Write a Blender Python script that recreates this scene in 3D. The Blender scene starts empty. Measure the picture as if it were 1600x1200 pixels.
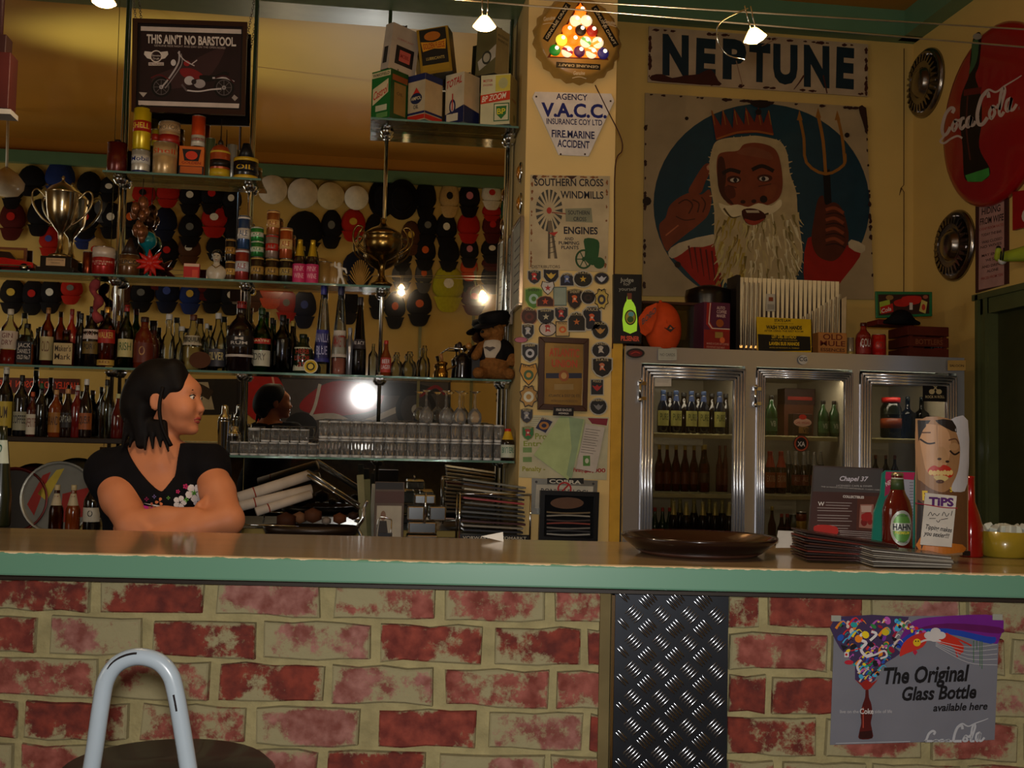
import bpy, math, random
import numpy as np
from mathutils import Vector, Matrix, Euler
random.seed(7)
SC = bpy.context.scene
COL = SC.collection
PI = math.pi
# ---------------------------------------------------------------- camera
F = 1700.0
YAW = math.atan(230 / F); PITCH = math.atan(100 / F); ROLL = math.radians(1.3)
EYE = Vector((0, 0, 1.35))
fw = Vector((math.sin(YAW) * math.cos(PITCH), math.cos(YAW) * math.cos(PITCH), math.sin(PITCH)))
r0 = Vector((math.cos(YAW), -math.sin(YAW), 0)); u0 = r0.cross(fw)
rt = r0 * math.cos(ROLL) + u0 * math.sin(ROLL); up = -r0 * math.sin(ROLL) + u0 * math.cos(ROLL)
cam = bpy.data.cameras.new('camera'); cam.sensor_width = 36; cam.lens = F / 1600 * 36; cam.clip_start = 0.02
camo = bpy.data.objects.new('camera', cam); COL.objects.link(camo)
camo.matrix_world = Matrix(((rt.x, up.x, -fw.x, 0), (rt.y, up.y, -fw.y, 0), (rt.z, up.z, -fw.z, 1.35), (0, 0, 0, 1)))
SC.camera = camo
SC.view_settings.view_transform = 'Standard'; SC.view_settings.look = 'None'
SC.view_settings.gamma = 1.0; SC.view_settings.use_curve_mapping = False
SC.view_settings.exposure = 0.04
SC.cycles.transparent_max_bounces = 32; SC.cycles.max_bounces = 8; SC.cycles.glossy_bounces = 5
SC.cycles.diffuse_bounces = 3; SC.cycles.sample_clamp_indirect = 4.0; SC.cycles.caustics_reflective = False; SC.cycles.caustics_refractive = False
w = bpy.data.worlds.new('dusk'); SC.world = w; w.use_nodes = True
w.node_tree.nodes['Background'].inputs[0].default_value = (0.30, 0.42, 0.6, 1); w.node_tree.nodes['Background'].inputs[1].default_value = 0.5
# ---------------------------------------------------------------- the geometry of the place
MY, MZ, TILT = 5.45, 1.55, math.radians(2.1)          # mirror plane, leaning forward a little
MN = Vector((0, -math.cos(TILT), -math.sin(TILT))); MP = Vector((0, MY, MZ))
CEIL = 3.87; BACKY = -0.5; NEPY = 5.78; FRY = 4.95; COLY = 5.0
cu = Vector((math.cos(YAW), -math.sin(YAW), 0)); cv = Vector((math.sin(YAW), math.cos(YAW), 0))
def ray(px, py): return fw + rt * ((px - 800) / F) + up * ((600 - py) / F)
def hit(px, py, P, n):
    d = ray(px, py); return EYE + d * ((P - EYE).dot(n) / d.dot(n))
def at(px, py, Y): return hit(px, py, Vector((0, Y, 0)), Vector((0, 1, 0)))
def atx(px, py, X): return hit(px, py, Vector((X, 0, 0)), Vector((1, 0, 0)))
def atz(px, py, Z): return hit(px, py, Vector((0, 0, Z)), Vector((0, 0, 1)))
def atv(px, py, v): return hit(px, py, cv * v, cv)
def mir(px, py, Y):                                    # what the mirror shows at a pixel, on the plane y = Y behind the camera
    p = hit(px, py, MP, MN); d = ray(px, py); d = d - 2 * d.dot(MN) * MN
    return p + d * ((Y - p.y) / d.y)
def pxm(p): return (p - EYE).dot(fw) / F              # metres per photograph pixel at a point
# ---------------------------------------------------------------- lights
def area(name, loc, target, sx, sy, power, col, spread=None):
    L = bpy.data.lights.new(name, 'AREA'); L.shape = 'RECTANGLE'; L.size = sx; L.size_y = sy; L.energy = power; L.color = col
    if spread: L.spread = spread
    o = bpy.data.objects.new(name, L); COL.objects.link(o); o.location = loc
    o.rotation_euler = (Vector(target) - Vector(loc)).to_track_quat('-Z', 'Y').to_euler(); return o
def point(name, loc, power, col, rad):
    L = bpy.data.lights.new(name, 'POINT'); L.energy = power; L.color = col; L.shadow_soft_size = rad
    o = bpy.data.objects.new(name, L); COL.objects.link(o); o.location = loc; return o
def spot(name, loc, target, power, col, ang, blend, rad=0.05):
    L = bpy.data.lights.new(name, 'SPOT'); L.energy = power; L.color = col; L.spot_size = ang; L.spot_blend = blend; L.shadow_soft_size = rad
    o = bpy.data.objects.new(name, L); COL.objects.link(o); o.location = loc
    o.rotation_euler = (Vector(target) - Vector(loc)).to_track_quat('-Z', 'Y').to_euler(); return o
FLASH = 34; WARM = (1.0, 0.74, 0.44)
fl_ = area('camera_flash', (-0.01, -0.03, 1.43), (-0.01 + 0.134, 1, 1.45), 0.09, 0.09, FLASH, (1, 0.97, 0.92)); fl_.data.shape = 'DISK'
area('room_fill_light', (-4.85, 1.3, 2.0), (0, 2.0, 1.9), 2.2, 1.6, 30, (1.0, 0.9, 0.74))  # soft warm fill added to lift the whole room
LAMP_W = 15
spot('added_ceiling_spot', (-4.3, 3.6, 2.5), (-0.35, 3.1, 3.87), 1700, (0.5, 0.78, 1.0), 0.6, 0.9, 0.15)  # unseen cool spot, added to make the pale patch on the ceiling
# ---------------------------------------------------------------- materials
def lin(h):
    h = h.lstrip('#'); c = [int(h[i:i + 2], 16) / 255 for i in (0, 2, 4)]
    return tuple(x / 12.92 if x <= 0.04045 else ((x + 0.055) / 1.055) ** 2.4 for x in c)
_M = {}
def newmat(key):
    m = bpy.data.materials.new(key); m.use_nodes = True; nt = m.node_tree
    return m, nt, nt.nodes['Principled BSDF']
def mat(h, r=0.5, m=0.0, coat=0.0, var=0.12, sc=14.0, emit=0.0, bump=0.0):
    k = (h, r, m, coat, var, sc, emit, bump)
    if k in _M: return _M[k]
    M, nt, b = newmat('paint_' + h.lstrip('#')); c = lin(h)
    b.inputs['Roughness'].default_value = r; b.inputs['Metallic'].default_value = m; b.inputs['Coat Weight'].default_value = coat
    b.inputs['Coat Roughness'].default_value = 0.08
    b.inputs['Specular IOR Level'].default_value = 0.12 if r >= 0.6 and not m else (0.3 if not m else 0.5)
    if emit: b.inputs['Emission Color'].default_value = (*c, 1); b.inputs['Emission Strength'].default_value = emit
    b.inputs['Base Color'].default_value = (*c, 1)
    if var > 0 or bump:
        N = nt.nodes.new('ShaderNodeTexNoise'); N.inputs['Scale'].default_value = sc; N.inputs['Detail'].default_value = 4
        T = nt.nodes.new('ShaderNodeTexCoord'); nt.links.new(T.outputs['Object'], N.inputs['Vector'])
    if var > 0:
        R = nt.nodes.new('ShaderNodeValToRGB'); R.color_ramp.elements[0].position = 0.3; R.color_ramp.elements[1].position = 0.7
        R.color_ramp.elements[0].color = (*[x * (1 - var) for x in c], 1); R.color_ramp.elements[1].color = (*[min(1, x * (1 + var)) for x in c], 1)
        nt.links.new(N.outputs['Fac'], R.inputs['Fac']); nt.links.new(R.outputs['Color'], b.inputs['Base Color'])
    if bump:
        B = nt.nodes.new('ShaderNodeBump'); B.inputs['Strength'].default_value = bump; B.inputs['Distance'].default_value = 0.01
        nt.links.new(N.outputs['Fac'], B.inputs['Height']); nt.links.new(B.outputs['Normal'], b.inputs['Normal'])
    _M[k] = M; return M
def glass(h, r=0.02, refl=1.45, mixc=0.0):
    k = ('glass', h, r, refl, mixc)
    if k in _M: return _M[k]
    M = bpy.data.materials.new('glass_' + h.lstrip('#')); M.use_nodes = True; nt = M.node_tree; nt.nodes.clear()
    o = nt.nodes.new('ShaderNodeOutputMaterial'); t = nt.nodes.new('ShaderNodeBsdfTransparent'); g = nt.nodes.new('ShaderNodeBsdfGlossy')
    fr = nt.nodes.new('ShaderNodeFresnel'); mx = nt.nodes.new('ShaderNodeMixShader')
    t.inputs[0].default_value = (*lin(h), 1); g.inputs[0].default_value = (1, 1, 1, 1); g.inputs['Roughness'].default_value = r; fr.inputs[0].default_value = refl
    N = nt.nodes.new('ShaderNodeTexNoise'); N.inputs['Scale'].default_value = 55; B = nt.nodes.new('ShaderNodeBump'); B.inputs['Strength'].default_value = 0.08; B.inputs['Distance'].default_value = 0.004
    nt.links.new(N.outputs['Fac'], B.inputs['Height']); nt.links.new(B.outputs['Normal'], g.inputs['Normal'])
    nt.links.new(fr.outputs[0], mx.inputs[0]); nt.links.new(t.outputs[0], mx.inputs[1]); nt.links.new(g.outputs[0], mx.inputs[2])
    last = mx
    if mixc:
        d = nt.nodes.new('ShaderNodeBsdfDiffuse'); d.inputs[0].default_value = (*[x ** 0.7 for x in lin(h)], 1); m2 = nt.nodes.new('ShaderNodeMixShader'); m2.inputs[0].default_value = mixc
        nt.links.new(mx.outputs[0], m2.inputs[1]); nt.links.new(d.outputs[0], m2.inputs[2]); last = m2
    nt.links.new(last.outputs[0], o.inputs[0]); _M[k] = M; return M
def emis(h, s):
    k = ('em', h, s)
    if k in _M: return _M[k]
    M, nt, b = newmat('glow_' + h.lstrip('#')); b.inputs['Base Color'].default_value = (*lin(h), 1)
    b.inputs['Emission Color'].default_value = (*lin(h), 1); b.inputs['Emission Strength'].default_value = s; _M[k] = M; return M
CHROME = mat('d8dadc', 0.12, 1.0, 0, 0.05); GOLD = mat('b08a3a', 0.25, 1.0, 0, 0.15); BLACK = mat('0b0a0a', 0.45); WHITE = mat('d8d2c6', 0.5)
# ---------------------------------------------------------------- mesh building
def T3(loc=(0, 0, 0), rot=(0, 0, 0), sc=(1, 1, 1)):
    return Matrix.Translation(Vector(loc)) @ Euler(rot).to_matrix().to_4x4() @ Matrix.Diagonal((*sc, 1))
class MB:
    def __init__(s): s.v = []; s.f = []; s.m = []; s.s = []; s.mats = []
    def mi(s, m):
        if m not in s.mats: s.mats.append(m)
        return s.mats.index(m)
    def add(s, vs, fs, m, smooth=False, M=None):
        b = len(s.v); i = s.mi(m)
        s.v += [tuple(M @ Vector(v)) for v in vs] if M is not None else [tuple(v) for v in vs]
        s.f += [tuple(b + k for k in f) for f in fs]; s.m += [i] * len(fs); s.s += [smooth] * len(fs); return s
    def box(s, c, d, m, M=None, taper=1.0):
        x, y, z = d[0] / 2, d[1] / 2, d[2] / 2
        vs = [(c[0] + a * x * (taper if e > 0 else 1), c[1] + b * y * (taper if e > 0 else 1), c[2] + e * z) for e in (-1, 1) for a, b in ((-1, -1), (1, -1), (1, 1), (-1, 1))]
        return s.add(vs, [(3, 2, 1, 0), (4, 5, 6, 7), (0, 1, 5, 4), (1, 2, 6, 5), (2, 3, 7, 6), (3, 0, 4, 7)], m, False, M)
    def lathe(s, prof, m, seg=16, M=None, smooth=True, sq=1.0, a0=0.0, a1=2 * PI, sx=1.0, sy=1.0, caps=True):
        full = abs(a1 - a0 - 2 * PI) < 1e-6; n = seg if full else seg + 1; vs = []; fs = []
        for r, z in prof:
            for k in range(n):
                a = a0 + (a1 - a0) * k / seg; c, q = math.cos(a), math.sin(a)
                if sq < 1: c = math.copysign(abs(c) ** sq, c); q = math.copysign(abs(q) ** sq, q)
                vs.append((r * c * sx, r * q * sy, z))
        for j in range(len(prof) - 1):
            for k in range(seg):
                a = j * n + k; b = j * n + (k + 1) % n; fs.append((a, b, b + n, a + n))
        if full and caps:
            if prof[0][0] > 1e-5: fs.append(tuple(range(n - 1, -1, -1)))
            if prof[-1][0] > 1e-5: fs.append(tuple(range((len(prof) - 1) * n, len(prof) * n)))
        return s.add(vs, fs, m, smooth, M)
    def tube(s, pts, r, m, seg=8, closed=False, M=None, rr=None):
        P = [Vector(p) for p in pts]; n = len(P); vs = []; fs = []; prev = None
        for i, p in enumerate(P):
            a = P[(i - 1) % n] if (closed or i > 0) else p; b = P[(i + 1) % n] if (closed or i < n - 1) else p
            t = (b - a).normalized()
            if prev is None: prev = t.orthogonal().normalized()
            nrm = (prev - t * prev.dot(t)).normalized(); prev = nrm; bn = t.cross(nrm); R = rr[i] if rr else r
            for k in range(seg):
                an = 2 * PI * k / seg; vs.append(p + nrm * (R * math.cos(an)) + bn * (R * math.sin(an)))
        for i in range(n if closed else n - 1):
            j = (i + 1) % n
            for k in range(seg): fs.append((i * seg + k, i * seg + (k + 1) % seg, j * seg + (k + 1) % seg, j * seg + k))
        if not closed: fs.append(tuple(range(seg - 1, -1, -1))); fs.append(tuple(range((n - 1) * seg, n * seg)))
        return s.add(vs, fs, m, True, M)
    def slab(s, poly, y0, y1, m, M=None, smooth=False):       # polygon in x,z extruded from y0 to y1
        n = len(poly); ar = sum(poly[i][0] * poly[(i + 1) % n][1] - poly[(i + 1) % n][0] * poly[i][1] for i in range(n))
        if ar < 0: poly = poly[::-1]
        vs = [(x, y0, z) for x, z in poly] + [(x, y1, z) for x, z in poly]
        fs = [tuple(range(n)), tuple(range(2 * n - 1, n - 1, -1))] + [(i, i + n, (i + 1) % n + n, (i + 1) % n) for i in range(n)]
        return s.add(vs, fs, m, smooth, M)
    def ball(s, c, r, m, seg=12, sx=1, sy=1, sz=1):
        pr = [(r * math.sin(PI * k / (seg // 2)), -r * math.cos(PI * k / (seg // 2))) for k in range(seg // 2 + 1)]
        pr[0] = (1e-6, pr[0][1]); pr[-1] = (1e-6, pr[-1][1])
        return s.lathe(pr, m, seg, T3(c, sc=(sx, sy, sz)))
    def build(s, name, parent=None, loc=None, bevel=0.0, kind=None, M=None, seg=2):
        me = bpy.data.meshes.new(name); me.from_pydata(s.v, [], s.f)
        for m in s.mats: me.materials.append(m)
        me.polygons.foreach_set('material_index', s.m); me.polygons.foreach_set('use_smooth', s.s); me.update()
        o = bpy.data.objects.new(name, me); COL.objects.link(o)
        if parent is not None: o.parent = parent
        if loc is not None: o.location = loc
        if M is not None: o.matrix_local = M
        if bevel: b = o.modifiers.new('bevel', 'BEVEL'); b.width = bevel; b.segments = seg; b.limit_method = 'ANGLE'; b.angle_limit = 0.7
        if kind: o['kind'] = kind
        return o
def tag(o, label, cat, group=None, kind=None):
    o['label'] = label; o['category'] = cat
    if group: o['group'] = group
    if kind: o['kind'] = kind
    return o
def thing(name, label, cat, loc=(0, 0, 0), rotz=0.0, group=None, M=None):
    o = bpy.data.objects.new(name, None); COL.objects.link(o); o.empty_display_size = 0.05
    if M is not None: o.matrix_world = M
    else: o.location = loc; o.rotation_euler = (0, 0, rotz)
    return tag(o, label, cat, group)
def struct(mb, name, **k):
    o = mb.build(name, **k); o['kind'] = 'structure'; return o
def copy_tree(o, loc=None, label=None, rotz=None, scale=None, group=None):
    c = o.copy(); COL.objects.link(c)
    for ch in o.children:
        d = ch.copy(); COL.objects.link(d); d.parent = c
        for g in ch.children: e = g.copy(); COL.objects.link(e); e.parent = d
    if loc is not None: c.location = loc
    if label: c['label'] = label
    if rotz is not None: c.rotation_euler = (0, 0, rotz)
    if scale is not None: c.scale = scale
    if group: c['group'] = group
    return c
# ---------------------------------------------------------------- lettering and flat print
_TX = {}
def text2d(s, bold=0.0, shear=0.0, sp=1.0):
    k = (s, bold, shear, sp)
    if k in _TX: return _TX[k]
    c = bpy.data.curves.new('lettering', 'FONT'); c.body = s; c.size = 1; c.resolution_u = 3; c.offset = bold; c.shear = shear; c.space_character = sp; c.fill_mode = 'FRONT'
    o = bpy.data.objects.new('lettering', c); me = bpy.data.meshes.new_from_object(o)
    v = np.array([x.co[:2] for x in me.vertices]) if len(me.vertices) else np.zeros((0, 2)); f = [tuple(p.vertices) for p in me.polygons]
    if len(v): v[:, 0] -= v[:, 0].min()
    w_ = v[:, 0].max() if len(v) else 1
    bpy.data.objects.remove(o); bpy.data.curves.remove(c); bpy.data.meshes.remove(me)
    _TX[k] = (v / [1, 0.685], f, w_); return _TX[k]                     # height of a capital = 1
def smooth_path(pts, n=6, closed=False):
    P = [np.array(p, float) for p in pts]; out = []; m = len(P)
    for i in range(m if closed else m - 1):
        g = (lambda j: P[j % m]) if closed else (lambda j: P[max(0, min(m - 1, j))])
        a, b, c, d = g(i - 1), g(i), g(i + 1), g(i + 2)
        for k in range(n):
            t = k / n; out.append(tuple(0.5 * (2 * b + (c - a) * t + (2 * a - 5 * b + 4 * c - d) * t * t + (3 * b - a - 3 * c + d) * t ** 3)))
    if not closed: out.append(tuple(P[-1]))
    return out
class Art:
    """flat print on a plane of the place; points are read off the photograph and carried on to that plane"""
    def __init__(s, O, ux, n, proj=None, uz=Vector((0, 0, 1))):
        s.O = Vector(O); s.ux = Vector(ux).normalized(); s.n = Vector(n).normalized(); s.uz = Vector(uz).normalized(); s.proj = proj or (lambda x, y: hit(x, y, s.O, s.n))
        s.mb = MB(); s.k = 1; s.M = Matrix.Translation(s.O) @ Matrix(((s.ux.x, -s.n.x, s.uz.x, 0), (s.ux.y, -s.n.y, s.uz.y, 0), (s.ux.z, -s.n.z, s.uz.z, 0), (0, 0, 0, 1)))
        s.eps = 0.00003
    def to(s, x, y):
        p = s.proj(x, y) - s.O; return (p.dot(s.ux), p.dot(s.uz))
    def layer(s): s.k += 1; return -s.eps * s.k
    def P(s, pts, m, sm=0, rough=0.45):
        if sm: pts = smooth_path(pts, sm, True)
        q = [s.to(*p) for p in pts]; n = len(q)
        if sum(q[i][0] * q[(i + 1) % n][1] - q[(i + 1) % n][0] * q[i][1] for i in range(n)) < 0: q = q[::-1]
        y = s.layer(); s.mb.add([(a, y, b) for a, b in q], [tuple(range(n))], m if not isinstance(m, str) else mat(m, rough)); return s
    def R(s, x0, y0, x1, y1, m): return s.P([(x0, y0), (x1, y0), (x1, y1), (x0, y1)], m)
    def E(s, cx, cy, rx, ry, m, n=24, a=0.0):
        return s.P([(cx + rx * math.cos(t) * math.cos(a) - ry * math.sin(t) * math.sin(a), cy + rx * math.cos(t) * math.sin(a) + ry * math.sin(t) * math.cos(a)) for t in (2 * PI * k / n for k in range(n))], m)
    def S(s, pts, w_, m, sm=5, w1=None):                                 # brush stroke, width w_ px (tapering to w1)
        p = smooth_path(pts, sm) if sm else pts; n = len(p); L = []; R = []
        for i in range(n):
            a = p[max(0, i - 1)]; b = p[min(n - 1, i + 1)]; dx, dy = b[0] - a[0], b[1] - a[1]; l = math.hypot(dx, dy) or 1
            ww = (w_ if w1 is None else w_ + (w1 - w_) * i / (n - 1)) / 2
            L.append((p[i][0] - dy / l * ww, p[i][1] + dx / l * ww)); R.append((p[i][0] + dy / l * ww, p[i][1] - dx / l * ww))
        y = s.layer(); v = [s.to(*q) for q in L] + [s.to(*q) for q in R]
        s.mb.add([(a, y, b) for a, b in v], [(i, i + 1, n + i + 1, n + i) for i in range(n - 1)], m if not isinstance(m, str) else mat(m)); return s
    def T(s, txt, x0, y0, x1, y1, h, m, bold=0.0, shear=0.0, sp=1.0):    # baseline from (x0,y0) to (x1,y1), capitals h px high
        v, f, w_ = text2d(txt, bold, shear, sp); a = np.array(s.to(x0, y0)); b = np.array(s.to(x1, y1)); d = (b - a); L = np.hypot(*d); e = d / L
        mid = ((x0 + x1) / 2, (y0 + y1) / 2); c0 = np.array(s.to(*mid)); c1 = np.array(s.to(mid[0], mid[1] - h)); H = np.hypot(*(c1 - c0)); nn = np.array((-e[1], e[0]))
        y = s.layer(); q = a + v[:, :1] / w_ * L * e + v[:, 1:] * H * nn
        s.mb.add([(p[0], y, p[1]) for p in q], f, m if not isinstance(m, str) else mat(m)); return s
    def done(s, name, label, cat, group=None, board=None, thick=0.006, bm=None, border=None, art='print', bevel=0.0, poly2=None):
        t = thing(name, label, cat, M=s.M, group=group)
        if board:
            mb = MB(); mb.slab([s.to(*p) for p in board], 0, thick, bm or WHITE); mb.build('board', t, bevel=bevel)
        if s.mb.v: s.mb.build(art, t)
        return t
def wallart(px, py, Y): return Art(at(px, py, Y), (1, 0, 0), (0, -1, 0))
def barart(px, py, v): return Art(atv(px, py, v), cu, -cv)
def rightart(px, py, X): return Art(atx(px, py, X), (0, -1, 0), (-1, 0, 0))
def mirart(px, py, Y=BACKY): return Art(mir(px, py, Y), (-1, 0, 0), (0, 1, 0), proj=lambda x, y: mir(x, y, Y))
# ---------------------------------------------------------------- smooth bodies from distance fields
import openvdb
class SDF:
    def __init__(s, lo, hi, vx):
        s.lo = np.array(lo, float); s.vx = vx; s.n = np.ceil((np.array(hi) - s.lo) / vx).astype(int) + 1
        s.d = np.full(s.n, 1.0, np.float32)
    def win(s, a, b):
        i = np.clip(np.floor((np.array(a) - s.lo) / s.vx).astype(int), 0, s.n - 1); j = np.clip(np.ceil((np.array(b) - s.lo) / s.vx).astype(int) + 1, 1, s.n)
        g = [((np.arange(i[k], j[k]) * s.vx + s.lo[k]).astype(np.float32)) for k in range(3)]
        return tuple(slice(i[k], j[k]) for k in range(3)), g[0][:, None, None], g[1][None, :, None], g[2][None, None, :]
    def _mix(s, sl, d, k, sub=False):
        a = s.d[sl]
        if sub: s.d[sl] = np.maximum(a, -d) if not k else -s._sm(-a, d, k)
        else: s.d[sl] = s._sm(a, d, k) if k else np.minimum(a, d)
    @staticmethod
    def _sm(a, b, k):
        h = np.maximum(k - np.abs(a - b), 0) / k; return np.minimum(a, b) - h * h * k * 0.25
    def cap(s, a, b, ra, rb, k=0.02, sub=False, sq=(1, 1, 1)):           # tapered capsule
        a = np.array(a, float); b = np.array(b, float); R = max(ra, rb) + k + 0.04
        sl, X, Y, Z = s.win(np.minimum(a, b) - R, np.maximum(a, b) + R); d = b - a; L = max((d ** 2).sum(), 1e-9)
        t = np.clip(((X - a[0]) * d[0] + (Y - a[1]) * d[1] + (Z - a[2]) * d[2]) / L, 0, 1)
        q = np.sqrt(((X - a[0] - t * d[0]) / sq[0]) ** 2 + ((Y - a[1] - t * d[1]) / sq[1]) ** 2 + ((Z - a[2] - t * d[2]) / sq[2]) ** 2)
        s._mix(sl, q - (ra + (rb - ra) * t), k, sub); return s
    def ell(s, c, r, k=0.02, sub=False, rot=None):
        c = np.array(c, float); r = np.array(r, float); R = r.max() + k + 0.03; sl, X, Y, Z = s.win(c - R, c + R); x, y, z = X - c[0], Y - c[1], Z - c[2]
        if rot is not None:
            m = np.array(Euler(rot).to_matrix().inverted()); x, y, z = (m[0, 0] * x + m[0, 1] * y + m[0, 2] * z, m[1, 0] * x + m[1, 1] * y + m[1, 2] * z, m[2, 0] * x + m[2, 1] * y + m[2, 2] * z)
        q = np.sqrt((x / r[0]) ** 2 + (y / r[1]) ** 2 + (z / r[2]) ** 2); s._mix(sl, (q - 1) * r.min() * np.where(q > 1, 1.0, 1.0), k, sub); return s
    def mesh(s, name, m, parent, iso=0.0, field=None, simplify=0):
        g = openvdb.FloatGrid(1.0); g.copyFromArray(np.ascontiguousarray(s.d if field is None else field)); p, q = g.convertToQuads(isovalue=iso)
        p = p * s.vx + s.lo; me = bpy.data.meshes.new(name); me.from_pydata(p.tolist(), [], [tuple(int(i) for i in f) for f in q]); me.polygons.foreach_set('use_smooth', [True] * len(me.polygons))
        me.materials.append(m); me.update(); o = bpy.data.objects.new(name, me); COL.objects.link(o); o.parent = parent
        sm = o.modifiers.new('smooth', 'SMOOTH'); sm.iterations = 2; sm.factor = 0.5; return o
# ================================================================= the setting
WALLC = mat('c8a860', 0.75, 0, 0, 0.06, 3.0, 0, 0.12); CEILC = mat('a87020', 0.5, 0, 0.25, 0.08, 1.5, 0, 0.05); GREEN = mat('55785a', 0.4, 0, 0.2, 0.08, 5)
XR = 3.07; XL = -5.0
struct(MB().box((-0.9, 2.8, -0.05), (8.4, 7, 0.1), mat('3a2c22', 0.5)), 'floor')
struct(MB().box((-0.9, 2.8, CEIL + 0.05), (8.4, 7, 0.1), CEILC), 'ceiling')
struct(MB().box((-0.95, BACKY - 0.06, 1.93), (8.2, 0.1, 3.9), WALLC), 'wall_back')
struct(MB().box((-2.2, 5.75, 1.93), (5.8, 0.3, 3.9), WALLC), 'wall_front')
m = MB(); xc0, xc1 = 0.7165, 1.1466
m.box(((xc0 + xc1) / 2, 5.45, CEIL / 2), (xc1 - xc0, 0.9, CEIL), mat('d8bc80', 0.7, 0, 0, 0.05, 3, 0, 0.08)); struct(m, 'wall_pillar')
struct(MB().box((2.1, NEPY + 0.05, CEIL / 2), (2.0, 0.1, CEIL), WALLC), 'wall_alcove')
# right wall with its doorway
dz = atx(1541, 462, XR).z; dy = atx(1538, 600, XR).y
m = MB(); m.box((XR + 0.06, (dy + 6.0) / 2, CEIL / 2), (0.12, 6.0 - dy, CEIL), WALLC); m.box((XR + 0.06, (dy - 0.7) / 2, (CEIL + dz) / 2), (0.12, dy + 0.7, CEIL - dz), WALLC)
m.box((XR + 0.06, 1.6, dz / 2), (0.12, 4.2, dz), WALLC); struct(m, 'wall_right')
OL = mat('4a5030', 0.5, 0, 0.1, 0.08)
d = MB(); d.box((XR - 0.015, dy - 0.05, dz / 2), (0.05, 0.11, dz), OL); d.box((XR - 0.03, dy - 0.02, dz / 2), (0.05, 0.025, dz), OL); d.box((XR - 0.03, dy - 0.085, dz / 2), (0.045, 0.02, dz), OL)
d.box((XR - 0.015, dy - 0.55, dz - 0.05), (0.05, 1.1, 0.1), OL); d.box((XR - 0.03, dy - 0.55, dz - 0.01), (0.05, 1.14, 0.03), OL); dr = struct(d, 'door_1')
MB().box((XR + 0.03, dy - 0.55, dz / 2 - 0.03), (0.04, 0.92, dz - 0.06), mat('2e3018', 0.5)).build('door_leaf', dr)
struct(MB().box((XL - 0.05, 2.8, 0.6), (0.1, 7, 1.2), WALLC).box((XL - 0.05, 2.8, 3.35), (0.1, 7, 1.1), WALLC).box((XL - 0.05, -0.2, 2), (0.1, 0.8, 1.7), WALLC).box((XL - 0.05, 4.4, 2), (0.1, 3.8, 1.7), WALLC), 'wall_left')
wn = struct(MB().box((XL, 1.35, 1.2), (0.1, 2.4, 0.06), GREEN).box((XL, 1.35, 2.82), (0.1, 2.4, 0.06), GREEN).box((XL, 0.18, 2), (0.1, 0.06, 1.6), GREEN).box((XL, 2.5, 2), (0.1, 0.06, 1.6), GREEN).box((XL, 1.35, 2), (0.06, 0.04, 1.6), GREEN), 'window_1')  # unseen window, added to go with the fill light
MB().box((XL - 0.03, 1.35, 2.0), (0.006, 2.3, 1.6), glass('f4fff8')).build('window_glass', wn)
# cornices
struct(MB().box(((xc1 + XR) / 2, NEPY - 0.05, 3.80), (XR - xc1, 0.12, 0.15), GREEN), 'trim_1')
struct(MB().box((XR - 0.05, 2.6, 3.80), (0.12, 6.3, 0.15), GREEN), 'trim_2')
struct(MB().box((-2.14, 5.28, 3.70), (5.71, 0.34, 0.35), mat('5c7048', 0.4, 0, 0.2)), 'trim_3')
struct(MB().box((-0.95, BACKY + 0.04, 3.69), (8.0, 0.1, 0.12), GREEN), 'trim_4')
struct(MB().box((-0.95, BACKY + 0.02, 3.81), (8.0, 0.06, 0.12), CEILC), 'trim_5')
# pillar edge strip and wall infill beside the cool cabinet
struct(MB().box((1.172, 5.03, 0.98), (0.05, 0.08, 1.8), mat('c79a3c', 0.7)), 'trim_6')
# ----------------------------------------------------------------- mirror behind the shelves
def mirror_mat():
    M, nt, b = newmat('silvered_glass'); nt.nodes.remove(b); o = nt.nodes['Material Output']
    a = nt.nodes.new('ShaderNodeBsdfGlossy'); a.inputs[0].default_value = (0.86, 0.88, 0.85, 1); a.inputs['Roughness'].default_value = 0.0
    c = nt.nodes.new('ShaderNodeBsdfGlossy'); c.inputs[0].default_value = (0.9, 0.9, 0.9, 1); c.inputs['Roughness'].default_value = 0.075
    x = nt.nodes.new('ShaderNodeMixShader'); x.inputs[0].default_value = 0.03
    nt.links.new(a.outputs[0], x.inputs[1]); nt.links.new(c.outputs[0], x.inputs[2]); nt.links.new(x.outputs[0], o.inputs[0]); return M
MIR = mirror_mat(); zb, zt = 0.93, 3.53
def my(z): return MY - (z - MZ) * math.tan(TILT)
mx = [-3.4, -1.235, -0.575, xc0 - 0.004]
for i, lab in enumerate(['tall mirror panel behind the bottle shelves at the bartender\'s side', 'narrow mirror panel between the two middle chrome poles', 'wide mirror panel behind the drinking glasses, next to the pillar']):
    m = MB(); x0, x1 = mx[i] + 0.0015, mx[i + 1] - 0.0015
    m.add([(x0, my(zb), zb), (x1, my(zb), zb), (x1, my(zt), zt), (x0, my(zt), zt), (x0, my(zb) + 0.006, zb), (x1, my(zb) + 0.006, zb), (x1, my(zt) + 0.006, zt), (x0, my(zt) + 0.006, zt)],
          [(0, 1, 2, 3), (7, 6, 5, 4), (0, 4, 5, 1), (1, 5, 6, 2), (2, 6, 7, 3), (3, 7, 4, 0)], MIR)
    tag(m.build('mirror'), lab, 'mirror', 'mirror panels behind the bar')
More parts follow.
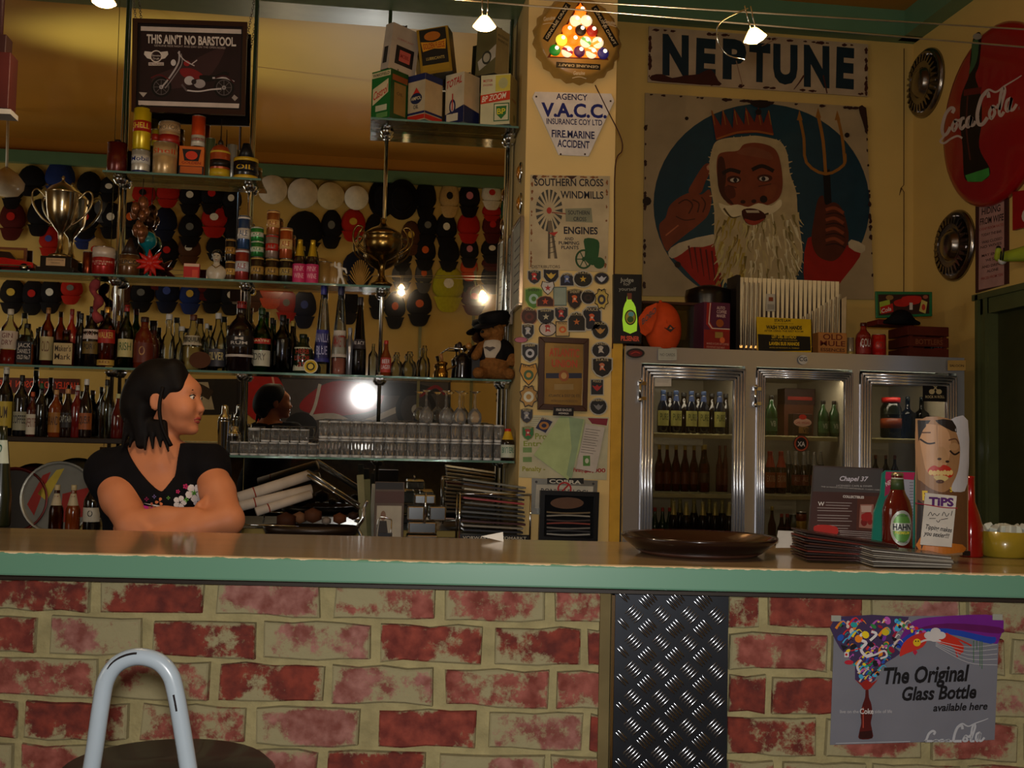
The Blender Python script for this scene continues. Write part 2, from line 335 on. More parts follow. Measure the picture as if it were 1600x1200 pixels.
# ----------------------------------------------------------------- glass shelves, poles
SH = {'top_left': (at(280, 272, 5.25).z, at(160, 272, 5.25).x, at(408, 275, 5.25).x, 5.25), 'top_right': (at(690, 190, 5.19).z, at(579, 190, 5.19).x, xc0 - 0.01, 5.19),
      'middle': (at(300, 434, 5.25).z, -3.3, at(610, 440, 5.25).x, 5.25), 'bottle': (at(400, 581, 5.25).z, -3.3, xc0 - 0.01, 5.25), 'glass': (at(600, 716, 5.1).z, at(352, 712, 5.1).x, xc0 - 0.01, 5.08)}
SG = glass('dff0e8', 0.0, 1.5); EDGE = glass('6fa898', 0.05, 1.6, 0.35)
labs = {'top_left': 'short glass shelf holding small oil tins below the framed motorcycle poster', 'top_right': 'short glass shelf holding the square oil tins, next to the pillar',
        'middle': 'long glass shelf holding the trophy and drink cans', 'bottle': 'long glass shelf holding the tall spirit bottles and the teddy bear', 'glass': 'low glass shelf holding rows of drinking glasses'}
for k, (z, x0, x1, y0) in SH.items():
    y1 = my(z) - 0.003; t = thing('glass_shelf', labs[k], 'shelf', ((x0 + x1) / 2, (y0 + y1) / 2, z))
    MB().box((0, 0, -0.005), (x1 - x0, y1 - y0, 0.010), SG).build('glass_plate', t)
    MB().box((0, -(y1 - y0) / 2 - 0.0015, -0.005), (x1 - x0, 0.003, 0.010), EDGE).build('polished_edge', t)
SZ = {k: v[0] for k, v in SH.items()}
PY = 5.365
def ux_(px, py, Y=5.365): return at(px, py, Y).x
poles = [(ux_(186, 345), SZ['top_left'] - 1.75, 3.52, ['top_left', 'middle', 'bottle'], 'leftmost of the chrome shelf poles, beside the bartender\'s hair'), (ux_(389, 345), 1.32, 3.52, ['top_left', 'middle', 'bottle'], 'chrome shelf pole right of the motorcycle poster'),
         (ux_(598, 430), 0.93, 3.52, ['top_right', 'middle', 'bottle', 'glass'], 'chrome shelf pole passing behind the bronze lidded cup'), (xc0 - 0.03, 0.93, 3.52, ['top_right', 'bottle', 'glass'], 'chrome shelf pole at the pillar side')]
for x, z0, z1, ks, lab in poles:
    t = thing('shelf_pole', lab, 'pole', (x, PY, z0))
    MB().lathe([(0.009, 0), (0.009, z1 - z0)], CHROME, 14).build('tube', t)
    for k in ks:
        m = MB(); z = SZ[k] - z0 - 0.005
        m.lathe([(0.009, -0.03), (0.016, -0.026), (0.016, -0.010), (0.021, -0.008), (0.021, 0.008), (0.016, 0.010), (0.016, 0.026), (0.009, 0.03)], CHROME, 14)
        m.box((0, -0.03, 0), (0.034, 0.09, 0.022), CHROME); m.lathe([(0.001, -0.02), (0.008, -0.016), (0.008, 0.016), (0.001, 0.02)], CHROME, 10, T3((0, -0.08, 0), (PI / 2, 0, 0)))
        m.lathe([(0.02, -0.034), (0.034, -0.014), (0.034, -0.010), (0.012, -0.010)], CHROME, 16)
        m.build('shelf_clip', t, (0, 0, z), bevel=0.0015)
# ----------------------------------------------------------------- back bench under the mirror
BZ = 0.90
struct(MB().box((-1.35, 5.14, BZ - 0.02), (4.1, 0.62, 0.04), mat('2a2620', 0.3, 0, 0.4)).box((-1.35, 5.2, 0.43), (4.1, 0.5, 0.86), mat('241a12', 0.5)), 'back_bench')
o = bpy.data.objects['back_bench']; del o['kind']; tag(o, 'dark bench along the wall under the mirror', 'bench')
# dark bottle ledge on the bartender's side
LZ = 1.352; m = MB(); m.box((-2.0, 5.24, LZ - 0.012), (1.95, 0.36, 0.024), mat('1c120c', 0.4, 0, 0.3)); tag(m.build('wooden_ledge', bevel=0.003), 'dark wooden ledge carrying the lower row of bottles beside the bartender', 'ledge')
# ================================================================= the bar
def CP(u, v, z): return cu * u + cv * v + Vector((0, 0, z))
CTZ = 1.117; VF, VB = 2.18, 2.80
bar = thing('bar_counter', 'long bar counter with brown laminate top and green painted edge', 'counter', (0, 0, 0), -YAW)
def lam():
    M, nt, b = newmat('brown_laminate'); N = nt.nodes.new('ShaderNodeTexNoise'); N.inputs['Scale'].default_value = 3; N.inputs['Detail'].default_value = 6
    T = nt.nodes.new('ShaderNodeTexCoord'); S = nt.nodes.new('ShaderNodeMapping'); S.inputs['Scale'].default_value = (0.6, 6, 1); R = nt.nodes.new('ShaderNodeValToRGB')
    R.color_ramp.elements[0].color = (*lin('6a563c'), 1); R.color_ramp.elements[1].color = (*lin('8c7656'), 1)
    nt.links.new(T.outputs['Object'], S.inputs[0]); nt.links.new(S.outputs[0], N.inputs['Vector']); nt.links.new(N.outputs['Fac'], R.inputs[0]); nt.links.new(R.outputs[0], b.inputs['Base Color'])
    b.inputs['Roughness'].default_value = 0.36; b.inputs['Coat Weight'].default_value = 0.7; b.inputs['Coat Roughness'].default_value = 0.09; return M
MB().box((0.2, (VF + VB) / 2 + 0.01, CTZ - 0.012), (4.8, VB - VF - 0.02, 0.024), lam()).build('laminate_top', bar, bevel=0.002)
def chipped():
    M, nt, b = newmat('chipped_green_paint'); T = nt.nodes.new('ShaderNodeTexCoord'); N = nt.nodes.new('ShaderNodeTexNoise'); N.inputs['Scale'].default_value = 45; N.inputs['Detail'].default_value = 6
    X = nt.nodes.new('ShaderNodeSeparateXYZ'); A = nt.nodes.new('ShaderNodeMath'); A.operation = 'MULTIPLY_ADD'; B = nt.nodes.new('ShaderNodeMath'); B.operation = 'MULTIPLY_ADD'; G = nt.nodes.new('ShaderNodeMath'); G.operation = 'GREATER_THAN'; G.inputs[1].default_value = 0.5
    nt.links.new(T.outputs['Object'], N.inputs['Vector']); nt.links.new(T.outputs['Object'], X.inputs[0])
    A.inputs[1].default_value = 160; A.inputs[2].default_value = -160 * (CTZ + 0.0015); nt.links.new(X.outputs['Z'], A.inputs[0])
    B.inputs[1].default_value = 1.6; nt.links.new(N.outputs['Fac'], B.inputs[0]); nt.links.new(A.outputs[0], B.inputs[2]); nt.links.new(B.outputs[0], G.inputs[0]); G.inputs[1].default_value = 1.0
    C_ = nt.nodes.new('ShaderNodeMix'); C_.data_type = 'RGBA'; C_.inputs['A'].default_value = (*lin('608c74'), 1); C_.inputs['B'].default_value = (*lin('d8c4a4'), 1); nt.links.new(G.outputs[0], C_.inputs['Factor']); nt.links.new(C_.outputs['Result'], b.inputs['Base Color'])
    b.inputs['Roughness'].default_value = 0.35; b.inputs['Coat Weight'].default_value = 0.2; return M
MB().box((0.2, VF + 0.011, CTZ - 0.019), (4.8, 0.03, 0.046), chipped()).build('green_edge', bar, bevel=0.004)
MB().box((0.2, VB - 0.012, CTZ - 0.028), (4.8, 0.02, 0.03), mat('2a2018')).build('rear_edge', bar)
MB().box((0.2, VF + 0.3, CTZ - 0.042), (4.7, 0.5, 0.03), mat('2a2018')).build('underlay', bar)
# brick front
BV = 2.27
def brickmat(i, a, b_, smear):
    M, nt, b = newmat('brick_%d' % i); T = nt.nodes.new('ShaderNodeTexCoord'); OI = nt.nodes.new('ShaderNodeObjectInfo'); V = nt.nodes.new('ShaderNodeVectorMath'); V.operation = 'MULTIPLY_ADD'
    nt.links.new(OI.outputs['Random'], V.inputs[0]); V.inputs[1].default_value = (37, 53, 71); nt.links.new(T.outputs['Object'], V.inputs[2])
    n1 = nt.nodes.new('ShaderNodeTexNoise'); n1.inputs['Scale'].default_value = 9; n1.inputs['Detail'].default_value = 8; n1.inputs['Roughness'].default_value = 0.72
    n2 = nt.nodes.new('ShaderNodeTexNoise'); n2.inputs['Scale'].default_value = 34; n2.inputs['Detail'].default_value = 5
    for n in (n1, n2): nt.links.new(V.outputs[0], n.inputs['Vector'])
    r = nt.nodes.new('ShaderNodeValToRGB'); r.color_ramp.elements[0].position = 0.35; r.color_ramp.elements[1].position = 0.68; r.color_ramp.elements[0].color = (*lin(a), 1); r.color_ramp.elements[1].color = (*lin(b_), 1)
    nt.links.new(n2.outputs['Fac'], r.inputs[0]); q = nt.nodes.new('ShaderNodeValToRGB'); q.color_ramp.elements[0].position = smear; q.color_ramp.elements[1].position = smear + 0.07
    sx = nt.nodes.new('ShaderNodeSeparateXYZ'); nt.links.new(T.outputs['Generated'], sx.inputs[0]); ed = []
    for ax in ('X', 'Z'):
        a1 = nt.nodes.new('ShaderNodeMath'); a1.operation = 'MULTIPLY_ADD'; a1.inputs[1].default_value = 2; a1.inputs[2].default_value = -1; nt.links.new(sx.outputs[ax], a1.inputs[0]); a2 = nt.nodes.new('ShaderNodeMath'); a2.operation = 'ABSOLUTE'; nt.links.new(a1.outputs[0], a2.inputs[0]); a3 = nt.nodes.new('ShaderNodeMath'); a3.operation = 'POWER'; a3.inputs[1].default_value = 12 if ax == 'X' else 5; nt.links.new(a2.outputs[0], a3.inputs[0]); ed.append(a3)
    mxx = nt.nodes.new('ShaderNodeMath'); mxx.operation = 'MAXIMUM'; nt.links.new(ed[0].outputs[0], mxx.inputs[0]); nt.links.new(ed[1].outputs[0], mxx.inputs[1]); ad = nt.nodes.new('ShaderNodeMath'); ad.operation = 'MULTIPLY_ADD'; ad.inputs[1].default_value = 0.16; nt.links.new(mxx.outputs[0], ad.inputs[0]); nt.links.new(n1.outputs['Fac'], ad.inputs[2]); nt.links.new(ad.outputs[0], q.inputs[0]); mx_ = nt.nodes.new('ShaderNodeMix'); mx_.data_type = 'RGBA'; mx_.inputs['B'].default_value = (*lin('8f8562'), 1)
    nt.links.new(q.outputs[0], mx_.inputs['Factor']); nt.links.new(r.outputs[0], mx_.inputs['A']); nt.links.new(mx_.outputs['Result'], b.inputs['Base Color'])
    bp = nt.nodes.new('ShaderNodeBump'); bp.inputs['Strength'].default_value = 0.7; bp.inputs['Distance'].default_value = 0.006; nt.links.new(n2.outputs['Fac'], bp.inputs['Height']); nt.links.new(bp.outputs[0], b.inputs['Normal'])
    b.inputs['Roughness'].default_value = 0.85; return M
BM_ = [brickmat(0, '54180f', '80301f', 0.545), brickmat(1, '6a2a1e', '945044', 0.505), brickmat(2, '723a30', '9c6a60', 0.485), brickmat(3, '5e1c12', '8a3a2a', 0.575)]
MORT = mat('988c64', 0.9, 0, 0, 0.16, 26, 0, 0.9)
wall = struct(MB().box((0.2, BV + 0.07, 0.5275), (4.6, 0.12, 1.055), MORT), 'wall_counter', M=Matrix.Rotation(-YAW, 4, 'Z'))
rows = [[(-30, 142), (155, 318), (338, 500), (522, 680), (695, 853), (866, 948)], [(-90, 53), (80, 222), (240, 398), (410, 578), (592, 755), (772, 908), (918, 945)], [(-30, 150), (165, 328), (342, 505), (520, 675), (696, 858), (872, 948)],
        [(-130, 26), (40, 202), (220, 385), (400, 562), (590, 745), (763, 910), (922, 942)], [(-100, 20), (30, 190), (205, 360), (380, 495), (510, 665), (685, 850), (862, 940)]]
rrows = [[(1140, 1188), (1203, 1348), (1362, 1502), (1512, 1660)], [(1138, 1292), (1302, 1440), (1455, 1570), (1582, 1700)], [(1138, 1196), (1208, 1350), (1362, 1512), (1526, 1690)], [(1138, 1275), (1290, 1440), (1455, 1590), (1602, 1720)], [(1136, 1210), (1222, 1355), (1366, 1500), (1512, 1660)]]
PIT = 0.0868; zt0 = atv(560, 912, BV).z + 0.004
def umet(px, row): return (atv(px, 930 + 65 * row, BV) - cv * BV).dot(cu)
nb = 0
for r in range(12):
    z1 = zt0 - r * PIT; z0 = z1 - 0.074
    if r == 0: z1 = 1.058
    if r < 5: L = [(umet(a, r), umet(b, r)) for a, b in rows[r] + rrows[r]]
    else:
        L = []; x = -1.45 - 0.12 * (r % 2)
        while x < 1.55: L.append((x, x + 0.228)); x += 0.241
        L = [q for q in L if not (q[1] > umet(950, 4) and q[0] < umet(1132, 4))]
    lo = min(q[0] for q in L); hi = max(q[1] for q in L)
    for k in range(4): L.append((lo - 0.241 * (k + 1), lo - 0.013 - 0.241 * k)); L.append((hi + 0.013 + 0.241 * k, hi + 0.241 * (k + 1)))
    for a, b in L:
        if z0 < 0.01: continue
        j = lambda s=0.0035: random.uniform(-s, s)
        W, H = (b - a) / 2, (z1 - z0) / 2; n = 4 if W > 0.06 else 2; top = [(-W + 2 * W * i / n + j(), H + j(0.004)) for i in range(n + 1)]; bot = [(W - 2 * W * i / n + j(), -H + j(0.004)) for i in range(n + 1)]
        ring = bot + top; q = len(ring); pr = 0.004 + random.uniform(-0.002, 0.003)
        vs = [(x, 0.01, z) for x, z in ring] + [(x * 0.985, -pr + 0.003, z * 0.97) for x, z in ring] + [(x * 0.95, -pr, z * 0.88) for x, z in ring]
        fs = [(i, (i + 1) % q, q + (i + 1) % q, q + i) for i in range(q)] + [(q + i, q + (i + 1) % q, 2 * q + (i + 1) % q, 2 * q + i) for i in range(q)] + [tuple(range(2 * q, 3 * q))]
        m = MB(); m.add(vs, fs, BM_[random.choice([0, 0, 1, 1, 2, 3])], False); m.build('brick', wall, ((a + b) / 2, BV, (z0 + z1) / 2)); nb += 1
# tread plate strip and its battens
tp = thing('tread_plate_panel', 'strip of aluminium checker plate fixed upright on the brick bar front', 'metal panel', M=Matrix.Rotation(-YAW, 4, 'Z'))
ua, ub = umet(957, 2), umet(1134, 2); PL = mat('33363c', 0.34, 0.85, 0, 0.12, 8); BR = mat('8d9096', 0.22, 1.0, 0, 0.1)
MB().box(((ua + ub) / 2, BV - 0.014, 0.528), (ub - ua, 0.012, 1.056), PL).build('plate', tp)
MB().box((ua - 0.003, BV - 0.018, 0.528), (0.007, 0.022, 1.056), CHROME).build('edge_trim', tp, bevel=0.001)
MB().box((ua - 0.018, BV - 0.004, 0.528), (0.022, 0.02, 1.056), mat('6a5c3c', 0.7)).build('batten', tp, bevel=0.001)
m = MB(); pt = 0.0565; z = 1.045; row = 0; y0 = BV - 0.020
while z > 0.02:
    x = ua + 0.012 + (pt / 2 if row % 2 else 0)
    while x < ub + 0.01:
        sg = 1 if row % 2 == 0 else -1; di = Vector((sg * 0.7071, 0, -0.7071)); pe = Vector((0.7071 * sg, 0, 0.7071))
        for b in range(5):
            c = Vector((x, 0, z)) + pe * ((b - 2) * 0.0066); h = 0.0148; ww = 0.0024
            P = [c - di * h, c - di * h * 0.5 + pe * ww, c + di * h * 0.5 + pe * ww, c + di * h, c + di * h * 0.5 - pe * ww, c - di * h * 0.5 - pe * ww]
            if all(ua + 0.003 < p.x < ub for p in P):
                tp_ = [c - di * h * 0.55, c + di * h * 0.55]
                vs = [(p.x, y0, p.z) for p in P] + [(p.x, y0 - 0.0022, p.z) for p in tp_]
                m.add(vs, [(0, 1, 6), (1, 2, 7, 6), (2, 3, 7), (3, 4, 7), (4, 5, 6, 7), (5, 0, 6)] if sg > 0 else [(1, 0, 6), (2, 1, 6, 7), (3, 2, 7), (4, 3, 7), (5, 4, 7, 6), (0, 5, 6)], BR, True)
        x += pt
    z -= pt / 2; row += 1
m.build('tread_pattern', tp, kind='stuff')
# ================================================================= the drinks cabinet
def steel():
    M, nt, b = newmat('brushed_steel'); b.inputs['Base Color'].default_value = (0.60, 0.61, 0.66, 1); b.inputs['Metallic'].default_value = 0.8; b.inputs['Roughness'].default_value = 0.33; b.inputs['Anisotropic'].default_value = 0.75
    N = nt.nodes.new('ShaderNodeTexNoise'); N.inputs['Scale'].default_value = 6; N.inputs['Detail'].default_value = 6; T = nt.nodes.new('ShaderNodeTexCoord'); S = nt.nodes.new('ShaderNodeMapping'); S.inputs['Scale'].default_value = (60, 60, 1.0)
    R = nt.nodes.new('ShaderNodeMapRange'); R.inputs[3].default_value = 0.24; R.inputs[4].default_value = 0.42; nt.links.new(T.outputs['Object'], S.inputs[0]); nt.links.new(S.outputs[0], N.inputs['Vector']); nt.links.new(N.outputs['Fac'], R.inputs[0]); nt.links.new(R.outputs[0], b.inputs['Roughness'])
    tg = nt.nodes.new('ShaderNodeTangent'); tg.direction_type = 'RADIAL'; tg.axis = 'Z'; nt.links.new(tg.outputs[0], b.inputs['Tangent']); b.inputs['Anisotropic Rotation'].default_value = 0.25; return M
STEEL = steel(); fx = lambda p: at(p, 690, FRY).x; FT = at(1240, 553, FRY).z; FB = 0.12
fr = thing('drinks_cabinet', 'stainless steel drinks cabinet with three glass doors', 'fridge', (fx(975), FRY, 0)); OX = fx(975)
lx = lambda p: fx(p) - OX; Wf = lx(1507); gt = at(1085, 573, FRY).z
INN = mat('a8a08c', 0.5, 0, 0.1, 0.05)
m = MB(); m.box((Wf / 2, 0.02, (FT + gt) / 2 + 0.01), (Wf, 0.04, FT - gt + 0.0), STEEL); m.box((lx(988), 0.02, (gt + FB) / 2), (lx(1001), 0.04, gt - FB + 0.02), STEEL)
m.box(((lx(1163) + lx(1181)) / 2, 0.02, (gt + FB) / 2), (lx(1181) - lx(1163), 0.04, gt - FB + 0.02), STEEL); m.box(((lx(1331) + lx(1343)) / 2, 0.02, (gt + FB) / 2), (lx(1343) - lx(1331), 0.04, gt - FB + 0.02), STEEL)
m.box(((lx(1494) + Wf) / 2, 0.02, (gt + FB) / 2), (Wf - lx(1494), 0.04, gt - FB + 0.02), STEEL); m.box((Wf / 2, 0.02, 0.35), (Wf, 0.04, 0.5), STEEL); m.build('front_frame', fr)
m = MB(); m.box((Wf / 2, 0.40, FT - 0.02), (Wf, 0.74, 0.04), STEEL); m.box((0.01, 0.4, FT / 2), (0.02, 0.74, FT - 0.01), STEEL); m.box((Wf - 0.01, 0.4, FT / 2), (0.02, 0.74, FT - 0.01), STEEL); m.box((Wf / 2, 0.765, FT / 2), (Wf, 0.02, FT - 0.01), STEEL); m.box((Wf / 2, 0.4, 0.06), (Wf, 0.74, 0.12), STEEL); m.build('carcass', fr)
m = MB(); m.box((Wf / 2, 0.70, 1.0), (Wf - 0.06, 0.01, FT - 0.2), INN); m.box((Wf / 2, 0.40, FT - 0.09), (Wf - 0.06, 0.62, 0.01), INN); m.box((0.035, 0.4, 1.0), (0.01, 0.62, FT - 0.2), INN); m.box((Wf - 0.035, 0.4, 1.0), (0.01, 0.62, FT - 0.2), INN); m.box((Wf / 2, 0.40, 0.88), (Wf - 0.06, 0.62, 0.02), INN)
for q in (1172, 1337): m.box((lx(q), 0.4, 1.0), (0.02, 0.6, FT - 0.2), INN)
m.build('liner', fr)
FZ = [at(1090, 677, 5.12).z, at(1090, 769, 5.12).z, 0.895]
for i, z in enumerate(FZ[:2]):
    for a, b in ((1001, 1163), (1181, 1331), (1343, 1494)):
        m = MB(); x0, x1 = lx(a) + 0.02, lx(b) - 0.02; m.tube([(x0, 0.12, z - 0.012), (x1, 0.12, z - 0.012)], 0.0065, mat('c8c090', 0.4), 6); m.tube([(x0, 0.60, z - 0.006), (x1, 0.60, z - 0.006)], 0.004, mat('c8c090', 0.4), 6)
        for k in range(15): xx = x0 + (x1 - x0) * k / 14; m.tube([(xx, 0.12, z - 0.003), (xx, 0.60, z - 0.003)], 0.002, mat('c8c090', 0.4), 5)
        m.box(((x0 + x1) / 2, 0.112, z - 0.016), (x1 - x0, 0.004, 0.018), mat('b8ae80', 0.5)); m.build('wire_shelf', fr)
CG = glass('dcd8d0', 0.0, 1.35); RIB = mat('dfe2ea', .2, .82, 0, .04)
for i, (a, b, c, d_) in enumerate([(1001, 1020, 1148, 1163), (1181, 1194, 1316, 1331), (1343, 1360, 1480, 1494)]):
    z0, z1 = FB + 0.48, gt - 0.002; x0, x1 = lx(a), lx(d_); w_ = (lx(b) - x0); dm = MB()
    for k in range(4):
        q = (k + 0.5) * w_ / 4; r_ = w_ / 8.2
        dm.tube([(x0 + q, -0.012, z0 + q), (x0 + q, -0.012, z1 - q)], r_, RIB, 10); dm.tube([(x1 - q, -0.012, z0 + q), (x1 - q, -0.012, z1 - q)], r_, RIB, 10); dm.tube([(x0 + q, -0.012, z1 - q), (x1 - q, -0.012, z1 - q)], r_, RIB, 10); dm.tube([(x0 + q, -0.012, z0 + q), (x1 - q, -0.012, z0 + q)], r_, RIB, 10)
    for (p0, p1, s0, s1) in ((x0, x0 + w_, z0, z1), (x1 - w_, x1, z0, z1), (x0, x1, z1 - w_, z1), (x0, x1, z0, z0 + w_)): dm.box(((p0 + p1) / 2, 0, (s0 + s1) / 2), (p1 - p0, 0.014, s1 - s0), STEEL)
    dd = dm.build('door', fr); MB().box(((x0 + x1) / 2, 0.002, (z0 + z1) / 2), (x1 - x0 - 2 * w_ + 0.006, 0.006, z1 - z0 - 2 * w_), CG).build('door_glass', dd)
    if i < 2:
        hz = at(1173, 619, FRY).z if i else at(1003, 611, FRY).z; hx = x0 - 0.012; m = MB()
        m.tube([(hx, -0.022, hz - 0.04), (hx, -0.022, hz + 0.04)], 0.0075, CHROME, 10); m.ball((hx, -0.022, hz + 0.043), 0.012, CHROME, 10); m.ball((hx, -0.022, hz - 0.043), 0.012, CHROME, 10); m.box((hx + 0.012, -0.008, hz + 0.035), (0.036, 0.022, 0.016), CHROME); m.box((hx + 0.012, -0.008, hz - 0.035), (0.036, 0.022, 0.016), CHROME); m.build('hinge', dd)
fl = MB(); fl.tube([(0.1, 0.1, gt - 0.01), (Wf - 0.1, 0.1, gt - 0.01)], 0.008, emis('e8f0c8', 2.2), 8); fl.build('interior_lamp', fr)
area('cabinet_light', (OX + Wf / 2, FRY + 0.12, FT - 0.12), (OX + Wf / 2, FRY + 0.4, 0.9), 1.5, 0.06, 3.6, (1.0, 0.92, 0.76))
# ================================================================= helpers for things on shelves
def proj(p):
    d = Vector(p) - EYE; z = d.dot(fw); return 800 + F * d.dot(rt) / z, 600 - F * d.dot(up) / z
def xfor(px, Y, z):
    x = at(px, 600, Y).x
    for _ in range(3): x = at(px, proj((x, Y, z))[1], Y).x
    return x
def wrap(mb, txt, R, z, h, ang, m, bold=0.0, shear=0.0, sy=1.0):
    v, f, w_ = text2d(txt, bold, shear); vs = []
    for x, y in v:
        a = -PI / 2 + (x / w_ - 0.5) * ang; vs.append((R * math.cos(a), R * sy * math.sin(a), z + y * h))
    mb.add(vs, f, m if not isinstance(m, str) else mat(m))
PROF = {
 'spirit': [(.9, 0), (1, .02), (1, .60), (.93, .66), (.62, .73), (.36, .79), (.31, .86), (.31, .955), (.34, .96), (.34, .985)],
 'wine': [(.9, 0), (1, .02), (1, .57), (.95, .62), (.66, .70), (.40, .76), (.34, .82), (.32, .95), (.36, .955), (.36, .985)],
 'beer': [(.9, 0), (1, .03), (1, .50), (.93, .57), (.62, .67), (.45, .75), (.36, .88), (.36, .96)],
 'stubby': [(.9, 0), (1, .03), (1, .56), (.93, .63), (.60, .74), (.44, .82), (.40, .96)],
 'cone': [(.9, 0), (1, .02), (1, .30), (.96, .34), (.44, .82), (.36, .86), (.34, .955)],
 'square': [(.95, 0), (1, .02), (1, .56), (.93, .62), (.42, .69), (.32, .74), (.32, .95)],
 'fat': [(.9, 0), (1, .03), (1, .45), (.90, .56), (.5, .72), (.34, .80), (.32, .955)],
 'champ': [(.9, 0), (1, .02), (1, .46), (.93, .54), (.62, .66), (.42, .76), (.34, .84), (.34, .95)],
 'flask': [(.9, 0), (1, .03), (1, .52), (.88, .66), (.5, .76), (.38, .82), (.38, .955)],
 'jug': [(.8, 0), (.98, .05), (1, .40), (.8, .58), (.42, .66), (.36, .80), (.50, .86), (.36, .92), (.36, .98)]}
def prof_r(kind, t):
    P = PROF[kind]
    for (a, b), (c, d) in zip(P, P[1:]):
        if b <= t <= d: return a + (c - a) * (t - b) / max(d - b, 1e-6)
    return P[-1][0]
def bottle(name, label, px, Y, z, hpx, wpx, kind, g, cap, bands=(), group=None, cat='bottle', seg=16, capz=0.90, liquid=None, stop=None, sq=None, H=None, x=None, sy=1.0):
    s = (Y * math.cos(PITCH)) / F * 1.0; s = pxm(Vector((at(px, 600, Y).x, Y, z)))
    H = H or hpx * s; R = wpx * s / 2; x = xfor(px, Y, z + H / 2) if x is None else x
    t = thing(name, label, cat, (x, Y, z), 0, group); P = PROF[kind]; q = sq or (0.35 if kind in ('square',) else 1.0)
    gm = g if not isinstance(g, str) else mat(g, 0.12, 0, 0.6, 0.1)
    MB().lathe([(a * R, b * H) for a, b in P], gm, seg, sq=q, sy=sy).build('glass_body', t)
    if liquid: 
        top = liquid[1]; L = [(a * R * 0.93, b * H + 0.002) for a, b in P if b < top] + [(prof_r(kind, top) * R * 0.93, top * H), (0.0005, top * H)]
        MB().lathe(L, liquid[0], seg, sq=q, sy=sy).build('drink', t)
    rc = prof_r(kind, capz) * R * 1.12
    if cap: MB().lathe([(rc * .98, capz * H), (rc, capz * H + .001), (rc, H * 0.985), (rc * .92, H)], cap if not isinstance(cap, str) else mat(cap, 0.35), 12).build('cap', t)
    for b in bands:
        z0, z1, c = b[:3]; ang = 2.6; rr = prof_r(kind, (z0 + z1) / 2) * R * 1.015
        r0_, r1_ = prof_r(kind, z0) * R * 1.02, prof_r(kind, z1) * R * 1.02; mb = MB(); lm = c if not isinstance(c, str) else mat(c, 0.5)
        if q < 1: mb.box((0, -R * 1.004 * sy, (z0 + z1) / 2 * H), (1.62 * R, 0.0016, (z1 - z0) * H), lm)
        else: mb.lathe([(r0_, z0 * H), (r1_, z1 * H)], lm, 12, a0=-PI / 2 - ang / 2, a1=-PI / 2 + ang / 2, sy=sy)
        if len(b) > 3:
            L = b[3].split('|'); n = len(L); hh = (z1 - z0) * H / (n + 0.6)
            for i, tx in enumerate(L):
                zz = z1 * H - hh * (i + 1)
                if q < 1:
                    v, f, w_ = text2d(tx, 0.01); ww = 1.4 * R; mb.add([((a / w_ - .5) * ww, -R * 1.004 * sy - 0.0012, zz + b_ * hh * .7) for a, b_ in v], f, mat(b[4]))
                else: wrap(mb, tx, rr * 1.012, zz, hh * 0.68, min(1.9, 0.3 + 0.3 * len(tx)), mat(b[4]), 0.01, 0, sy)
        mb.build('paper_label', t)
    return t
def can(name, label, px, Y, z, hpx, wpx, c, bands=(), group=None, cat='can', top='a8a8a0', neck=True, metal=0.6, spout=None, z0=0.0):
    s = pxm(Vector((at(px, 600, Y).x, Y, z))); H = hpx * s; R = wpx * s / 2; x = xfor(px, Y, z + H / 2)
    t = thing(name, label, cat, (x, Y, z), 0, group); body = mat(c, 0.3, metal * .6, 0.3) if isinstance(c, str) else c
    e = R * 0.12 if neck else 0.001
    MB().lathe([(R - e, 0), (R, e), (R, H - e), (R - e, H - .001)], body, 20).build('tin_body', t)
    tm = mat(top, 0.3, 0.9); mb = MB(); mb.lathe([(R - e + .0012, H - .0022), (R - e + .0012, H + .0008), (R - e - .002, H + .0008), (R - e - .002, H - .001), (.0005, H - .001)], tm, 20)
    if spout: mb.lathe([(spout[0] * R, H - .001), (spout[1] * R, H + spout[2] * s), (0.0005, H + spout[2] * s)], mat(spout[3], 0.4), 12)
    mb.build('lid', t)
    for b in bands:
        mb = MB(); mb.lathe([(R * 1.006, b[0] * H), (R * 1.006, b[1] * H)], mat(b[2], 0.4, 0.1, 0.2), 20)
        if len(b) > 3:
            L = b[3].split('|'); n = len(L); hh = (b[1] - b[0]) * H / (n + .4)
            for i, tx in enumerate(L): wrap(mb, tx, R * 1.012, b[1] * H - hh * (i + 1), hh * .7, min(2.2, .45 + .33 * len(tx)), mat(b[4]), 0.01)
        mb.build('printed_band', t)
    return t
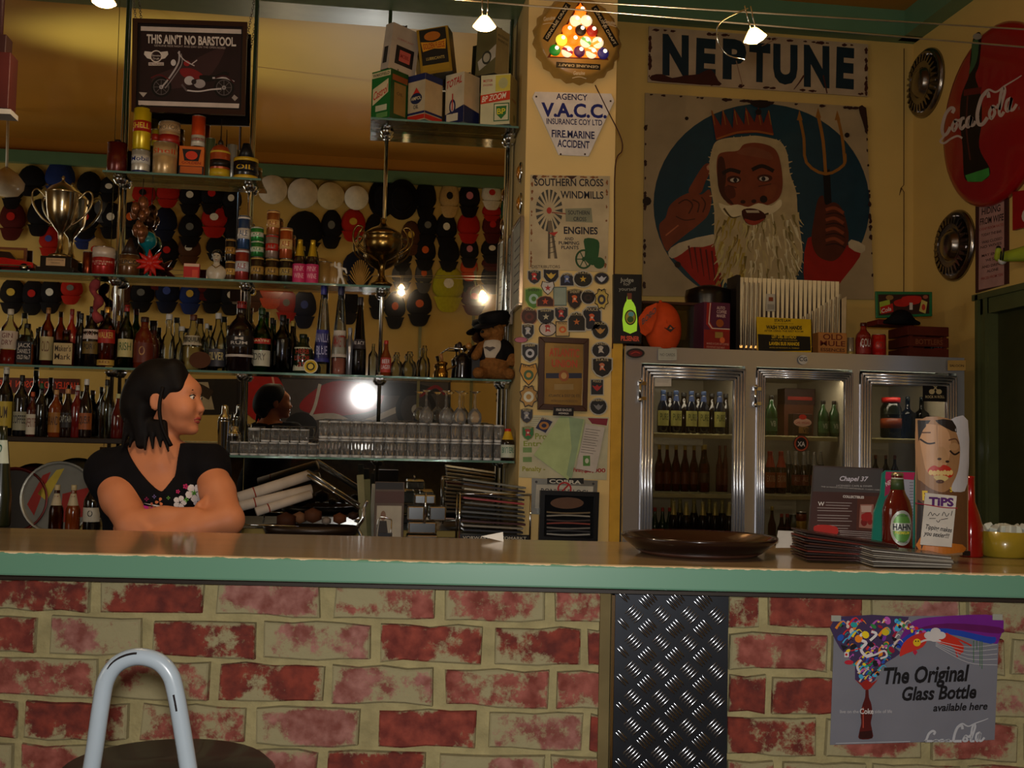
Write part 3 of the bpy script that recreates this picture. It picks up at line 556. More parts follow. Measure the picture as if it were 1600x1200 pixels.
def wedge_can(name, label, cx, yb, hpx, wl, wr, Y, z, ang, side_l, side_r, art_l=None, art_r=None, tilt=0.0, top='6a6458'):
    """square oil tin with a corner towards the camera; wl, wr = widths of its two seen faces in metres"""
    s = pxm(Vector((at(cx, 600, Y).x, Y, z))); H = hpx * s; x = xfor(cx, Y, z)
    M = Matrix.Translation((x, Y, z)) @ Matrix.Rotation(tilt, 4, 'Y') @ Matrix.Rotation(ang, 4, 'Z')
    t = thing(name, label, 'oil tin', M=M)          # corner at origin: left face runs along -x, right face along +y
    m = MB(); lm, rm = mat(side_l, 0.35, 0.2, 0.2, 0.14, 9), mat(side_r, 0.35, 0.2, 0.2, 0.14, 9); tm = mat(top, 0.4, 0.5)
    v = [(0, 0), (0, wr), (-wl, wr), (-wl, 0)]; vs = [(a, b, 0) for a, b in v] + [(a, b, H) for a, b in v]
    m.add(vs, [(3, 0, 4, 7)], lm); m.add(vs, [(0, 1, 5, 4)], rm); m.add(vs, [(1, 2, 6, 5), (2, 3, 7, 6)], lm); m.add(vs, [(4, 5, 6, 7), (3, 2, 1, 0)], tm); m.build('tin_body', t, bevel=0.002)
    m = MB(); m.lathe([(0.014, H), (0.014, H + 0.012), (0.012, H + 0.014), (0.0005, H + 0.014)], tm, 14, T3((-wl * .5, wr * .5, 0))); m.tube([(-wl * .9, wr * .5, H), (-wl * .9, wr * .5, H + .012), (-wl * .1, wr * .5, H + .012), (-wl * .1, wr * .5, H)], 0.003, tm, 6)
    m.build('screw_cap', t)
    for fn, W, fx_, fy_ in ((art_l, wl, lambda u, k: (-wl + u, -0.0004 * k), 0), (art_r, wr, lambda u, k: (0.0004 * k, u), 1)):
        if not fn: continue
        mb = MB(); k = 1
        for it in fn:
            k += 1
            if it[0] == 'r': _, a, b, c, d, col_ = it; P = [(a, b), (c, b), (c, d), (a, d)]; f = [(0, 1, 2, 3)]
            elif it[0] == 'e': _, a, b, c, d, col_ = it; P = [(a + c * math.cos(q * PI / 8), b + d * math.sin(q * PI / 8)) for q in range(16)]; f = [tuple(range(16))]
            elif it[0] == 'p': _, P, col_ = it; f = [tuple(range(len(P)))]
            else:
                _, tx, a, b, c, h, col_ = it[:7]; sl = it[7] if len(it) > 7 else 0; vv, f, w_ = text2d(tx, 0.015, 0.25 if sl else 0); P = [(a + p / w_ * (c - a), b + q * h + (p / w_) * sl) for p, q in vv]
            vs = []
            for p, q in P: xx, yy = fx_(p * W, k); vs.append((xx, yy, q * H))
            mb.add(vs, f, mat(col_, 0.4))
        mb.build('printed_panel', t)
    return t
# ================================================================= what the mirror shows: the wall of caps behind the camera
def cap_parts():
    A = mat('0c0c10', 0.8)
    c = MB(); n = 16; P = [(math.cos(a) * 0.5, 0.0) for a in (0,)]
    vs = []; fs = []; rings = 7
    for j in range(rings + 1):
        t = j / rings * PI / 2; r = math.cos(t); y = math.sin(t) * 0.42
        for k in range(n):
            a = 2 * PI * k / n; px_ = math.cos(a) * 0.5 * r; pz = math.sin(a) * 0.56 * r
            if pz < 0: pz *= 0.5
            vs.append((px_, y + (0.10 * (1 - abs(math.sin(a * 3))) * 0.25 * r), pz))
    for j in range(rings):
        for k in range(n): fs.append((j * n + k, j * n + (k + 1) % n, (j + 1) * n + (k + 1) % n, (j + 1) * n + k))
    c.add(vs, fs, A, True)
    b = MB(); vs = []; fs = []
    for j in range(5):
        t = j / 4
        for k in range(11):
            q = (k / 10 - .5); x = q * (0.92 - 0.12 * t); z = -0.22 - t * 0.36 * (1 - 0.8 * (2 * q) ** 4) ; y = 0.36 * (1 - 1.9 * q * q) + 0.12 * t * (1 - 3 * q * q); vs.append((x, y, z))
    for j in range(4):
        for k in range(10): fs.append((j * 11 + k, (j + 1) * 11 + k, (j + 1) * 11 + k + 1, j * 11 + k + 1))
    b.add(vs, fs, A, True)
    g = MB(); g.ball((0, 0.22, 0.50), 0.035, A, 8)
    l = MB(); l.add([(0.16 * math.cos(2 * PI * k / 10), 0.475 - 0.12 * (math.sin(2 * PI * k / 10) * .14 + .05), 0.10 + 0.12 * math.sin(2 * PI * k / 10)) for k in range(10)], [tuple(range(10))], A)
    return [(p.build(n_)) for p, n_ in ((c, 'crown'), (b, 'peak'), (g, 'button'), (l, 'badge'))]
_cp = cap_parts(); CAPM = [o.data for o in _cp]
for o in _cp: bpy.data.objects.remove(o)
CN = {'k': ('black', '0d0c10'), 'n': ('navy', '10162c'), 'r': ('red', 'a01c10'), 'o': ('orange', 'c2461a'), 'c': ('cream', 'b89a68'), 'w': ('white', 'cfc8bc'), 'b': ('blue', '1c2c60'), 'g': ('grey', '4a4a4c'), 'm': ('maroon', '4a1210'), 't': ('teal', '1a5a50'), 'y': ('yellow', 'a8a21a'), 'h': ('brown', '4a2c18')}
BADGE = {'w': 'd8d4c8', 'r': 'b02018', 'p': 'c07888', 'o': 'c85a20', 'g': '6a6a66', 'b': '3a4a90', 'k': '101010', 'y': 'c0a040'}
def hat(px, py, w_, h_, c, bg, where, tone=None):
    p = mir(px, py, BACKY + 0.01); s = ((p - EYE).length + 0) ; d = (hit(px, py, MP, MN) - EYE).length + (p - hit(px, py, MP, MN)).length; s = d / F
    t = thing('baseball_cap', '', 'cap', p, 0, 'caps on the far wall seen in the mirror'); t.scale = (w_ * s, w_ * s * .6, h_ * s)
    cm = mat(CN[c][1], 0.8); bm = mat(BADGE[bg], 0.6) if bg else cm
    for me, n_ in zip(CAPM, ('crown', 'peak', 'button', 'badge')):
        if n_ == 'badge' and not bg: continue
        o = bpy.data.objects.new(n_, me); COL.objects.link(o); o.parent = t; o.location.y = 0.0
        o.material_slots[0].link = 'OBJECT'; o.material_slots[0].material = bm if n_ == 'badge' else cm
    t['label'] = '%s cap%s %s' % (CN[c][0], '' if not bg else ' with %s badge' % {'w': 'white', 'r': 'red', 'p': 'pink', 'o': 'orange', 'g': 'grey', 'b': 'blue', 'k': 'black', 'y': 'yellow'}[bg], where)
    return t
caps = [(665, 312, 33, 56, 'k', '', 'below the beam right of two big black hats'), (702, 312, 32, 50, 'c', 'k', 'between two black caps, top row'), (733, 312, 34, 50, 'k', 'p', 'in the top row beside the white one'), (768, 306, 32, 40, 'w', 'r', 'at the pillar end of the top row'),
 (768, 332, 30, 26, 'r', '', 'tucked under the white cap by the pillar'), (789, 330, 14, 40, 't', '', 'half cut by the pillar'), (668, 357, 33, 46, 'k', 'g', 'second row, straight under the tall one'), (697, 360, 34, 50, 'k', 'w', 'second row, with small white writing'), (732, 356, 36, 44, 'r', '', 'bright, second row, second from pillar'),
 (769, 356, 32, 44, 'm', 'r', 'second row nearest the pillar'), (789, 362, 16, 40, 'k', '', 'second row cut by the pillar'), (642, 372, 32, 48, 'h', 'y', 'beside the bronze cup handle'), (628, 402, 32, 40, 'k', 'g', 'third row right below the bronze cup'), (664, 396, 34, 48, 'k', 'o', 'third row with a faint emblem'), (701, 398, 34, 48, 'k', '', 'third row without any badge'),
 (733, 394, 30, 44, 'k', 'p', 'third row with a round patch'), (768, 392, 34, 36, 'k', 'w', 'third row with two small marks'), (768, 413, 32, 20, 'm', '', 'squeezed below the third row'), (628, 432, 32, 40, 'g', 'k', 'fourth row beside the chrome pole'), (662, 432, 28, 46, 'g', 'o', 'fourth row left of the yellow one'),
 (700, 450, 50, 66, 'y', 'w', 'the big bright one'), (733, 420, 28, 34, 'o', '', 'fourth row, the glossy one'), (733, 445, 26, 24, 'k', '', 'under the glossy orange one'), (768, 436, 34, 42, 'k', '', 'fourth row near the pillar'), (617, 484, 33, 52, 'k', 'o', 'lowest row left, above the glasses'), (655, 480, 40, 52, 'k', 'o', 'lowest row with flame print'), (740, 468, 40, 44, 'm', 'r', 'lowest row behind the hanging lamp'),
 (552, 352, 38, 46, 'r', 'y', 'left of the bronze cup'), (518, 358, 34, 54, 'k', 'g', 'with a chain, beside the red one'), (585, 362, 30, 50, 'k', '', 'behind the bronze cup'), (476, 365, 56, 62, 'k', '', 'the widest one, above the pink bottles'), (500, 420, 34, 30, 'c', '', 'behind the small dancing figure'), (560, 420, 50, 50, 'n', '', 'below the bronze cup'),
 (50, 283, 38, 40, 'k', '', 'top row above the trophy, first'), (94, 280, 42, 48, 'b', '', 'top row behind the trophy lid'), (140, 292, 36, 40, 'k', '', 'top row right of the trophy'), (172, 296, 32, 34, 'k', 'w', 'top row left of the chrome pole'), (20, 300, 30, 44, 'k', '', 'top row, nearest the picture edge'), (225, 306, 34, 40, 'r', 'k', 'under the left half of the small shelf'),
 (263, 304, 34, 36, 'r', '', 'bright, under the small shelf'), (298, 310, 34, 44, 'k', 'w', 'under the small shelf, third'), (332, 308, 36, 48, 'k', 'r', 'under the small shelf, fourth'), (362, 315, 30, 44, 'k', 'w', 'with chequered print, near the second pole'), (336, 345, 40, 46, 'r', 'w', 'with an oval patch'), (20, 345, 36, 50, 'm', 'r', 'second row by the picture edge'), (62, 340, 34, 48, 'k', '', 'second row left of the trophy stem'),
 (78, 378, 30, 40, 'r', 'b', 'third row behind the trophy stem'), (135, 345, 36, 48, 'k', 'r', 'second row between the trophy handles'), (132, 372, 30, 30, 'b', '', 'third row, small, beside the trophy'), (175, 345, 36, 48, 'k', 'w', 'second row beside the first pole'), (205, 345, 34, 50, 'k', 'o', 'second row right of the first pole'), (150, 395, 34, 42, 'c', 'r', 'third row above the red tin'),
 (215, 395, 34, 40, 'k', '', 'third row above the brown jar'), (258, 350, 36, 46, 'n', '', 'second row over the copper star'), (298, 360, 36, 46, 'k', 'g', 'second row middle'), (366, 362, 34, 50, 'k', '', 'behind the stacked cans'), (262, 396, 34, 44, 'k', 'r', 'third row over the red star'), (296, 392, 34, 40, 'h', 'w', 'third row over the red packet'), (340, 388, 34, 36, 'k', '', 'third row over the white bust'),
 (20, 462, 36, 46, 'k', 'y', 'lower rows, first from the picture edge'), (52, 464, 34, 46, 'k', 'r', 'lower rows, second from the picture edge'), (80, 462, 34, 46, 'k', 'w', 'lower rows, third from the picture edge'), (112, 454, 32, 36, 'r', 'g', 'lower rows, bright'), (190, 462, 30, 44, 'h', 'w', 'lower rows right of the first pole'), (222, 462, 36, 44, 'k', 'g', 'lower rows, with grey wings'),
 (262, 460, 36, 50, 'n', 'b', 'lower rows, over the glass jug'), (298, 464, 34, 46, 'b', 'y', 'lower rows, over the silver tap'), (332, 464, 34, 44, 'k', '', 'lower rows, plain'), (362, 466, 36, 46, 'k', 'w', 'lower rows, behind the big dark bottle'), (396, 462, 32, 44, 'h', 'c' if 0 else 'y', 'lower rows beside the second pole'), (424, 456, 40, 46, 'o', '', 'lower rows beside the lamp glow'), (448, 478, 34, 46, 'r', 'g', 'lower rows under the lamp glow'),
 (476, 482, 36, 54, 'n', 'b', 'lower rows with star badge'), (590, 470, 28, 50, 'k', '', 'lower rows beside the third pole'), (545, 478, 34, 50, 'k', '', 'lower rows between the tall conical bottles'), (320, 452, 26, 30, 'm', '', 'lower rows, dark red'), (245, 440, 24, 22, 'm', '', 'just under the middle shelf'), (160, 330, 26, 30, 'g', '', 'small grey one beside the first pole')]
for a in caps: hat(*a)
for i, (px, py, r, lab) in enumerate([(427, 298, 22, 'first and widest of four round white hats in the mirrored top row'), (474, 304, 23, 'round white hat with a chin strap, second in the mirrored top row'), (517, 308, 21, 'round cream hat with dark band, third in the mirrored top row'), (557, 311, 18.5, 'smallest round white hat, last in the mirrored top row')]):
    p = mir(px, py, BACKY + 0.01); s = (11.5) / F; R = r * s; t = thing('sailor_hat', lab, 'hat', p, 0, 'round white hats on the far wall')
    wm = mat(('d8cfc0', 'd2c8b8', 'c8b890', 'e0dcd0')[i], 0.8); Q = T3(rot=(-PI / 2, 0, 0))
    MB().lathe([(R * .55, 0), (R * .60, .05), (R * .98, .06), (R, .075), (R * .96, .09), (.001, .10)], wm, 22, Q).build('crown', t)
    MB().lathe([(R * .62, 0.001), (R * .64, .045)], mat('14121a', .7), 22, Q).build('hat_band', t)
for px, py, rx, ry, lab in ((597, 310, 21, 30, 'tall black hat in the mirrored top row beside the chrome pole'), (628, 312, 25, 31, 'biggest black hat in the mirrored top row, right of the chrome pole')):
    p = mir(px, py, BACKY + (0.01 if px < 610 else 0.14)); s = 11.5 / F; t = thing('felt_hat', lab, 'hat', p); Q = T3(rot=(-PI / 2, 0, 0), sc=(rx * s, ry * s, 1)); bk = mat('0c0a0e', .85)
    MB().lathe([(1, 0.0), (1, .008), (.62, .012), (.58, .09), (.42, .115), (.001, .10)], bk, 22, Q).build('crown', t); MB().lathe([(.63, .012), (.61, .03)], mat('241c20', .6), 22, Q).build('hat_band', t)
# signs and pictures on that wall
a = mirart(60, 603); a.T('HARLEY - DAVIDSON  HARLEY', 122, 608, -20, 603, 10, 'd8401c', 0.02)
a.done('name_board', 'dark red board with orange HARLEY - DAVIDSON lettering, read backwards in the mirror', 'sign', board=[(-40, 589), (124, 592), (124, 616), (-40, 613)], thick=0.02, bm=mat('4a100c', .5), art='lettering')
a = mirart(590, 650); a.P([(440, 592), (700, 598), (700, 690), (440, 690)], mat('4a4648', .5)); a.P([(480, 618), (520, 596), (575, 600), (600, 612), (585, 640), (520, 650), (470, 640)], 'a01c20', 5); a.S([(470, 655), (520, 650), (560, 662), (620, 640)], 9, 'b8b8bc'); a.S([(500, 600), (490, 640), (470, 670)], 5, 'c8c8cc')
a.E(650, 640, 32, 34, '141418'); a.E(650, 640, 24, 26, '3c3a3e'); a.E(650, 640, 7, 8, 'b0b0b4'); a.E(470, 668, 26, 24, '141418'); a.P([(560, 600), (640, 598), (690, 612), (640, 618), (580, 616)], '17161c', 4); a.S([(655, 620), (680, 604), (695, 616)], 5, '8a2030')
a.done('motorcycle_poster', 'large poster of a red motorcycle, mirrored over the glasses', 'poster', board=[(436, 588), (704, 594), (704, 694), (436, 694)], thick=0.015, bm=mat('1c1a1c'), art='printed_picture')
a = mirart(300, 600); a.P([(205, 597), (325, 597), (335, 640), (215, 640)], 'b8a888'); a.S([(225, 628), (250, 606), (300, 604), (330, 618)], 16, '3a2a1c'); a.E(240, 620, 18, 14, '2a201a')
a.done('sepia_picture', 'pale framed picture on the far wall, mirrored behind the bartender\'s forehead', 'picture', board=[(195, 592), (372, 592), (372, 648), (195, 648)], thick=0.02, bm=mat('1c1612'))
a = mirart(420, 610); a.E(412, 620, 34, 40, 'b01c18'); a.S([(425, 585), (432, 615), (448, 640)], 3, 'd8a090')
a.done('red_poster', 'red rounded poster on the far wall, mirrored above the bartender\'s reflection', 'poster', board=[(370, 578), (452, 580), (452, 650), (370, 648)], thick=0.012, bm=mat('1e1a1c'))
m = MB()
for x in (655, 738):
    p = mir(x, 560, BACKY + .03); m.box((p.x, p.y, 1.5), (0.03, 0.03, 2.6), mat('7c7a50', .5))
struct(m, 'trim_7')
# ================================================================= top left shelf: small oil tins, and the framed poster
Y1 = 5.32; Z1 = SZ['top_left']
t = can('petrol_tin', 'dark red square petrol tin at the end of the small left shelf', 183, Y1, Z1, 48, 30, '5a120c', cat='tin', top='3a1410', neck=False, spout=(.35, .3, 6, '2a1a14'))
can('grease_tin', 'white tin marked Mobil under the yellow tin', 220, Y1 - .015, Z1, 37, 28, 'c8c4b8', [(.42, .78, 'd8d4cc', 'Mobil', '1a2a6a'), (0, .12, '1c2a5a')], cat='tin', neck=False)
can('oil_can', 'tall yellow oil can with red shell sticker standing on a white tin', 222, Y1 - .015, Z1 + .1165, 66, 27, 'd0b414', [(.42, .68, 'b02414', 'SHELL', 'e0c040')], top='4a4030', spout=(.5, .4, 5, '3a3020'))
can('cream_pail', 'cream pail with small red shell mark', 258, Y1 - .02, Z1, 50, 37, 'b89868', [(.55, .85, 'b89868', 'Shell', 'c04a20')], cat='pail', neck=False)
can('red_cream_tin', 'red and cream tin standing on the cream pail', 265, Y1 + .02, Z1 + .155, 36, 32, 'b89870', [(0, .42, '9a1e14'), (.55, .9, 'b89870', 'MOTOR', '6a5a40')], cat='tin', neck=False, spout=(.4, .35, 4, '3a2a20'))
can('small_yellow_tin', 'small yellow tin squeezed beside the tall yellow oil can', 243, Y1 + .035, Z1 + .155, 26, 13, 'b8a428', [(.3, .7, 'a82a18')], cat='tin', neck=False)
can('grease_cartridge', 'orange grease cartridge with white foot standing on the orange box', 310, Y1, Z1 + .152, 48, 21, 'd0481c', [(0, .36, 'd0c8b8'), (.14, .28, 'd0c8b8', 'GREASE', 'a02a14')], cat='cartridge', neck=False)
can('green_tin', 'pale green tin behind the orange cartridge', 328, Y1 + .03, Z1, 66, 15, '5c6a48', cat='tin', neck=False)
def carton(name, label, px, Y, z, hpx, wpx, dep, c, cat='box', rot=0.0, art=None, tilt=0.0, open_top=False, x=None, bev=.002, parts=None):
    s = pxm(Vector((at(px, 600, Y).x, Y, z))); H, W = hpx * s, wpx * s; x = xfor(px, Y, z + H / 2) if x is None else x
    t = thing(name, label, cat, M=Matrix.Translation((x, Y, z)) @ Matrix.Rotation(tilt, 4, 'Y') @ Matrix.Rotation(rot, 4, 'Z'))
    MB().box((0, dep / 2, H / 2), (W, dep, H), c if not isinstance(c, str) else mat(c, .55)).build('carton', t, bevel=bev)
    if art:
        mb = MB(); k = 1
        for it in art:
            k += 1; y = -0.0005 * k
            if it[0] == 'r': _, a, b, c_, d, col_ = it; mb.add([(p * W - W / 2, y, q * H) for p, q in ((a, b), (c_, b), (c_, d), (a, d))], [(0, 1, 2, 3)], mat(col_, .5))
            elif it[0] == 'e': _, a, b, c_, d, col_ = it; mb.add([((a + c_ * math.cos(q * PI / 8)) * W - W / 2, y, (b + d * math.sin(q * PI / 8)) * H) for q in range(16)], [tuple(range(16))], mat(col_, .5))
            elif it[0] == 'p': _, P, col_ = it; mb.add([(p * W - W / 2, y, q * H) for p, q in P], [tuple(range(len(P)))], mat(col_, .5))
            else: _, tx, a, b, c_, h, col_ = it; v, f, w_ = text2d(tx, .015); mb.add([((a + p / w_ * (c_ - a)) * W - W / 2, y, (b + q * h) * H) for p, q in v], f, mat(col_, .5))
        mb.build('printed_face', t)
    return t
carton('lubricant_box', 'orange and black box with a car emblem under the orange cartridge', 299, Y1 - .02, Z1, 49, 38, .09, 'c8641c', art=[('r', 0, 0, 1, .36, '14141c'), ('r', .06, .12, .94, .34, 'b8581c'), ('p', [(.12, .9), (.88, .9), (.78, .52), (.22, .52)], '1a1214'), ('e', .5, .7, .24, .14, 'd03a1c'), ('t', 'GOLDEN', .12, .42, .88, .08, '8a1e10')])
t = thing('pump_oiler', 'yellow and red oil can with a thin upright spout', 'oil can', (xfor(343, Y1 - .02, Z1), Y1 - .02, Z1)); s = .0031
MB().lathe([(.045, 0), (.048, .004), (.048, .12), (.044, .135), (.036, .15), (.012, .165)], mat('a0431a', .35, .3, .3), 20).build('tin_body', t); MB().lathe([(.0485, .004), (.0485, .04)], mat('b89a20', .4), 20).lathe([(.0485, .05), (.0485, .085)], mat('1c1410', .4), 20).lathe([(.049, .118), (.0475, .128)], mat('c0a030', .4), 20).build('printed_band', t)
MB().lathe([(.014, .16), (.013, .18), (.004, .19), (.003, .215), (.0015, .29), (.0008, .29)], mat('2c241c', .3, .6), 10).build('spout', t)
can('dark_oil_jar', 'black and yellow rounded oil jar with dark cap beside the second pole', 384, Y1 - .01, Z1, 34, 38, '121218', [(0, .16, 'c8a020'), (.82, .98, 'c8a020'), (.3, .7, '121218', 'OIL', 'c8a020')], cat='jar', neck=True, spout=(.7, .3, 24, '101014'))
can('white_tin_back', 'plain pale tin behind the black and yellow jar', 362, Y1 + .035, Z1, 58, 16, '9a9890', cat='tin', neck=False)
# framed motorcycle poster hung on chains
a = wallart(297, 105, 5.30); a.R(212, 37, 384, 176, '140c10')
a.P([(220, 41), (377, 46), (377, 53), (220, 48)], 'c8b8b0').P([(216, 157), (374, 162), (373, 169), (216, 164)], 'c8b8b0').P([(220, 50), (377, 55), (374, 161), (217, 155)], '241216')
a.P([(330, 80), (352, 76), (320, 125), (250, 140), (240, 120), (290, 100)], '3a2224', 4)
a.T("THIS AIN'T NO BARSTOOL.", 229, 67, 369, 72, 13, 'd8ccc4', 0.03).T('GENUINE RIDE NIGHT AND DAY ON THE OPEN ROAD', 241, 72.5, 352, 76.5, 3, 'b8a8a0')
for sg in (-1, 1): a.P([(244, 82), (244 + sg * 18, 80), (244 + sg * 19, 85), (244 + sg * 14, 91), (244, 95)], 'd0c4bc')
a.E(244, 88, 9.5, 9.5, 'd8ccc4').E(244, 88, 7.8, 7.8, '281418').T('Genuine', 237, 88, 251, 88.5, 3.2, 'd8ccc4').T('Draft', 239, 93, 249, 93.5, 3.2, 'd8ccc4').R(232, 97.5, 256, 102.5, 'c8b8b0').T('MILWAUKEE', 233.5, 101.5, 254.5, 101.8, 2.6, '3a1c20')
def wheel(cx, cy, r): a.E(cx, cy, r, r, '0a080a').E(cx, cy, r * .78, r * .78, '5a5254').E(cx, cy, r * .70, r * .70, '1c1214').E(cx, cy, r * .2, r * .2, 'b8b0b0'); [a.S([(cx, cy), (cx + r * .72 * math.cos(k * PI / 4), cy + r * .72 * math.sin(k * PI / 4))], .7, '6a6264', 0) for k in range(8)]
wheel(252, 136, 16); wheel(350, 137, 16)
a.S([(280, 80), (279, 98), (266, 120), (253, 136)], 2.6, 'b0a6a8').S([(283, 84), (284, 100), (270, 122), (258, 138)], 1.6, '8a8082').E(271, 98, 4, 5, 'd0c8c8').E(292, 99, 5, 4.5, '9a2024').S([(278, 82), (288, 94), (304, 103)], 1.6, 'c0b4b4').S([(300, 100), (308, 94)], 1.6, 'c0b4b4')
a.P([(282, 108), (298, 107), (312, 113), (318, 121), (300, 124), (284, 118)], '7a1a20', 4).P([(312, 118), (335, 118), (350, 112), (358, 116), (344, 124), (318, 128)], '0c0a0c', 4).S([(332, 122), (352, 122), (366, 128)], 2.6, 'b8aeb0').E(296, 126, 8, 7, 'b8b0b2').E(312, 131, 9, 7, 'a09698').E(303, 128, 4, 4, '2a1e20').S([(290, 141), (310, 143), (330, 140), (346, 139)], 2.2, 'c8bebe').S([(284, 132), (292, 142)], 3, '5a4c4e').S([(236, 122), (250, 117), (266, 126)], 2, '5a1418').S([(336, 122), (352, 119), (366, 130)], 2.6, '3a1014')
a.P([(217, 144), (230, 145), (224, 152)], 'b0a49c').P([(366, 148), (372, 153), (367, 158), (362, 153)], '9a8e88')
pt_ = a.done('motorcycle_poster', 'framed motorcycle poster THIS AIN\'T NO BARSTOOL hung on chains', 'poster', board=[(210, 31), (386, 37), (382, 180), (208, 174)], thick=.012, bm=mat('1a0a0c', .4), art='printed_picture')
fm = MB(); q = [a.to(*p) for p in ((208, 30), (387, 36), (383, 181), (206, 175))]; q2 = [a.to(*p) for p in ((216, 37), (380, 43), (377, 173), (213, 168))]
for i in range(4):
    j = (i + 1) % 4; P4 = [q[i], q[j], q2[j], q2[i]]; fm.slab(P4, -.014, .004, mat('2a0e0e', .35, 0, .3))
fm.build('frame', pt_)
def chain(parent, M, p0, p1, n=26, r=.0055):
    inv = M.inverted(); A, B = inv @ p0, inv @ p1; mb = MB(); d = (B - A).normalized()
    for k in range(n):
        c = A.lerp(B, (k + .5) / n); L = (B - A).length / n * .72; e = Vector((0, 1, 0)) if k % 2 else d.cross(Vector((0, 1, 0))).normalized()
        mb.tube([c + d * (L * math.cos(t)) + e * (r * math.sin(t)) for t in (2 * PI * i / 8 for i in range(8))], .0014, mat('8a8078', .3, .9), 5, True)
    mb.build('chain', parent)
chain(pt_, a.M, at(214, 50, 5.30), at(203, 0, 5.30) + Vector((0, 0, .12))); chain(pt_, a.M, at(386, 60, 5.30), at(403, 0, 5.30) + Vector((0, 0, .12)))
# ================================================================= top right shelf: square oil tins
Z2 = SZ['top_right']; YC = 5.165
wedge_can('oil_tin', 'green oil tin marked Castrol at the left end of the upper shelf', 608.7, 182, 78, .125, .125, YC, Z2, -.78, '1f6a2c', '1c4a20', [('r', 0, .86, 1, .97, 'c8bc90'), ('t', 'WAKEFIELD', .06, .885, .94, .06, '2a2a20'), ('p', [(.08, .30), (.9, .52), (.9, .80), (.08, .64)], 'c8b890'), ('t', 'Castrol', .12, .40, .88, .16, 'b83020', .13), ('r', .25, .16, .85, .28, 'b8b898'), ('r', .3, .02, .9, .12, '5a8a4a')], [('r', .1, .78, .96, .9, '8a4a24'), ('r', .2, .1, .86, .74, '8a6a34'), ('t', 'OIL', .35, .5, .7, .06, '5a4424')])
wedge_can('oil_tin', 'white oil tin with blue top band and red stripe, second on the upper shelf', 663, 183, 74, .112, .125, YC, Z2, -.80, 'c0b090', 'bba37c', [('r', 0, .86, 1, 1, '1c2450'), ('r', 0, .14, 1, .19, '1c2450'), ('r', 0, .02, 1, .12, 'b0281c'), ('p', [(.5, .72), (.8, .52), (.2, .52)], 'b02a20'), ('e', .5, .48, .34, .12, '1c2440'), ('t', 'AMPOL', .2, .45, .8, .07, 'c8b890'), ('t', 'OIL', .35, .26, .65, .08, '4a4440')], [('r', 0, .86, 1, 1, '1c2450'), ('r', 0, .14, 1, .19, '1c2450'), ('r', 0, .02, 1, .12, 'b0281c')])
wedge_can('oil_tin', 'white oil tin marked TOTAL with dark blue foot, third on the upper shelf', 724, 187, 80, .118, .118, YC, Z2, -.78, 'c8bca0', 'bca888', [('p', [(0, .2), (1, .34), (1, 0), (0, 0)], '141c44'), ('r', .08, .05, .7, .2, 'c4bca4'), ('t', 'TOTAL', .06, .72, .88, .14, 'b0241c', .08), ('e', .4, .34, .17, .15, '1c2048'), ('e', .4, .34, .10, .10, 'b8aca0'), ('r', .37, .26, .43, .6, 'a82a20')], [('p', [(0, .34), (1, .28), (1, 0), (0, 0)], '141c44')])
wedge_can('oil_tin', 'white oil tin marked BP ZOOM beside the pillar', 796, 188, 80, .150, .125, YC - .01, Z2, -.42, 'c8c4a0', 'a8965c', [('r', .5, .66, 1, .98, 'c8b84a'), ('e', .76, .82, .16, .11, 'b0ac78'), ('t', 'MOTOR', .08, .86, .4, .05, 'b05048'), ('t', 'ENGINES', .08, .78, .4, .04, 'b06a60'), ('p', [(0, .42), (1, .48), (1, .66), (0, .6)], 'c03a20'), ('t', 'BP ZOOM', .04, .46, .88, .11, 'e0d4c0', .06), ('r', .46, .06, .98, .42, '2c5c38'), ('r', .49, .08, .95, .40, 'c8c4a0'), ('p', [(.54, .36), (.9, .36), (.88, .2), (.72, .1), (.56, .2)], '2a6a34'), ('t', 'BP', .58, .2, .86, .11, 'd8c830')], [('t', 'WITHDRAW', .2, .5, .8, .05, 'a05830'), ('e', .6, .18, .12, .08, '6a6a38')])
ZT = Z2 + .2455
wedge_can('oil_tin', 'pale oil tin with black label stacked on the green tin, leaning right', 606, 106, 74, .062, .165, YC + .02, ZT, -.95, 'c0b0a0', 'b0a294', [('r', .2, .14, .7, .5, '2a2624')], [('r', .2, .16, .86, .56, '16141a'), ('r', .34, .24, .74, .48, 'b05048'), ('t', 'MOBIL', .38, .32, .7, .08, '8a2a28'), ('t', 'LUBRICANT', .2, .68, .8, .04, 'a06a60')], tilt=.10)
wedge_can('oil_tin', 'brown and yellow oil tin marked GOLDEN FLEECE, tilted on top of the stack', 707, 104, 72, .158, .11, YC + .03, ZT + .012, -.30, '8a6a14', '4a3010', [('r', .08, .1, .92, .98, '141210'), ('r', .08, .06, .92, .2, '94721c'), ('e', .48, .82, .26, .1, 'a05a18'), ('p', [(.14, .5), (.5, .54), (.86, .5), (.9, .72), (.5, .68), (.1, .72)], 'b8801c'), ('t', 'GOLDEN FLEECE', .16, .55, .84, .12, '8a1c10'), ('t', 'LUBRICANTS', .22, .3, .8, .06, 'a8904c')], [], tilt=-.13)
wedge_can('oil_tin', 'faded grey oil tin stacked on the white tins next to the pillar', 773, 98, 74, .118, .112, YC + .02, ZT + .012, -.72, '66603e', 'a08c5c', [('p', [(.2, .1), (1, .34), (1, .62), (.1, .3)], 'b0a898'), ('e', .55, .36, .24, .15, '3a3a30'), ('e', .55, .36, .17, .10, 'a09884')], [('t', 'MULTIGRADE', .1, .82, .9, .05, '6a5a38'), ('t', 'ENGINE OIL', .1, .72, .9, .05, '6a5a38')], tilt=.03)
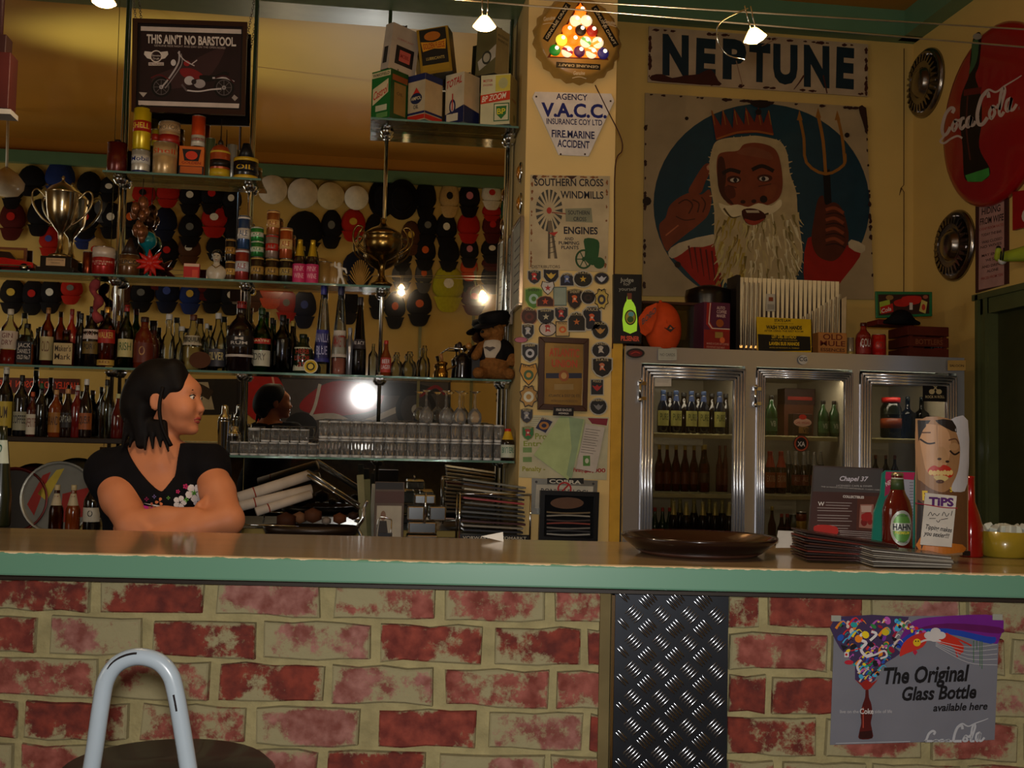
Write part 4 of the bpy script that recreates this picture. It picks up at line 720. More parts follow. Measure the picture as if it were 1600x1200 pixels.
# ================================================================= middle shelf
Z3 = SZ['middle']; Y3 = 5.33; SV = mat('b0a080', .2, 1, 0, .1)
def cup_thing(label, px, prof, handles, base, group, mats, name='trophy_cup'):
    yy = Y3 if px < 200 else 5.25; t = thing(name, label, 'trophy', (xfor(px, yy, Z3 + .2), yy, Z3)); MB().lathe(prof, mats, 28).build('cup', t)
    for sg in (-1, 1): MB().tube(smooth_path([(sg * x, 0, z) for x, z in handles], 5), .005, mats, 8).build('handle', t)
    return t
s3 = .0031
t = cup_thing('tall silver two-handled trophy cup with lid on a black base', 95, [(.05, .078), (.05, .09), (.022, .10), (.012, .13), (.010, .17), (.014, .20), (.030, .22), (.058, .26), (.068, .31), (.074, .385), (.078, .39), (.072, .395), (.055, .415), (.02, .435), (.008, .445), (.006, .455), (.010, .462), (.001, .472)], [(.070, .36), (.11, .40), (.135, .385), (.13, .33), (.09, .27), (.045, .235)], None, None, SV)
MB().box((0, 0, .012), (.17, .15, .024), mat('120c0a', .3, 0, .4)).box((0, 0, .05), (.14, .12, .056), mat('120c0a', .3, 0, .4)).build('plinth', t, bevel=.003)
pm_ = MB(); pm_.box((0, -.062, .05), (.085, .003, .036), mat('c8a880', .35, .6)); v, f, w_ = text2d('CLUB CHAMPION'); pm_.add([(a_ / w_ * .07 - .035, -.064, .056 + b_ * .006) for a_, b_ in v], f, mat('3a2a1c')); v, f, w_ = text2d('TROPHY'); pm_.add([(a_ / w_ * .04 - .02, -.064, .042 + b_ * .006) for a_, b_ in v], f, mat('3a2a1c')); pm_.build('plaque', t)
BZM = mat('7a6236', .22, 1, 0, .15)
t = cup_thing('bronze lidded bowl with scrolled handles before the third chrome pole', 598, [(.05, .0), (.052, .008), (.03, .02), (.014, .05), (.012, .09), (.02, .12), (.05, .135), (.082, .16), (.092, .19), (.094, .215), (.088, .235), (.094, .240), (.094, .25), (.06, .275), (.022, .292), (.012, .31), (.016, .322), (.001, .332)], [(.08, .17), (.115, .20), (.118, .245), (.098, .28), (.125, .285), (.142, .25), (.135, .20), (.10, .165), (.07, .15)], None, None, BZM)
def y3can(*a, **k): return can(*a, **k)
GC = 'drink cans stacked on the middle shelf'
t = thing('toy_car', 'red open-top model car with white grille at the picture edge', 'toy car', (xfor(18, Y3, Z3), Y3 - .01, Z3), .05); RD = mat('a81410', .25, 0, .8)
MB().slab([(-.12, .02), (-.12, .05), (-.06, .062), (-.02, .062), (.03, .055), (.105, .045), (.108, .02)], -.045, .045, RD).build('car_body', t, bevel=.004); MB().slab([(-.07, .062), (-.045, .092), (0, .09), (.03, .056)], -.036, .036, mat('2c1a14', .2, 0, .5)).build('cabin', t, bevel=.003)
for x in (-.075, .068):
    for y in (-.045, .045): MB().lathe([(.019, -.006), (.019, .006)], mat('0e0e0e', .7), 14, T3((x, y, .019), (PI / 2, 0, 0))).lathe([(.011, -.0075), (.011, .0075)], CHROME, 12, T3((x, y, .019), (PI / 2, 0, 0))).build('wheel', t)
MB().box((0, -.05, .026), (.2, .006, .006), CHROME).build('bumper', t, bevel=.001)
carton('poster_box', 'yellow and red picture box behind the red model car', 18, Y3 + .045, Z3, 42, 44, .012, '6a3814', art=[('r', .05, .1, .95, .55, '8a1a10'), ('r', .1, .6, .9, .9, '9a7420')])
can('copper_tumbler', 'narrow copper tumbler beside the red and white tin', 137, Y3 + .02, Z3, 38, 15, '8a3c20', cat='tumbler', metal=1.4, neck=False)
can('red_white_tin', 'red and white tin at the foot of the first chrome pole', 162, Y3 - .02, Z3, 44, 34, 'a01a14', [(.62, .97, 'c8b8a8'), (.3, .52, 'a01a14', 'SUPREME|OIL', 'c89a88')], cat='tin')
t = can('brown_jar', 'brown jar with dark conical lid marked REPCO', 202, Y3 - .02, Z3, 34, 31, '5c3a1c', [(.45, .8, '7a5a34', 'REPCO', '1c120c')], cat='jar', spout=(.9, .12, 28, '2a1a12'))
t = thing('red_crab', 'red spiky star-shaped ornament', 'ornament', (xfor(236, Y3, Z3), Y3 - .03, Z3 + .068)); m = MB(); RS = mat('b0180e', .4, 0, .3)
for k in range(9):
    an = 2 * PI * k / 9 + .2; L = random.uniform(.055, .085); pp = Vector((math.cos(an), -.25, math.sin(an) * .8)); m.tube([(0, 0, 0), tuple(pp * L * .6), tuple(pp * L)], .01, RS, 6, rr=[.019, .012, .002])
m.ball((0, 0, 0), .026, RS, 10); m.tube([(0, .01, -.0), (0, .01, -.067)], .006, RS, 6); m.lathe([(.02, -.068), (.02, -.064)], RS, 12, T3((0, .01, 0))); m.build('spikes', t)
t = thing('blue_lamp', 'turquoise glass bulb ornament glinting beside the red star', 'ornament', (xfor(226, Y3, Z3), Y3 + .03, Z3)); MB().lathe([(.03, 0), (.03, .01), (.008, .02), (.008, .13), (.02, .145), (.04, .165), (.046, .19), (.034, .22), (.001, .235)], mat('107a86', .12, .3, .8), 18).build('bulb', t)
t = thing('copper_figure', 'copper cluster of shells hanging by a cord under the small shelf', 'ornament', (xfor(222, 5.30, Z1 - .12), 5.30, Z1 - .30)); m = MB(); CPR = mat('7a4a2c', .3, .5, .2)
for k in range(12): m.ball((random.uniform(-.035, .035), random.uniform(-.02, .02), random.uniform(0, .17)), random.uniform(.014, .028), CPR, 8, sz=1.5)
m.build('shells', t); MB().tube([(0, 0, .18), (.004, 0, .28)], .0018, mat('2a1c14'), 5).build('cord', t)
carton('red_packet', 'small red and white packet beside the white bust', 299, Y3 - .03, Z3, 25, 24, .03, 'b02018', art=[('r', .02, .8, .98, .98, 'c8a890'), ('r', .55, .15, .9, .6, 'c8442c'), ('r', .1, .02, .9, .12, 'c0a080')])
# bust
t = thing('bust', 'small white bust of a man with black hair', 'figurine', (xfor(339, Y3, Z3), Y3 - .03, Z3)); PW = mat('b8ac98', .35, 0, .3)
b = SDF((-.06, -.05, 0), (.06, .05, .17), .003); b.ell((0, 0, .035), (.048, .03, .04), .01).ell((0, .0, .008), (.03, .024, .02), .01).cap((0, 0, .06), (0, -.002, .09), .013, .013, .012).ell((0, -.004, .112), (.020, .023, .027), .006).ell((0, -.027, .11), (.004, .006, .007), .004).ell((0, -.02, .094), (.010, .008, .008), .005); b.mesh('bust_body', PW, t)
b = SDF((-.05, -.05, .08), (.05, .06, .17), .003); b.ell((0, .006, .124), (.025, .027, .024), .005).cap((-.02, .002, .11), (-.02, .0, .1), .006, .005, .004).cap((.02, .002, .11), (.02, .0, .1), .006, .005, .004).ell((.006, -.016, .136), (.014, .012, .009), .005); b.mesh('hair', mat('100c0c', .3, 0, .4), t)
MB().box((-.008, -.0265, .115), (.008, .002, .003), BLACK).box((.008, -.0265, .115), (.008, .002, .003), BLACK).box((0, -.029, .094), (.012, .002, .003), mat('8a2a20')).tube([(-.02, -.022, .07), (0, -.032, .055), (.02, -.022, .07)], .002, GOLD, 6).build('face_details', t)
DG = '3a2c14'
canrow = [(360, 31, 16, 0, '4a3018', 'c8a050', 'dark gold can on its own, lower of two'), (360, 34, 16, 31, '1c1410', 'a87c38', 'black can standing on a dark gold can'), (378, 50, 21, 0, '8a2a24', 'c8c8d0', 'tall red and silver can under the blue and white one'), (381, 52, 19, 50, '24406a', 'd0c8c0', 'blue and white spray can on top of a red one'),
 (402, 39, 20, 0, '302010', 'b08c48', 'dark can under two green ones'), (402, 24, 20, 39, '1a6a2a', 'c0c8b0', 'lower green can with white band'), (402, 22, 20, 63, '1c7a30', 'c8c8b8', 'upper green can at the top of its stack'), (425, 38, 21, 0, '28180c', 'a88440', 'dark gold can at the foot of the tallest stack'), (425, 36, 20, 38, '8a7468', 'b02018', 'silver and red can halfway up the tallest stack'),
 (427, 38, 20, 74, '8a4a1c', 'd0a060', 'copper coloured can on the tallest stack'), (447, 38, 21, 0, '1c140c', 'a89050', 'dark can at the foot of the last stack'), (447, 48, 20, 38, '9a4418', 'd8b070', 'orange gold can on the last stack')]
for px, h, w_, up_, c, c2, lab in canrow:
    can('drink_can', lab, px, Y3 - .02, Z3 + up_ * s3 + .0012 * (up_ > 0), h, w_, c, [(.3, .62, c2, 'ALE', c), (.9, .96, c2)], GC)
for px, lab in ((468, 'left one of two small gold-necked bottles with pink labels'), (488, 'right one of two small gold-necked bottles with pink labels')):
    bottle('sparkling_bottle', lab, px, Y3 - .02, Z3, 70, 21, 'champ', '1c0c0c', mat('c0a030', .3, .7), [(.02, .44, 'b8285c', 'PINK|WINE', 'e0a0b0'), (.62, .93, mat('b89c28', .3, .7))], 'pink labelled bottles')
can('bamboo_cup', 'short tan wooden cup behind the pink bottles', 507, Y3 + .03, Z3, 38, 22, '8a6a38', cat='cup', neck=False, metal=0)
can('tan_mug', 'tan round pot with pale rim', 524, Y3 + .03, Z3, 36, 22, '9a7844', [(.85, 1, 'b89c6c')], cat='pot', neck=False, metal=0)
t = thing('dancing_figure', 'small white figurine of a person dancing at the shelf front', 'figurine', (xfor(531, Y3 - .06, Z3), Y3 - .06, Z3)); b = SDF((-.05, -.04, -.0), (.05, .04, .12), .0025)
b.cap((-.012, 0, .004), (-.008, 0, .03), .006, .006, .004).cap((-.008, 0, .03), (0, 0, .052), .006, .008, .004).cap((.02, 0, .004), (.012, 0, .028), .006, .006, .004).cap((.012, 0, .028), (0, 0, .052), .006, .008, .004).cap((0, 0, .052), (-.002, 0, .078), .011, .012, .005).ell((-.006, 0, .098), (.010, .01, .011), .003).cap((-.008, 0, .08), (-.026, 0, .088), .006, .005, .003).cap((-.026, 0, .088), (-.026, 0, .108), .005, .004, .003).cap((.006, 0, .08), (.024, 0, .076), .006, .005, .003).cap((.024, 0, .076), (.03, 0, .058), .005, .005, .003)
b.mesh('figure', mat('c8c0b4', .4, 0, .3), t)
t = thing('straw_cone', 'tan straw fan ornament behind the bronze bowl', 'ornament', (xfor(562, Y3, Z3), Y3 + .03, Z3)); m = MB()
for k in range(14): an = PI * (.15 + .7 * k / 13); m.tube([(0, 0, .0), (math.cos(an) * .06, 0, math.sin(an) * .14)], .0035, mat('9a7438', .6), 5)
m.build('straws', t)
# ================================================================= tall bottle shelf
Z4 = SZ['bottle']; Y4 = 5.33
CL = glass('e8ece8'); AM = glass('b06a24'); DKG = glass('1c6a30'); GR = glass('2c9a48'); PK = glass('f0c8b8'); BK = '100c0c'; WH = 'c8c0b0'; BR_ = glass('6a3418'); AMB = mat('6a2c0c', .1, 0, .6); LIQA = mat('7a3410', .1, 0, .5)
bl = [(15, 88, 27, 'spirit', CL, 'b8b0a0', [(.28, .60, 'b8a898', 'GIN|DRY', '6a3a38')], (mat('8a2018', .2), .27), 'clear bottle with white label and a little red drink left'),
 (42, 66, 27, 'square', CL, BK, [(.06, .56, '16141a', "JACK|DANIEL'S|OLD No.7", 'b8b0a8')], (LIQA, .5), 'square whiskey bottle with black label'),
 (74, 92, 20, 'spirit', AM, '8a6030', [(.10, .50, 'a89a6c', 'OLD', '6a4a2c')], (LIQA, .5), 'slim amber bottle with pale paper label'),
 (103, 58, 34, 'square', AM, '3a1210', [(.05, .62, 'b09a6c', "Maker's|Mark", '3a2c1c')], (LIQA, .6), 'squat square bottle with wide cream label'),
 (143, 96, 25, 'wine', BK, BK, [(.46, .62, 'b8a89c', 'N', '6a4030'), (.22, .42, '6a5424', 'PORT', '1a120c')], None, 'black bottle with white upper and gold lower label'),
 (167, 96, 27, 'spirit', AM, mat('a87c30', .3, .8), [(.40, .62, '9a1c14', 'WALKER', 'c8a050'), (.04, .13, 'b08c3c', 'RED', '5a1c10')], (LIQA, .58), 'whisky bottle with slanted red label and gold cap'),
 (197, 100, 23, 'wine', DKG, '8a1c14', [(.18, .46, 'b8ac74', 'IRISH', '3a5a2c')], (mat('1c3414', .2), .5), 'green whiskey bottle with cream label and red cap'),
 (225, 82, 30, 'flask', '5a1e10', '2a120c', [(.12, .5, '5a1e10', 'O', 'a87c48')], None, 'brown stoneware bottle with dark handle cap'),
 (263, 88, 22, 'jug', CL, 'a8a8a8', [], None, 'cut glass decanter above the small red box'),
 (301, 88, 30, 'fat', CL, '4a2414', [(.45, .62, 'b0a490', 'TEQUILA', '3a2c20')], (mat('a88c50', .2), .42), 'broad clear bottle with brown stopper and printed band'),
 (340, 92, 26, 'fat', CL, 'a8a8a8', [(.08, .38, '3c3c44', 'SILVER', 'c8b880')], None, 'clear bottle with gold framed dark label'),
 (376, 110, 43, 'wine', '140a0c', '7a1c18', [(.34, .50, '17100f', 'M|RUM', 'b8b0a8'), (.20, .235, 'b0a8a0')], None, 'biggest black bottle with white printing'),
 (408, 102, 30, 'wine', GR, '1c3a20', [(.44, .52, 'a02418', 'MARTINI', 'd8c8a0'), (.10, .34, 'b8b8a8', 'DRY', '5a5a50')], (mat('0a4a18', .1, 0, .5), .6), 'bright green vermouth bottle with white label'),
 (441, 92, 28, 'wine', glass('2c3a1c'), BK, [], (mat('141a0a', .2), .55), 'dark olive bottle without a label'),
 (473, 63, 29, 'flask', mat('16200f', .15, 0, .6), '101a0c', [(.08, .66, 'b0b09c', 'HERB|LIKOR|35', 'a03020')], None, 'squat dark green herb liqueur bottle'),
 (504, 140, 24, 'cone', CL, '2a2a7a', [(.14, .50, '2c2e7c', 'VANILLA|BLUE', '9a9ac8')], None, 'tallest conical bottle with blue label and blue cap'),
 (531, 140, 24, 'cone', CL, '2a2a4a', [(.20, .50, 'b8b0a8', 'AMARETTO', '8a2a20')], (mat('b06a60', .15), .19), 'conical bottle with white label and pink drink'),
 (562, 124, 22, 'cone', glass('584448'), '2a2428', [(.34, .46, '241c22', 'BLACK', 'b0a8a8')], (mat('2c1418', .2), .34), 'smoky conical bottle with black label'),
 (603, 57, 17, 'beer', AMB, 'a02018', [(.12, .52, 'a83c34', 'BEER|LAGER', 'd0c8d0')], None, 'red beer bottle standing at the third chrome pole')]
for px, h, w_, k, g, cp, bands, liq, lab in bl:
    bottle('spirit_bottle', lab, px, Y4 if w_ < 40 else Y4 - .05, Z4, h, w_, k, g, cp, bands, 'spirit bottles on the long shelf', liquid=liq, seg=20)
for px, h, w_, k, g, cp, lab in [(58, 60, 16, 'wine', BK, BK, 'dark slim bottle between the square black label and the slim amber one'), (111, 92, 18, 'wine', '8a1c12', '6a1410', 'plain red bottle behind the cream labelled one'), (126, 86, 18, 'wine', BK, '141018', 'plain black bottle behind the row, left of the gold labelled one'), (184, 84, 16, 'spirit', CL, 'b09040', 'clear bottle half hidden behind the green whiskey'), (240, 70, 18, 'wine', '3a120c', BK, 'dark red bottle behind the stoneware one'),
    (283, 70, 20, 'jug', CL, 'b0b0b0', 'small decanter behind the red box'), (322, 76, 18, 'spirit', CL, 'a8a8a8', 'plain clear bottle behind the brown stopper'), (356, 74, 16, 'spirit', CL, BK, 'plain clear bottle with black cap beside the big black one'), (424, 88, 18, 'wine', glass('3a8a48'), BK, 'second green bottle tucked behind the bright green one'), (456, 84, 18, 'wine', glass('5a4a20'), 'a08a40', 'brown green bottle with gold cap behind the olive one'), (546, 76, 18, 'spirit', mat('8a8a90', .25, .6), '9a9aa0', 'silver ridged bottle between the conical ones')]:
    bottle('spare_bottle', lab, px, Y4 + .045, Z4, h, w_, k, g, cp, group='second row bottles on the long shelf', seg=14)
carton('red_gift_box', 'small red box in front of the cut glass decanter', 265, Y4 - .055, Z4, 15, 26, .03, '8a1410', art=[('r', .3, .4, .7, .6, 'b8442c')])
t = thing('round_coaster', 'round yellow and white beer coaster leaning on the shelf edge', 'coaster', (xfor(485, Y4 - .07, Z4), Y4 - .07, Z4 + .034)); Q = T3(rot=(PI / 2 - .12, 0, 0)); m = MB()
m.lathe([(.034, 0), (.034, .003)], mat('c8bc9c', .6), 24, Q, smooth=False); m.build('disc', t); m = MB(); m.lathe([(.029, .0032), (.001, .0034)], mat('c0a028', .6), 24, Q, caps=False); m.lathe([(.020, .0038), (.001, .0039)], mat('3a3424', .6), 18, Q, caps=False); m.lathe([(.013, .0043), (.001, .0044)], mat('c8b050', .6), 12, Q, caps=False); m.build('printed_ring', t)
t = thing('drinks_coaster', 'brown round coaster leaning in front of the broad clear bottle', 'coaster', (xfor(312, Y4 - .07, Z4), Y4 - .07, Z4 + .048)); MB().lathe([(.05, 0), (.05, .004)], mat('4a2a18', .6), 24, T3(rot=(PI / 2 - .1, 0, 0), sc=(1, .8, 1)), smooth=False).build('disc', t)
# cut glass decanters and stoppers
for px, h, w_, lab in [(583, 60, 15, 'narrow cut glass decanter left of the red beer bottle'), (620, 46, 20, 'cut glass sugar shaker right of the red beer bottle'), (640, 48, 24, 'wide cut glass decanter in the middle of the group'), (663, 60, 19, 'tall clear jar with red stopper reflection beside the brass mill')]:
    bottle('decanter', lab, px, Y4 - .01, Z4, h * .86, w_, 'jug' if w_ > 16 else 'spirit', CL, None, group='cut glass decanters', seg=10)
t = thing('pepper_mill', 'small brass mill with a wooden handle', 'mill', (xfor(690, Y4, Z4), Y4 - .02, Z4)); MB().lathe([(.027, 0), (.029, .006), (.029, .03), (.022, .045), (.020, .062), (.026, .07), (.026, .078), (.01, .084), (.001, .086)], mat('9a7028', .2, .95), 18).build('mill_body', t)
MB().tube([(0, 0, .086), (-.01, -.004, .12)], .008, mat('9a6a40', .4), 8, rr=[.006, .010]).build('handle', t); MB().tube([(.02, 0, .04), (.07, 0, .065)], .004, mat('6a4a20', .3, .7), 6).build('side_rod', t)
t = thing('coffee_grinder', 'dark hand coffee grinder with a long crank and wooden knob', 'grinder', (xfor(722, Y4, Z4), Y4, Z4)); MB().lathe([(.036, 0), (.038, .01), (.034, .06), (.04, .10), (.02, .125), (.012, .13)], mat('1c1618', .25, .5, .3), 18).build('grinder_body', t)
MB().tube([(0, 0, .12), (0, 0, .15), (-.07, -.01, .152), (-.09, -.01, .135)], .0045, CHROME, 8).build('crank', t); MB().ball((.028, -.01, .165), .017, mat('9a6a30', .3, 0, .4), 12).tube([(.028, -.01, .15), (.028, -.01, .13)], .004, CHROME, 6).build('knob', t); MB().ball((-.015, .02, .165), .014, mat('2a1c1c', .4), 10, sz=1.6).tube([(-.015, .02, .15), (-.015, .02, .12)], .004, mat('2a1c1c'), 6).build('stopper', t)
# ================================================================= drinking glasses on the low shelf
Z5 = SZ['glass']; GG = glass('ffffff', .03, 1.45, .04); GB_ = glass('ffffff', .02, 1.7, .45)  # GB_ is whitened glass: bright glints put into bases and rims
def tumbler_mesh(R, H, kind='tumbler'):
    m = MB()
    if kind == 'tumbler': m.lathe([(.0005, 0), (R * .86, 0), (R * .9, .003), (R * .93, H * .14)], GB_, 14).lathe([(R * .93, H * .14), (R * .97, H * .90)], GG, 14).lathe([(R * .97, H * .90), (R, H), (R * .94, H), (R * .92, H * .92)], GB_, 14)
    elif kind == 'goblet_down': m.lathe([(R, 0), (R * 1.12, H * .16), (R * 1.05, H * .32), (R * .5, H * .46), (.006, H * .52), (.0045, H * .92), (R * .7, H * .985), (R * .95, H), (R * .95, H * 1.005), (.0005, H * 1.005)], GG, 16).lathe([(R * .95, .002), (R * 1.05, H * .17), (R * .98, H * .3), (R * .4, H * .44), (.0005, H * .47)], GG, 16)
    return m
gx0, gx1 = xfor(505, 5.2, Z5), xfor(782, 5.2, Z5); first = {}
for row, Y in enumerate((5.14, 5.24)):
    n = 17
    for i in range(n):
        x = gx0 + (gx1 - gx0) * (i + (.35 if row == 1 else 0)) / (n - .6)
        for tier in range(2):
            lab = ('clear tumbler in the %s tier, %s row of the long glass stack' % (('lower', 'upper')[tier], ('front', 'rear')[row]))
            z = Z5 + tier * .0855
            if not first: first['t'] = tumbler_mesh(.0225, .083).build('drinking_glass').data; bpy.data.objects.remove(bpy.data.objects['drinking_glass'])
            o = bpy.data.objects.new('drinking_glass', first['t']); COL.objects.link(o); o.location = (x, Y, z); tag(o, lab, 'glass', 'glasses ' + lab[20:])
sm = tumbler_mesh(.0225, .062).build('drinking_glass'); smd = sm.data; bpy.data.objects.remove(sm)
for row, Y in enumerate((5.14, 5.22)):
    for i in range(9):
        px = 366 + i * 15.2 + row * 5; o = bpy.data.objects.new('drinking_glass', smd); COL.objects.link(o); o.location = (xfor(px, Y, Z5), Y, Z5)
        tag(o, 'short clear glass in the %s row left of the taller tumblers' % ('front', 'rear')[row], 'glass', 'short glasses, %s row' % ('front', 'rear')[row])
        if 3 <= i <= 7 and row == 0: o = bpy.data.objects.new('drinking_glass', smd); COL.objects.link(o); o.location = (xfor(px + 3, Y, Z5 + .0635), Y, Z5 + .0635); tag(o, 'short clear glass stacked on top of the short glasses', 'glass', 'short glasses, upper tier')
wg = tumbler_mesh(.030, .155, 'goblet_down').build('wine_glass'); wgd = wg.data; bpy.data.objects.remove(wg)
for px, lab in ((666, 'upside-down wine glass on the tumblers, nearest the chrome pole'), (697, 'upside-down wine glass, second of four from the chrome pole'), (718, 'upside-down wine glass, third of four from the chrome pole'), (742, 'upside-down wine glass nearest the pillar')):
    o = bpy.data.objects.new('wine_glass', wgd); COL.objects.link(o); o.location = (xfor(px, 5.14, Z5 + .25), 5.14, Z5 + .1695); tag(o, lab, 'glass', 'upturned wine glasses')
bottle('sauce_bottle', 'small bottle with red and yellow cap ribbons and green label by the pillar', 793, 5.12, Z5, 50, 22, 'stubby', mat('1c1410', .15, 0, .5), 'b0201c', [(.10, .5, 'b8c0b0', 'BITTERS', '1a6a54'), (.66, .95, 'c8a020')], group=None)
# shakers on the bartender's right
for px, h, w_, lab, g in ((349, 76, 21, 'tall steel cocktail shaker beside the bartender\'s face', 0), (366, 44, 20, 'stacked steel beaker right of the tall shaker', 1)):
    t = thing('cocktail_shaker', lab, 'shaker', (xfor(px, 5.16, Z5), 5.16, Z5)); s = .00304; H, R = h * s, w_ * s / 2
    MB().lathe([(R * .78, 0), (R * .8, .003), (R, H * .66), (R * 1.02, H * .67)], CHROME, 20).build('beaker', t); MB().lathe([(R * .98, H * .67), (R * .8, H * .76), (R * .5, H * .82), (R * .46, H * .96), (R * .4, H), (.0005, H)], CHROME, 20).build('lid', t)
for i, (px, lab) in enumerate(((381, 'clear pint glass standing highest beside the shakers'), (372, 'clear pint glass close to the steel beaker'))):
    o = tumbler_mesh(.03, .13).build('pint_glass', loc=(xfor(px, 5.22 + i * .05, Z5), 5.30, Z5 + .0)); o.location.x += .0; o.location.y = 5.34 - .0 * i; tag(o, lab, 'glass')
    o.location.x = xfor(px + (8 if i else -8) * 0 + (-26 if i else 30) * .5, 5.34, Z5)
# ================================================================= lower bottles on the bartender's side
LB = [(8, 108, 24, 'wine', '0e0c0c', 'b0b0a8', [(.12, .5, 'a89434', 'RUM', '3a2a14')], 'black bottle with yellow label at the picture edge'), (33, 96, 22, 'spirit', '0c0c10', BK, [(.1, .4, '8a8874', 'COFFEE', '2a2a2c')], 'black bottle with silver patterned label on the ledge'),
      (50, 70, 17, 'wine', '3c0e0c', 'a84a20', [(.05, .5, 'b8b0a0', 'APERITIF', '6a3020')], 'slim dark red bottle with white label and orange neck'), (64, 84, 17, 'wine', '0c0c0c', '1c4a24', [], 'plain black bottle with green cap on the ledge'), (87, 74, 21, 'spirit', AMB, 'b08a58', [(.1, .52, '8a5a1c', 'BRANDY', '3a1c0c')], 'amber bottle with gold label on the ledge'),
      (105, 76, 22, 'fat', '1a0c0a', 'a8784c', [(.2, .5, '1a1414', 'CAPTAIN', '8a8a80')], 'dark round shouldered bottle with script label'), (120, 82, 18, 'wine', '5a0f10', 'b0b0a8', [], 'ruby bottle glinting behind the round shouldered one'), (134, 92, 21, 'fat', '160a0a', 'b8b8b8', [(.14, .42, '8a4a20', 'LIQUEUR', '1c0c08')], 'dark bottle with orange band and pourer top'),
      (166, 92, 20, 'spirit', CL, BK, [], 'clear bottle with black pourer at the first chrome pole'), (184, 70, 20, 'fat', '4a0e0c', 'a8a878', [], 'deep red bottle right of the first chrome pole'), (203, 60, 18, 'spirit', CL, 'b8b0a0', [], 'clear bottle half behind the bartender\'s hair')]
for px, h, w_, k, g, cp, bands, lab in LB: bottle('liqueur_bottle', lab, px, 5.22, LZ, h, w_, k, g, cp, bands, 'liqueur bottles on the dark ledge')
# under the ledge: round tin trays and beer bottles standing on the bench
for px, py, r, lab, c, rim, inn in ((92, 772, 57, 'large round tin tray with red, yellow and grey picture leaning under the ledge', '6a6a64', 'a0a098', 1), (22, 772, 52, 'dark round tin tray with maroon rim at the picture edge', '14100e', '5a1a14', 0)):
    p = at(px, py, 5.30); R = r * pxm(p); t = thing('tin_tray', lab, 'tray', (p.x, 5.30, BZ + R + .004), 0); t.rotation_euler = (-.10, 0, 0); Q = T3(rot=(PI / 2, 0, 0))
    MB().lathe([(.001, 0), (R * .93, 0), (R * .95, .008), (R, .012), (R * .99, .016), (R * .93, .012), (R * .91, .004), (.001, .004)], mat(rim, .3, .6), 36, Q).build('tray_rim', t)
    m = MB(); m.lathe([(R * .90, .005), (.001, .0052)], mat(c, .4, .2), 36, Q, caps=False)
    if inn:
        for P_, c_ in (([(-.55, .1), (-.1, .75), (.1, .8), (-.3, -.1)], 'b09a30'), ([(-.8, -.2), (-.45, .6), (-.25, .7), (-.6, -.5)], '8a1c14'), ([(.1, .1), (.8, .3), (.7, -.5), (.1, -.7)], '8a1c14')): m.slab([(a * R, b * R) for a, b in P_], -.0062, -.0056, mat(c_, .4))
    m.build('printed_picture', t)
for px, h, lab, c in ((88, 84, 'clear beer bottle with foil neck left of the pair', '8a6a28'), (114, 84, 'beer bottle with pale neck label right of the pair', '4a1c10')):
    bottle('beer_bottle', lab, px, 5.12, BZ, h, 22, 'beer', AM if px == 88 else AMB, 'b0a078', [(.62, .84, 'b0a488', 'ALE', '6a2a18')], 'beer bottles in front of the tin trays')
bottle('wine_bottle', 'dark wine bottle with square white label beside the bartender\'s arm', 144, 5.10, BZ, 100, 26, 'wine', BK, BK, [(.28, .5, 'b0aca0', 'O', '1c1c1c')])
bottle('beer_tap', 'dark tap handle with round green and white badge at the picture edge', 2, 2.98, CTZ, 165, 34, 'cone', mat('161a0a', .3, 0, .3), None, [(.60, .82, 'a8b0a0', '2', '1a4a34')], cat='tap')
t = thing('pink_cloth', 'crumpled pink cloth hanging under the middle shelf by the first pole', 'cloth', (xfor(151, 5.33, 2.0), 5.33, 1.93)); MB().tube(smooth_path([(0, 0, .17), (-.02, .01, .12), (.012, -.01, .07), (-.008, 0, .02), (.02, 0, -.03)], 5), .02, mat('8a3a3c', .9, 0, 0, .3, 20), 7, rr=[.012 + .013 * math.sin(.3 + i * .42) ** 2 for i in range(21)]).build('folds', t)
# ================================================================= teddy bear
bx, bY = xfor(768, 5.28, Z4), 5.275; t = thing('teddy_bear', 'brown teddy bear in black vest, white shirt and black cap by the pillar', 'teddy bear', (bx, bY, Z4)); FUR = mat('7a5028', .95, 0, 0, .25, 60, 0, .8); VEST = mat('0c0a0c', .7)
b = SDF((-.15, -.12, 0), (.15, .10, .34), .005)
b.ell((.01, 0, .075), (.075, .06, .075), .02).ell((.01, 0, .15), (.062, .05, .06), .02).ell((0, -.005, .235), (.056, .052, .05), .02).ell((-.035, -.035, .222), (.032, .034, .026), .012)
b.cap((.07, 0, .15), (.098, -.03, .09), .03, .026, .012).cap((-.05, 0, .16), (-.085, -.03, .11), .026, .022, .012).cap((-.04, -.02, .03), (-.075, -.075, .025), .03, .028, .012).cap((.05, -.02, .03), (.075, -.075, .025), .03, .028, .012).ell((.05, .0, .275), (.018, .01, .018), .005).ell((-.045, .005, .27), (.018, .01, .018), .005)
b.mesh('bear_body', FUR, t)
v_ = SDF((-.12, -.1, .05), (.13, .09, .22), .005); v_.ell((.012, .004, .12), (.083, .063, .09), .0).cap((.06, 0, .16), (.085, -.01, .13), .034, .032, .02); v_.ell((-.02, -.085, .13), (.035, .055, .09), .0, True); v_.mesh('vest', VEST, t)
v_ = SDF((-.1, -.1, .05), (.1, .09, .22), .005); v_.ell((.004, -.006, .135), (.062, .055, .075), .0); v_.mesh('shirt', mat('b8ac9c', .8), t)
MB().slab([(-.05, .15), (-.035, .156), (-.02, .152), (-.005, .156), (.008, .15), (-.005, .142), (-.02, .132), (-.035, .142)], -.0655, -.062, mat('3a2c28', .5)).build('chest_emblem', t)
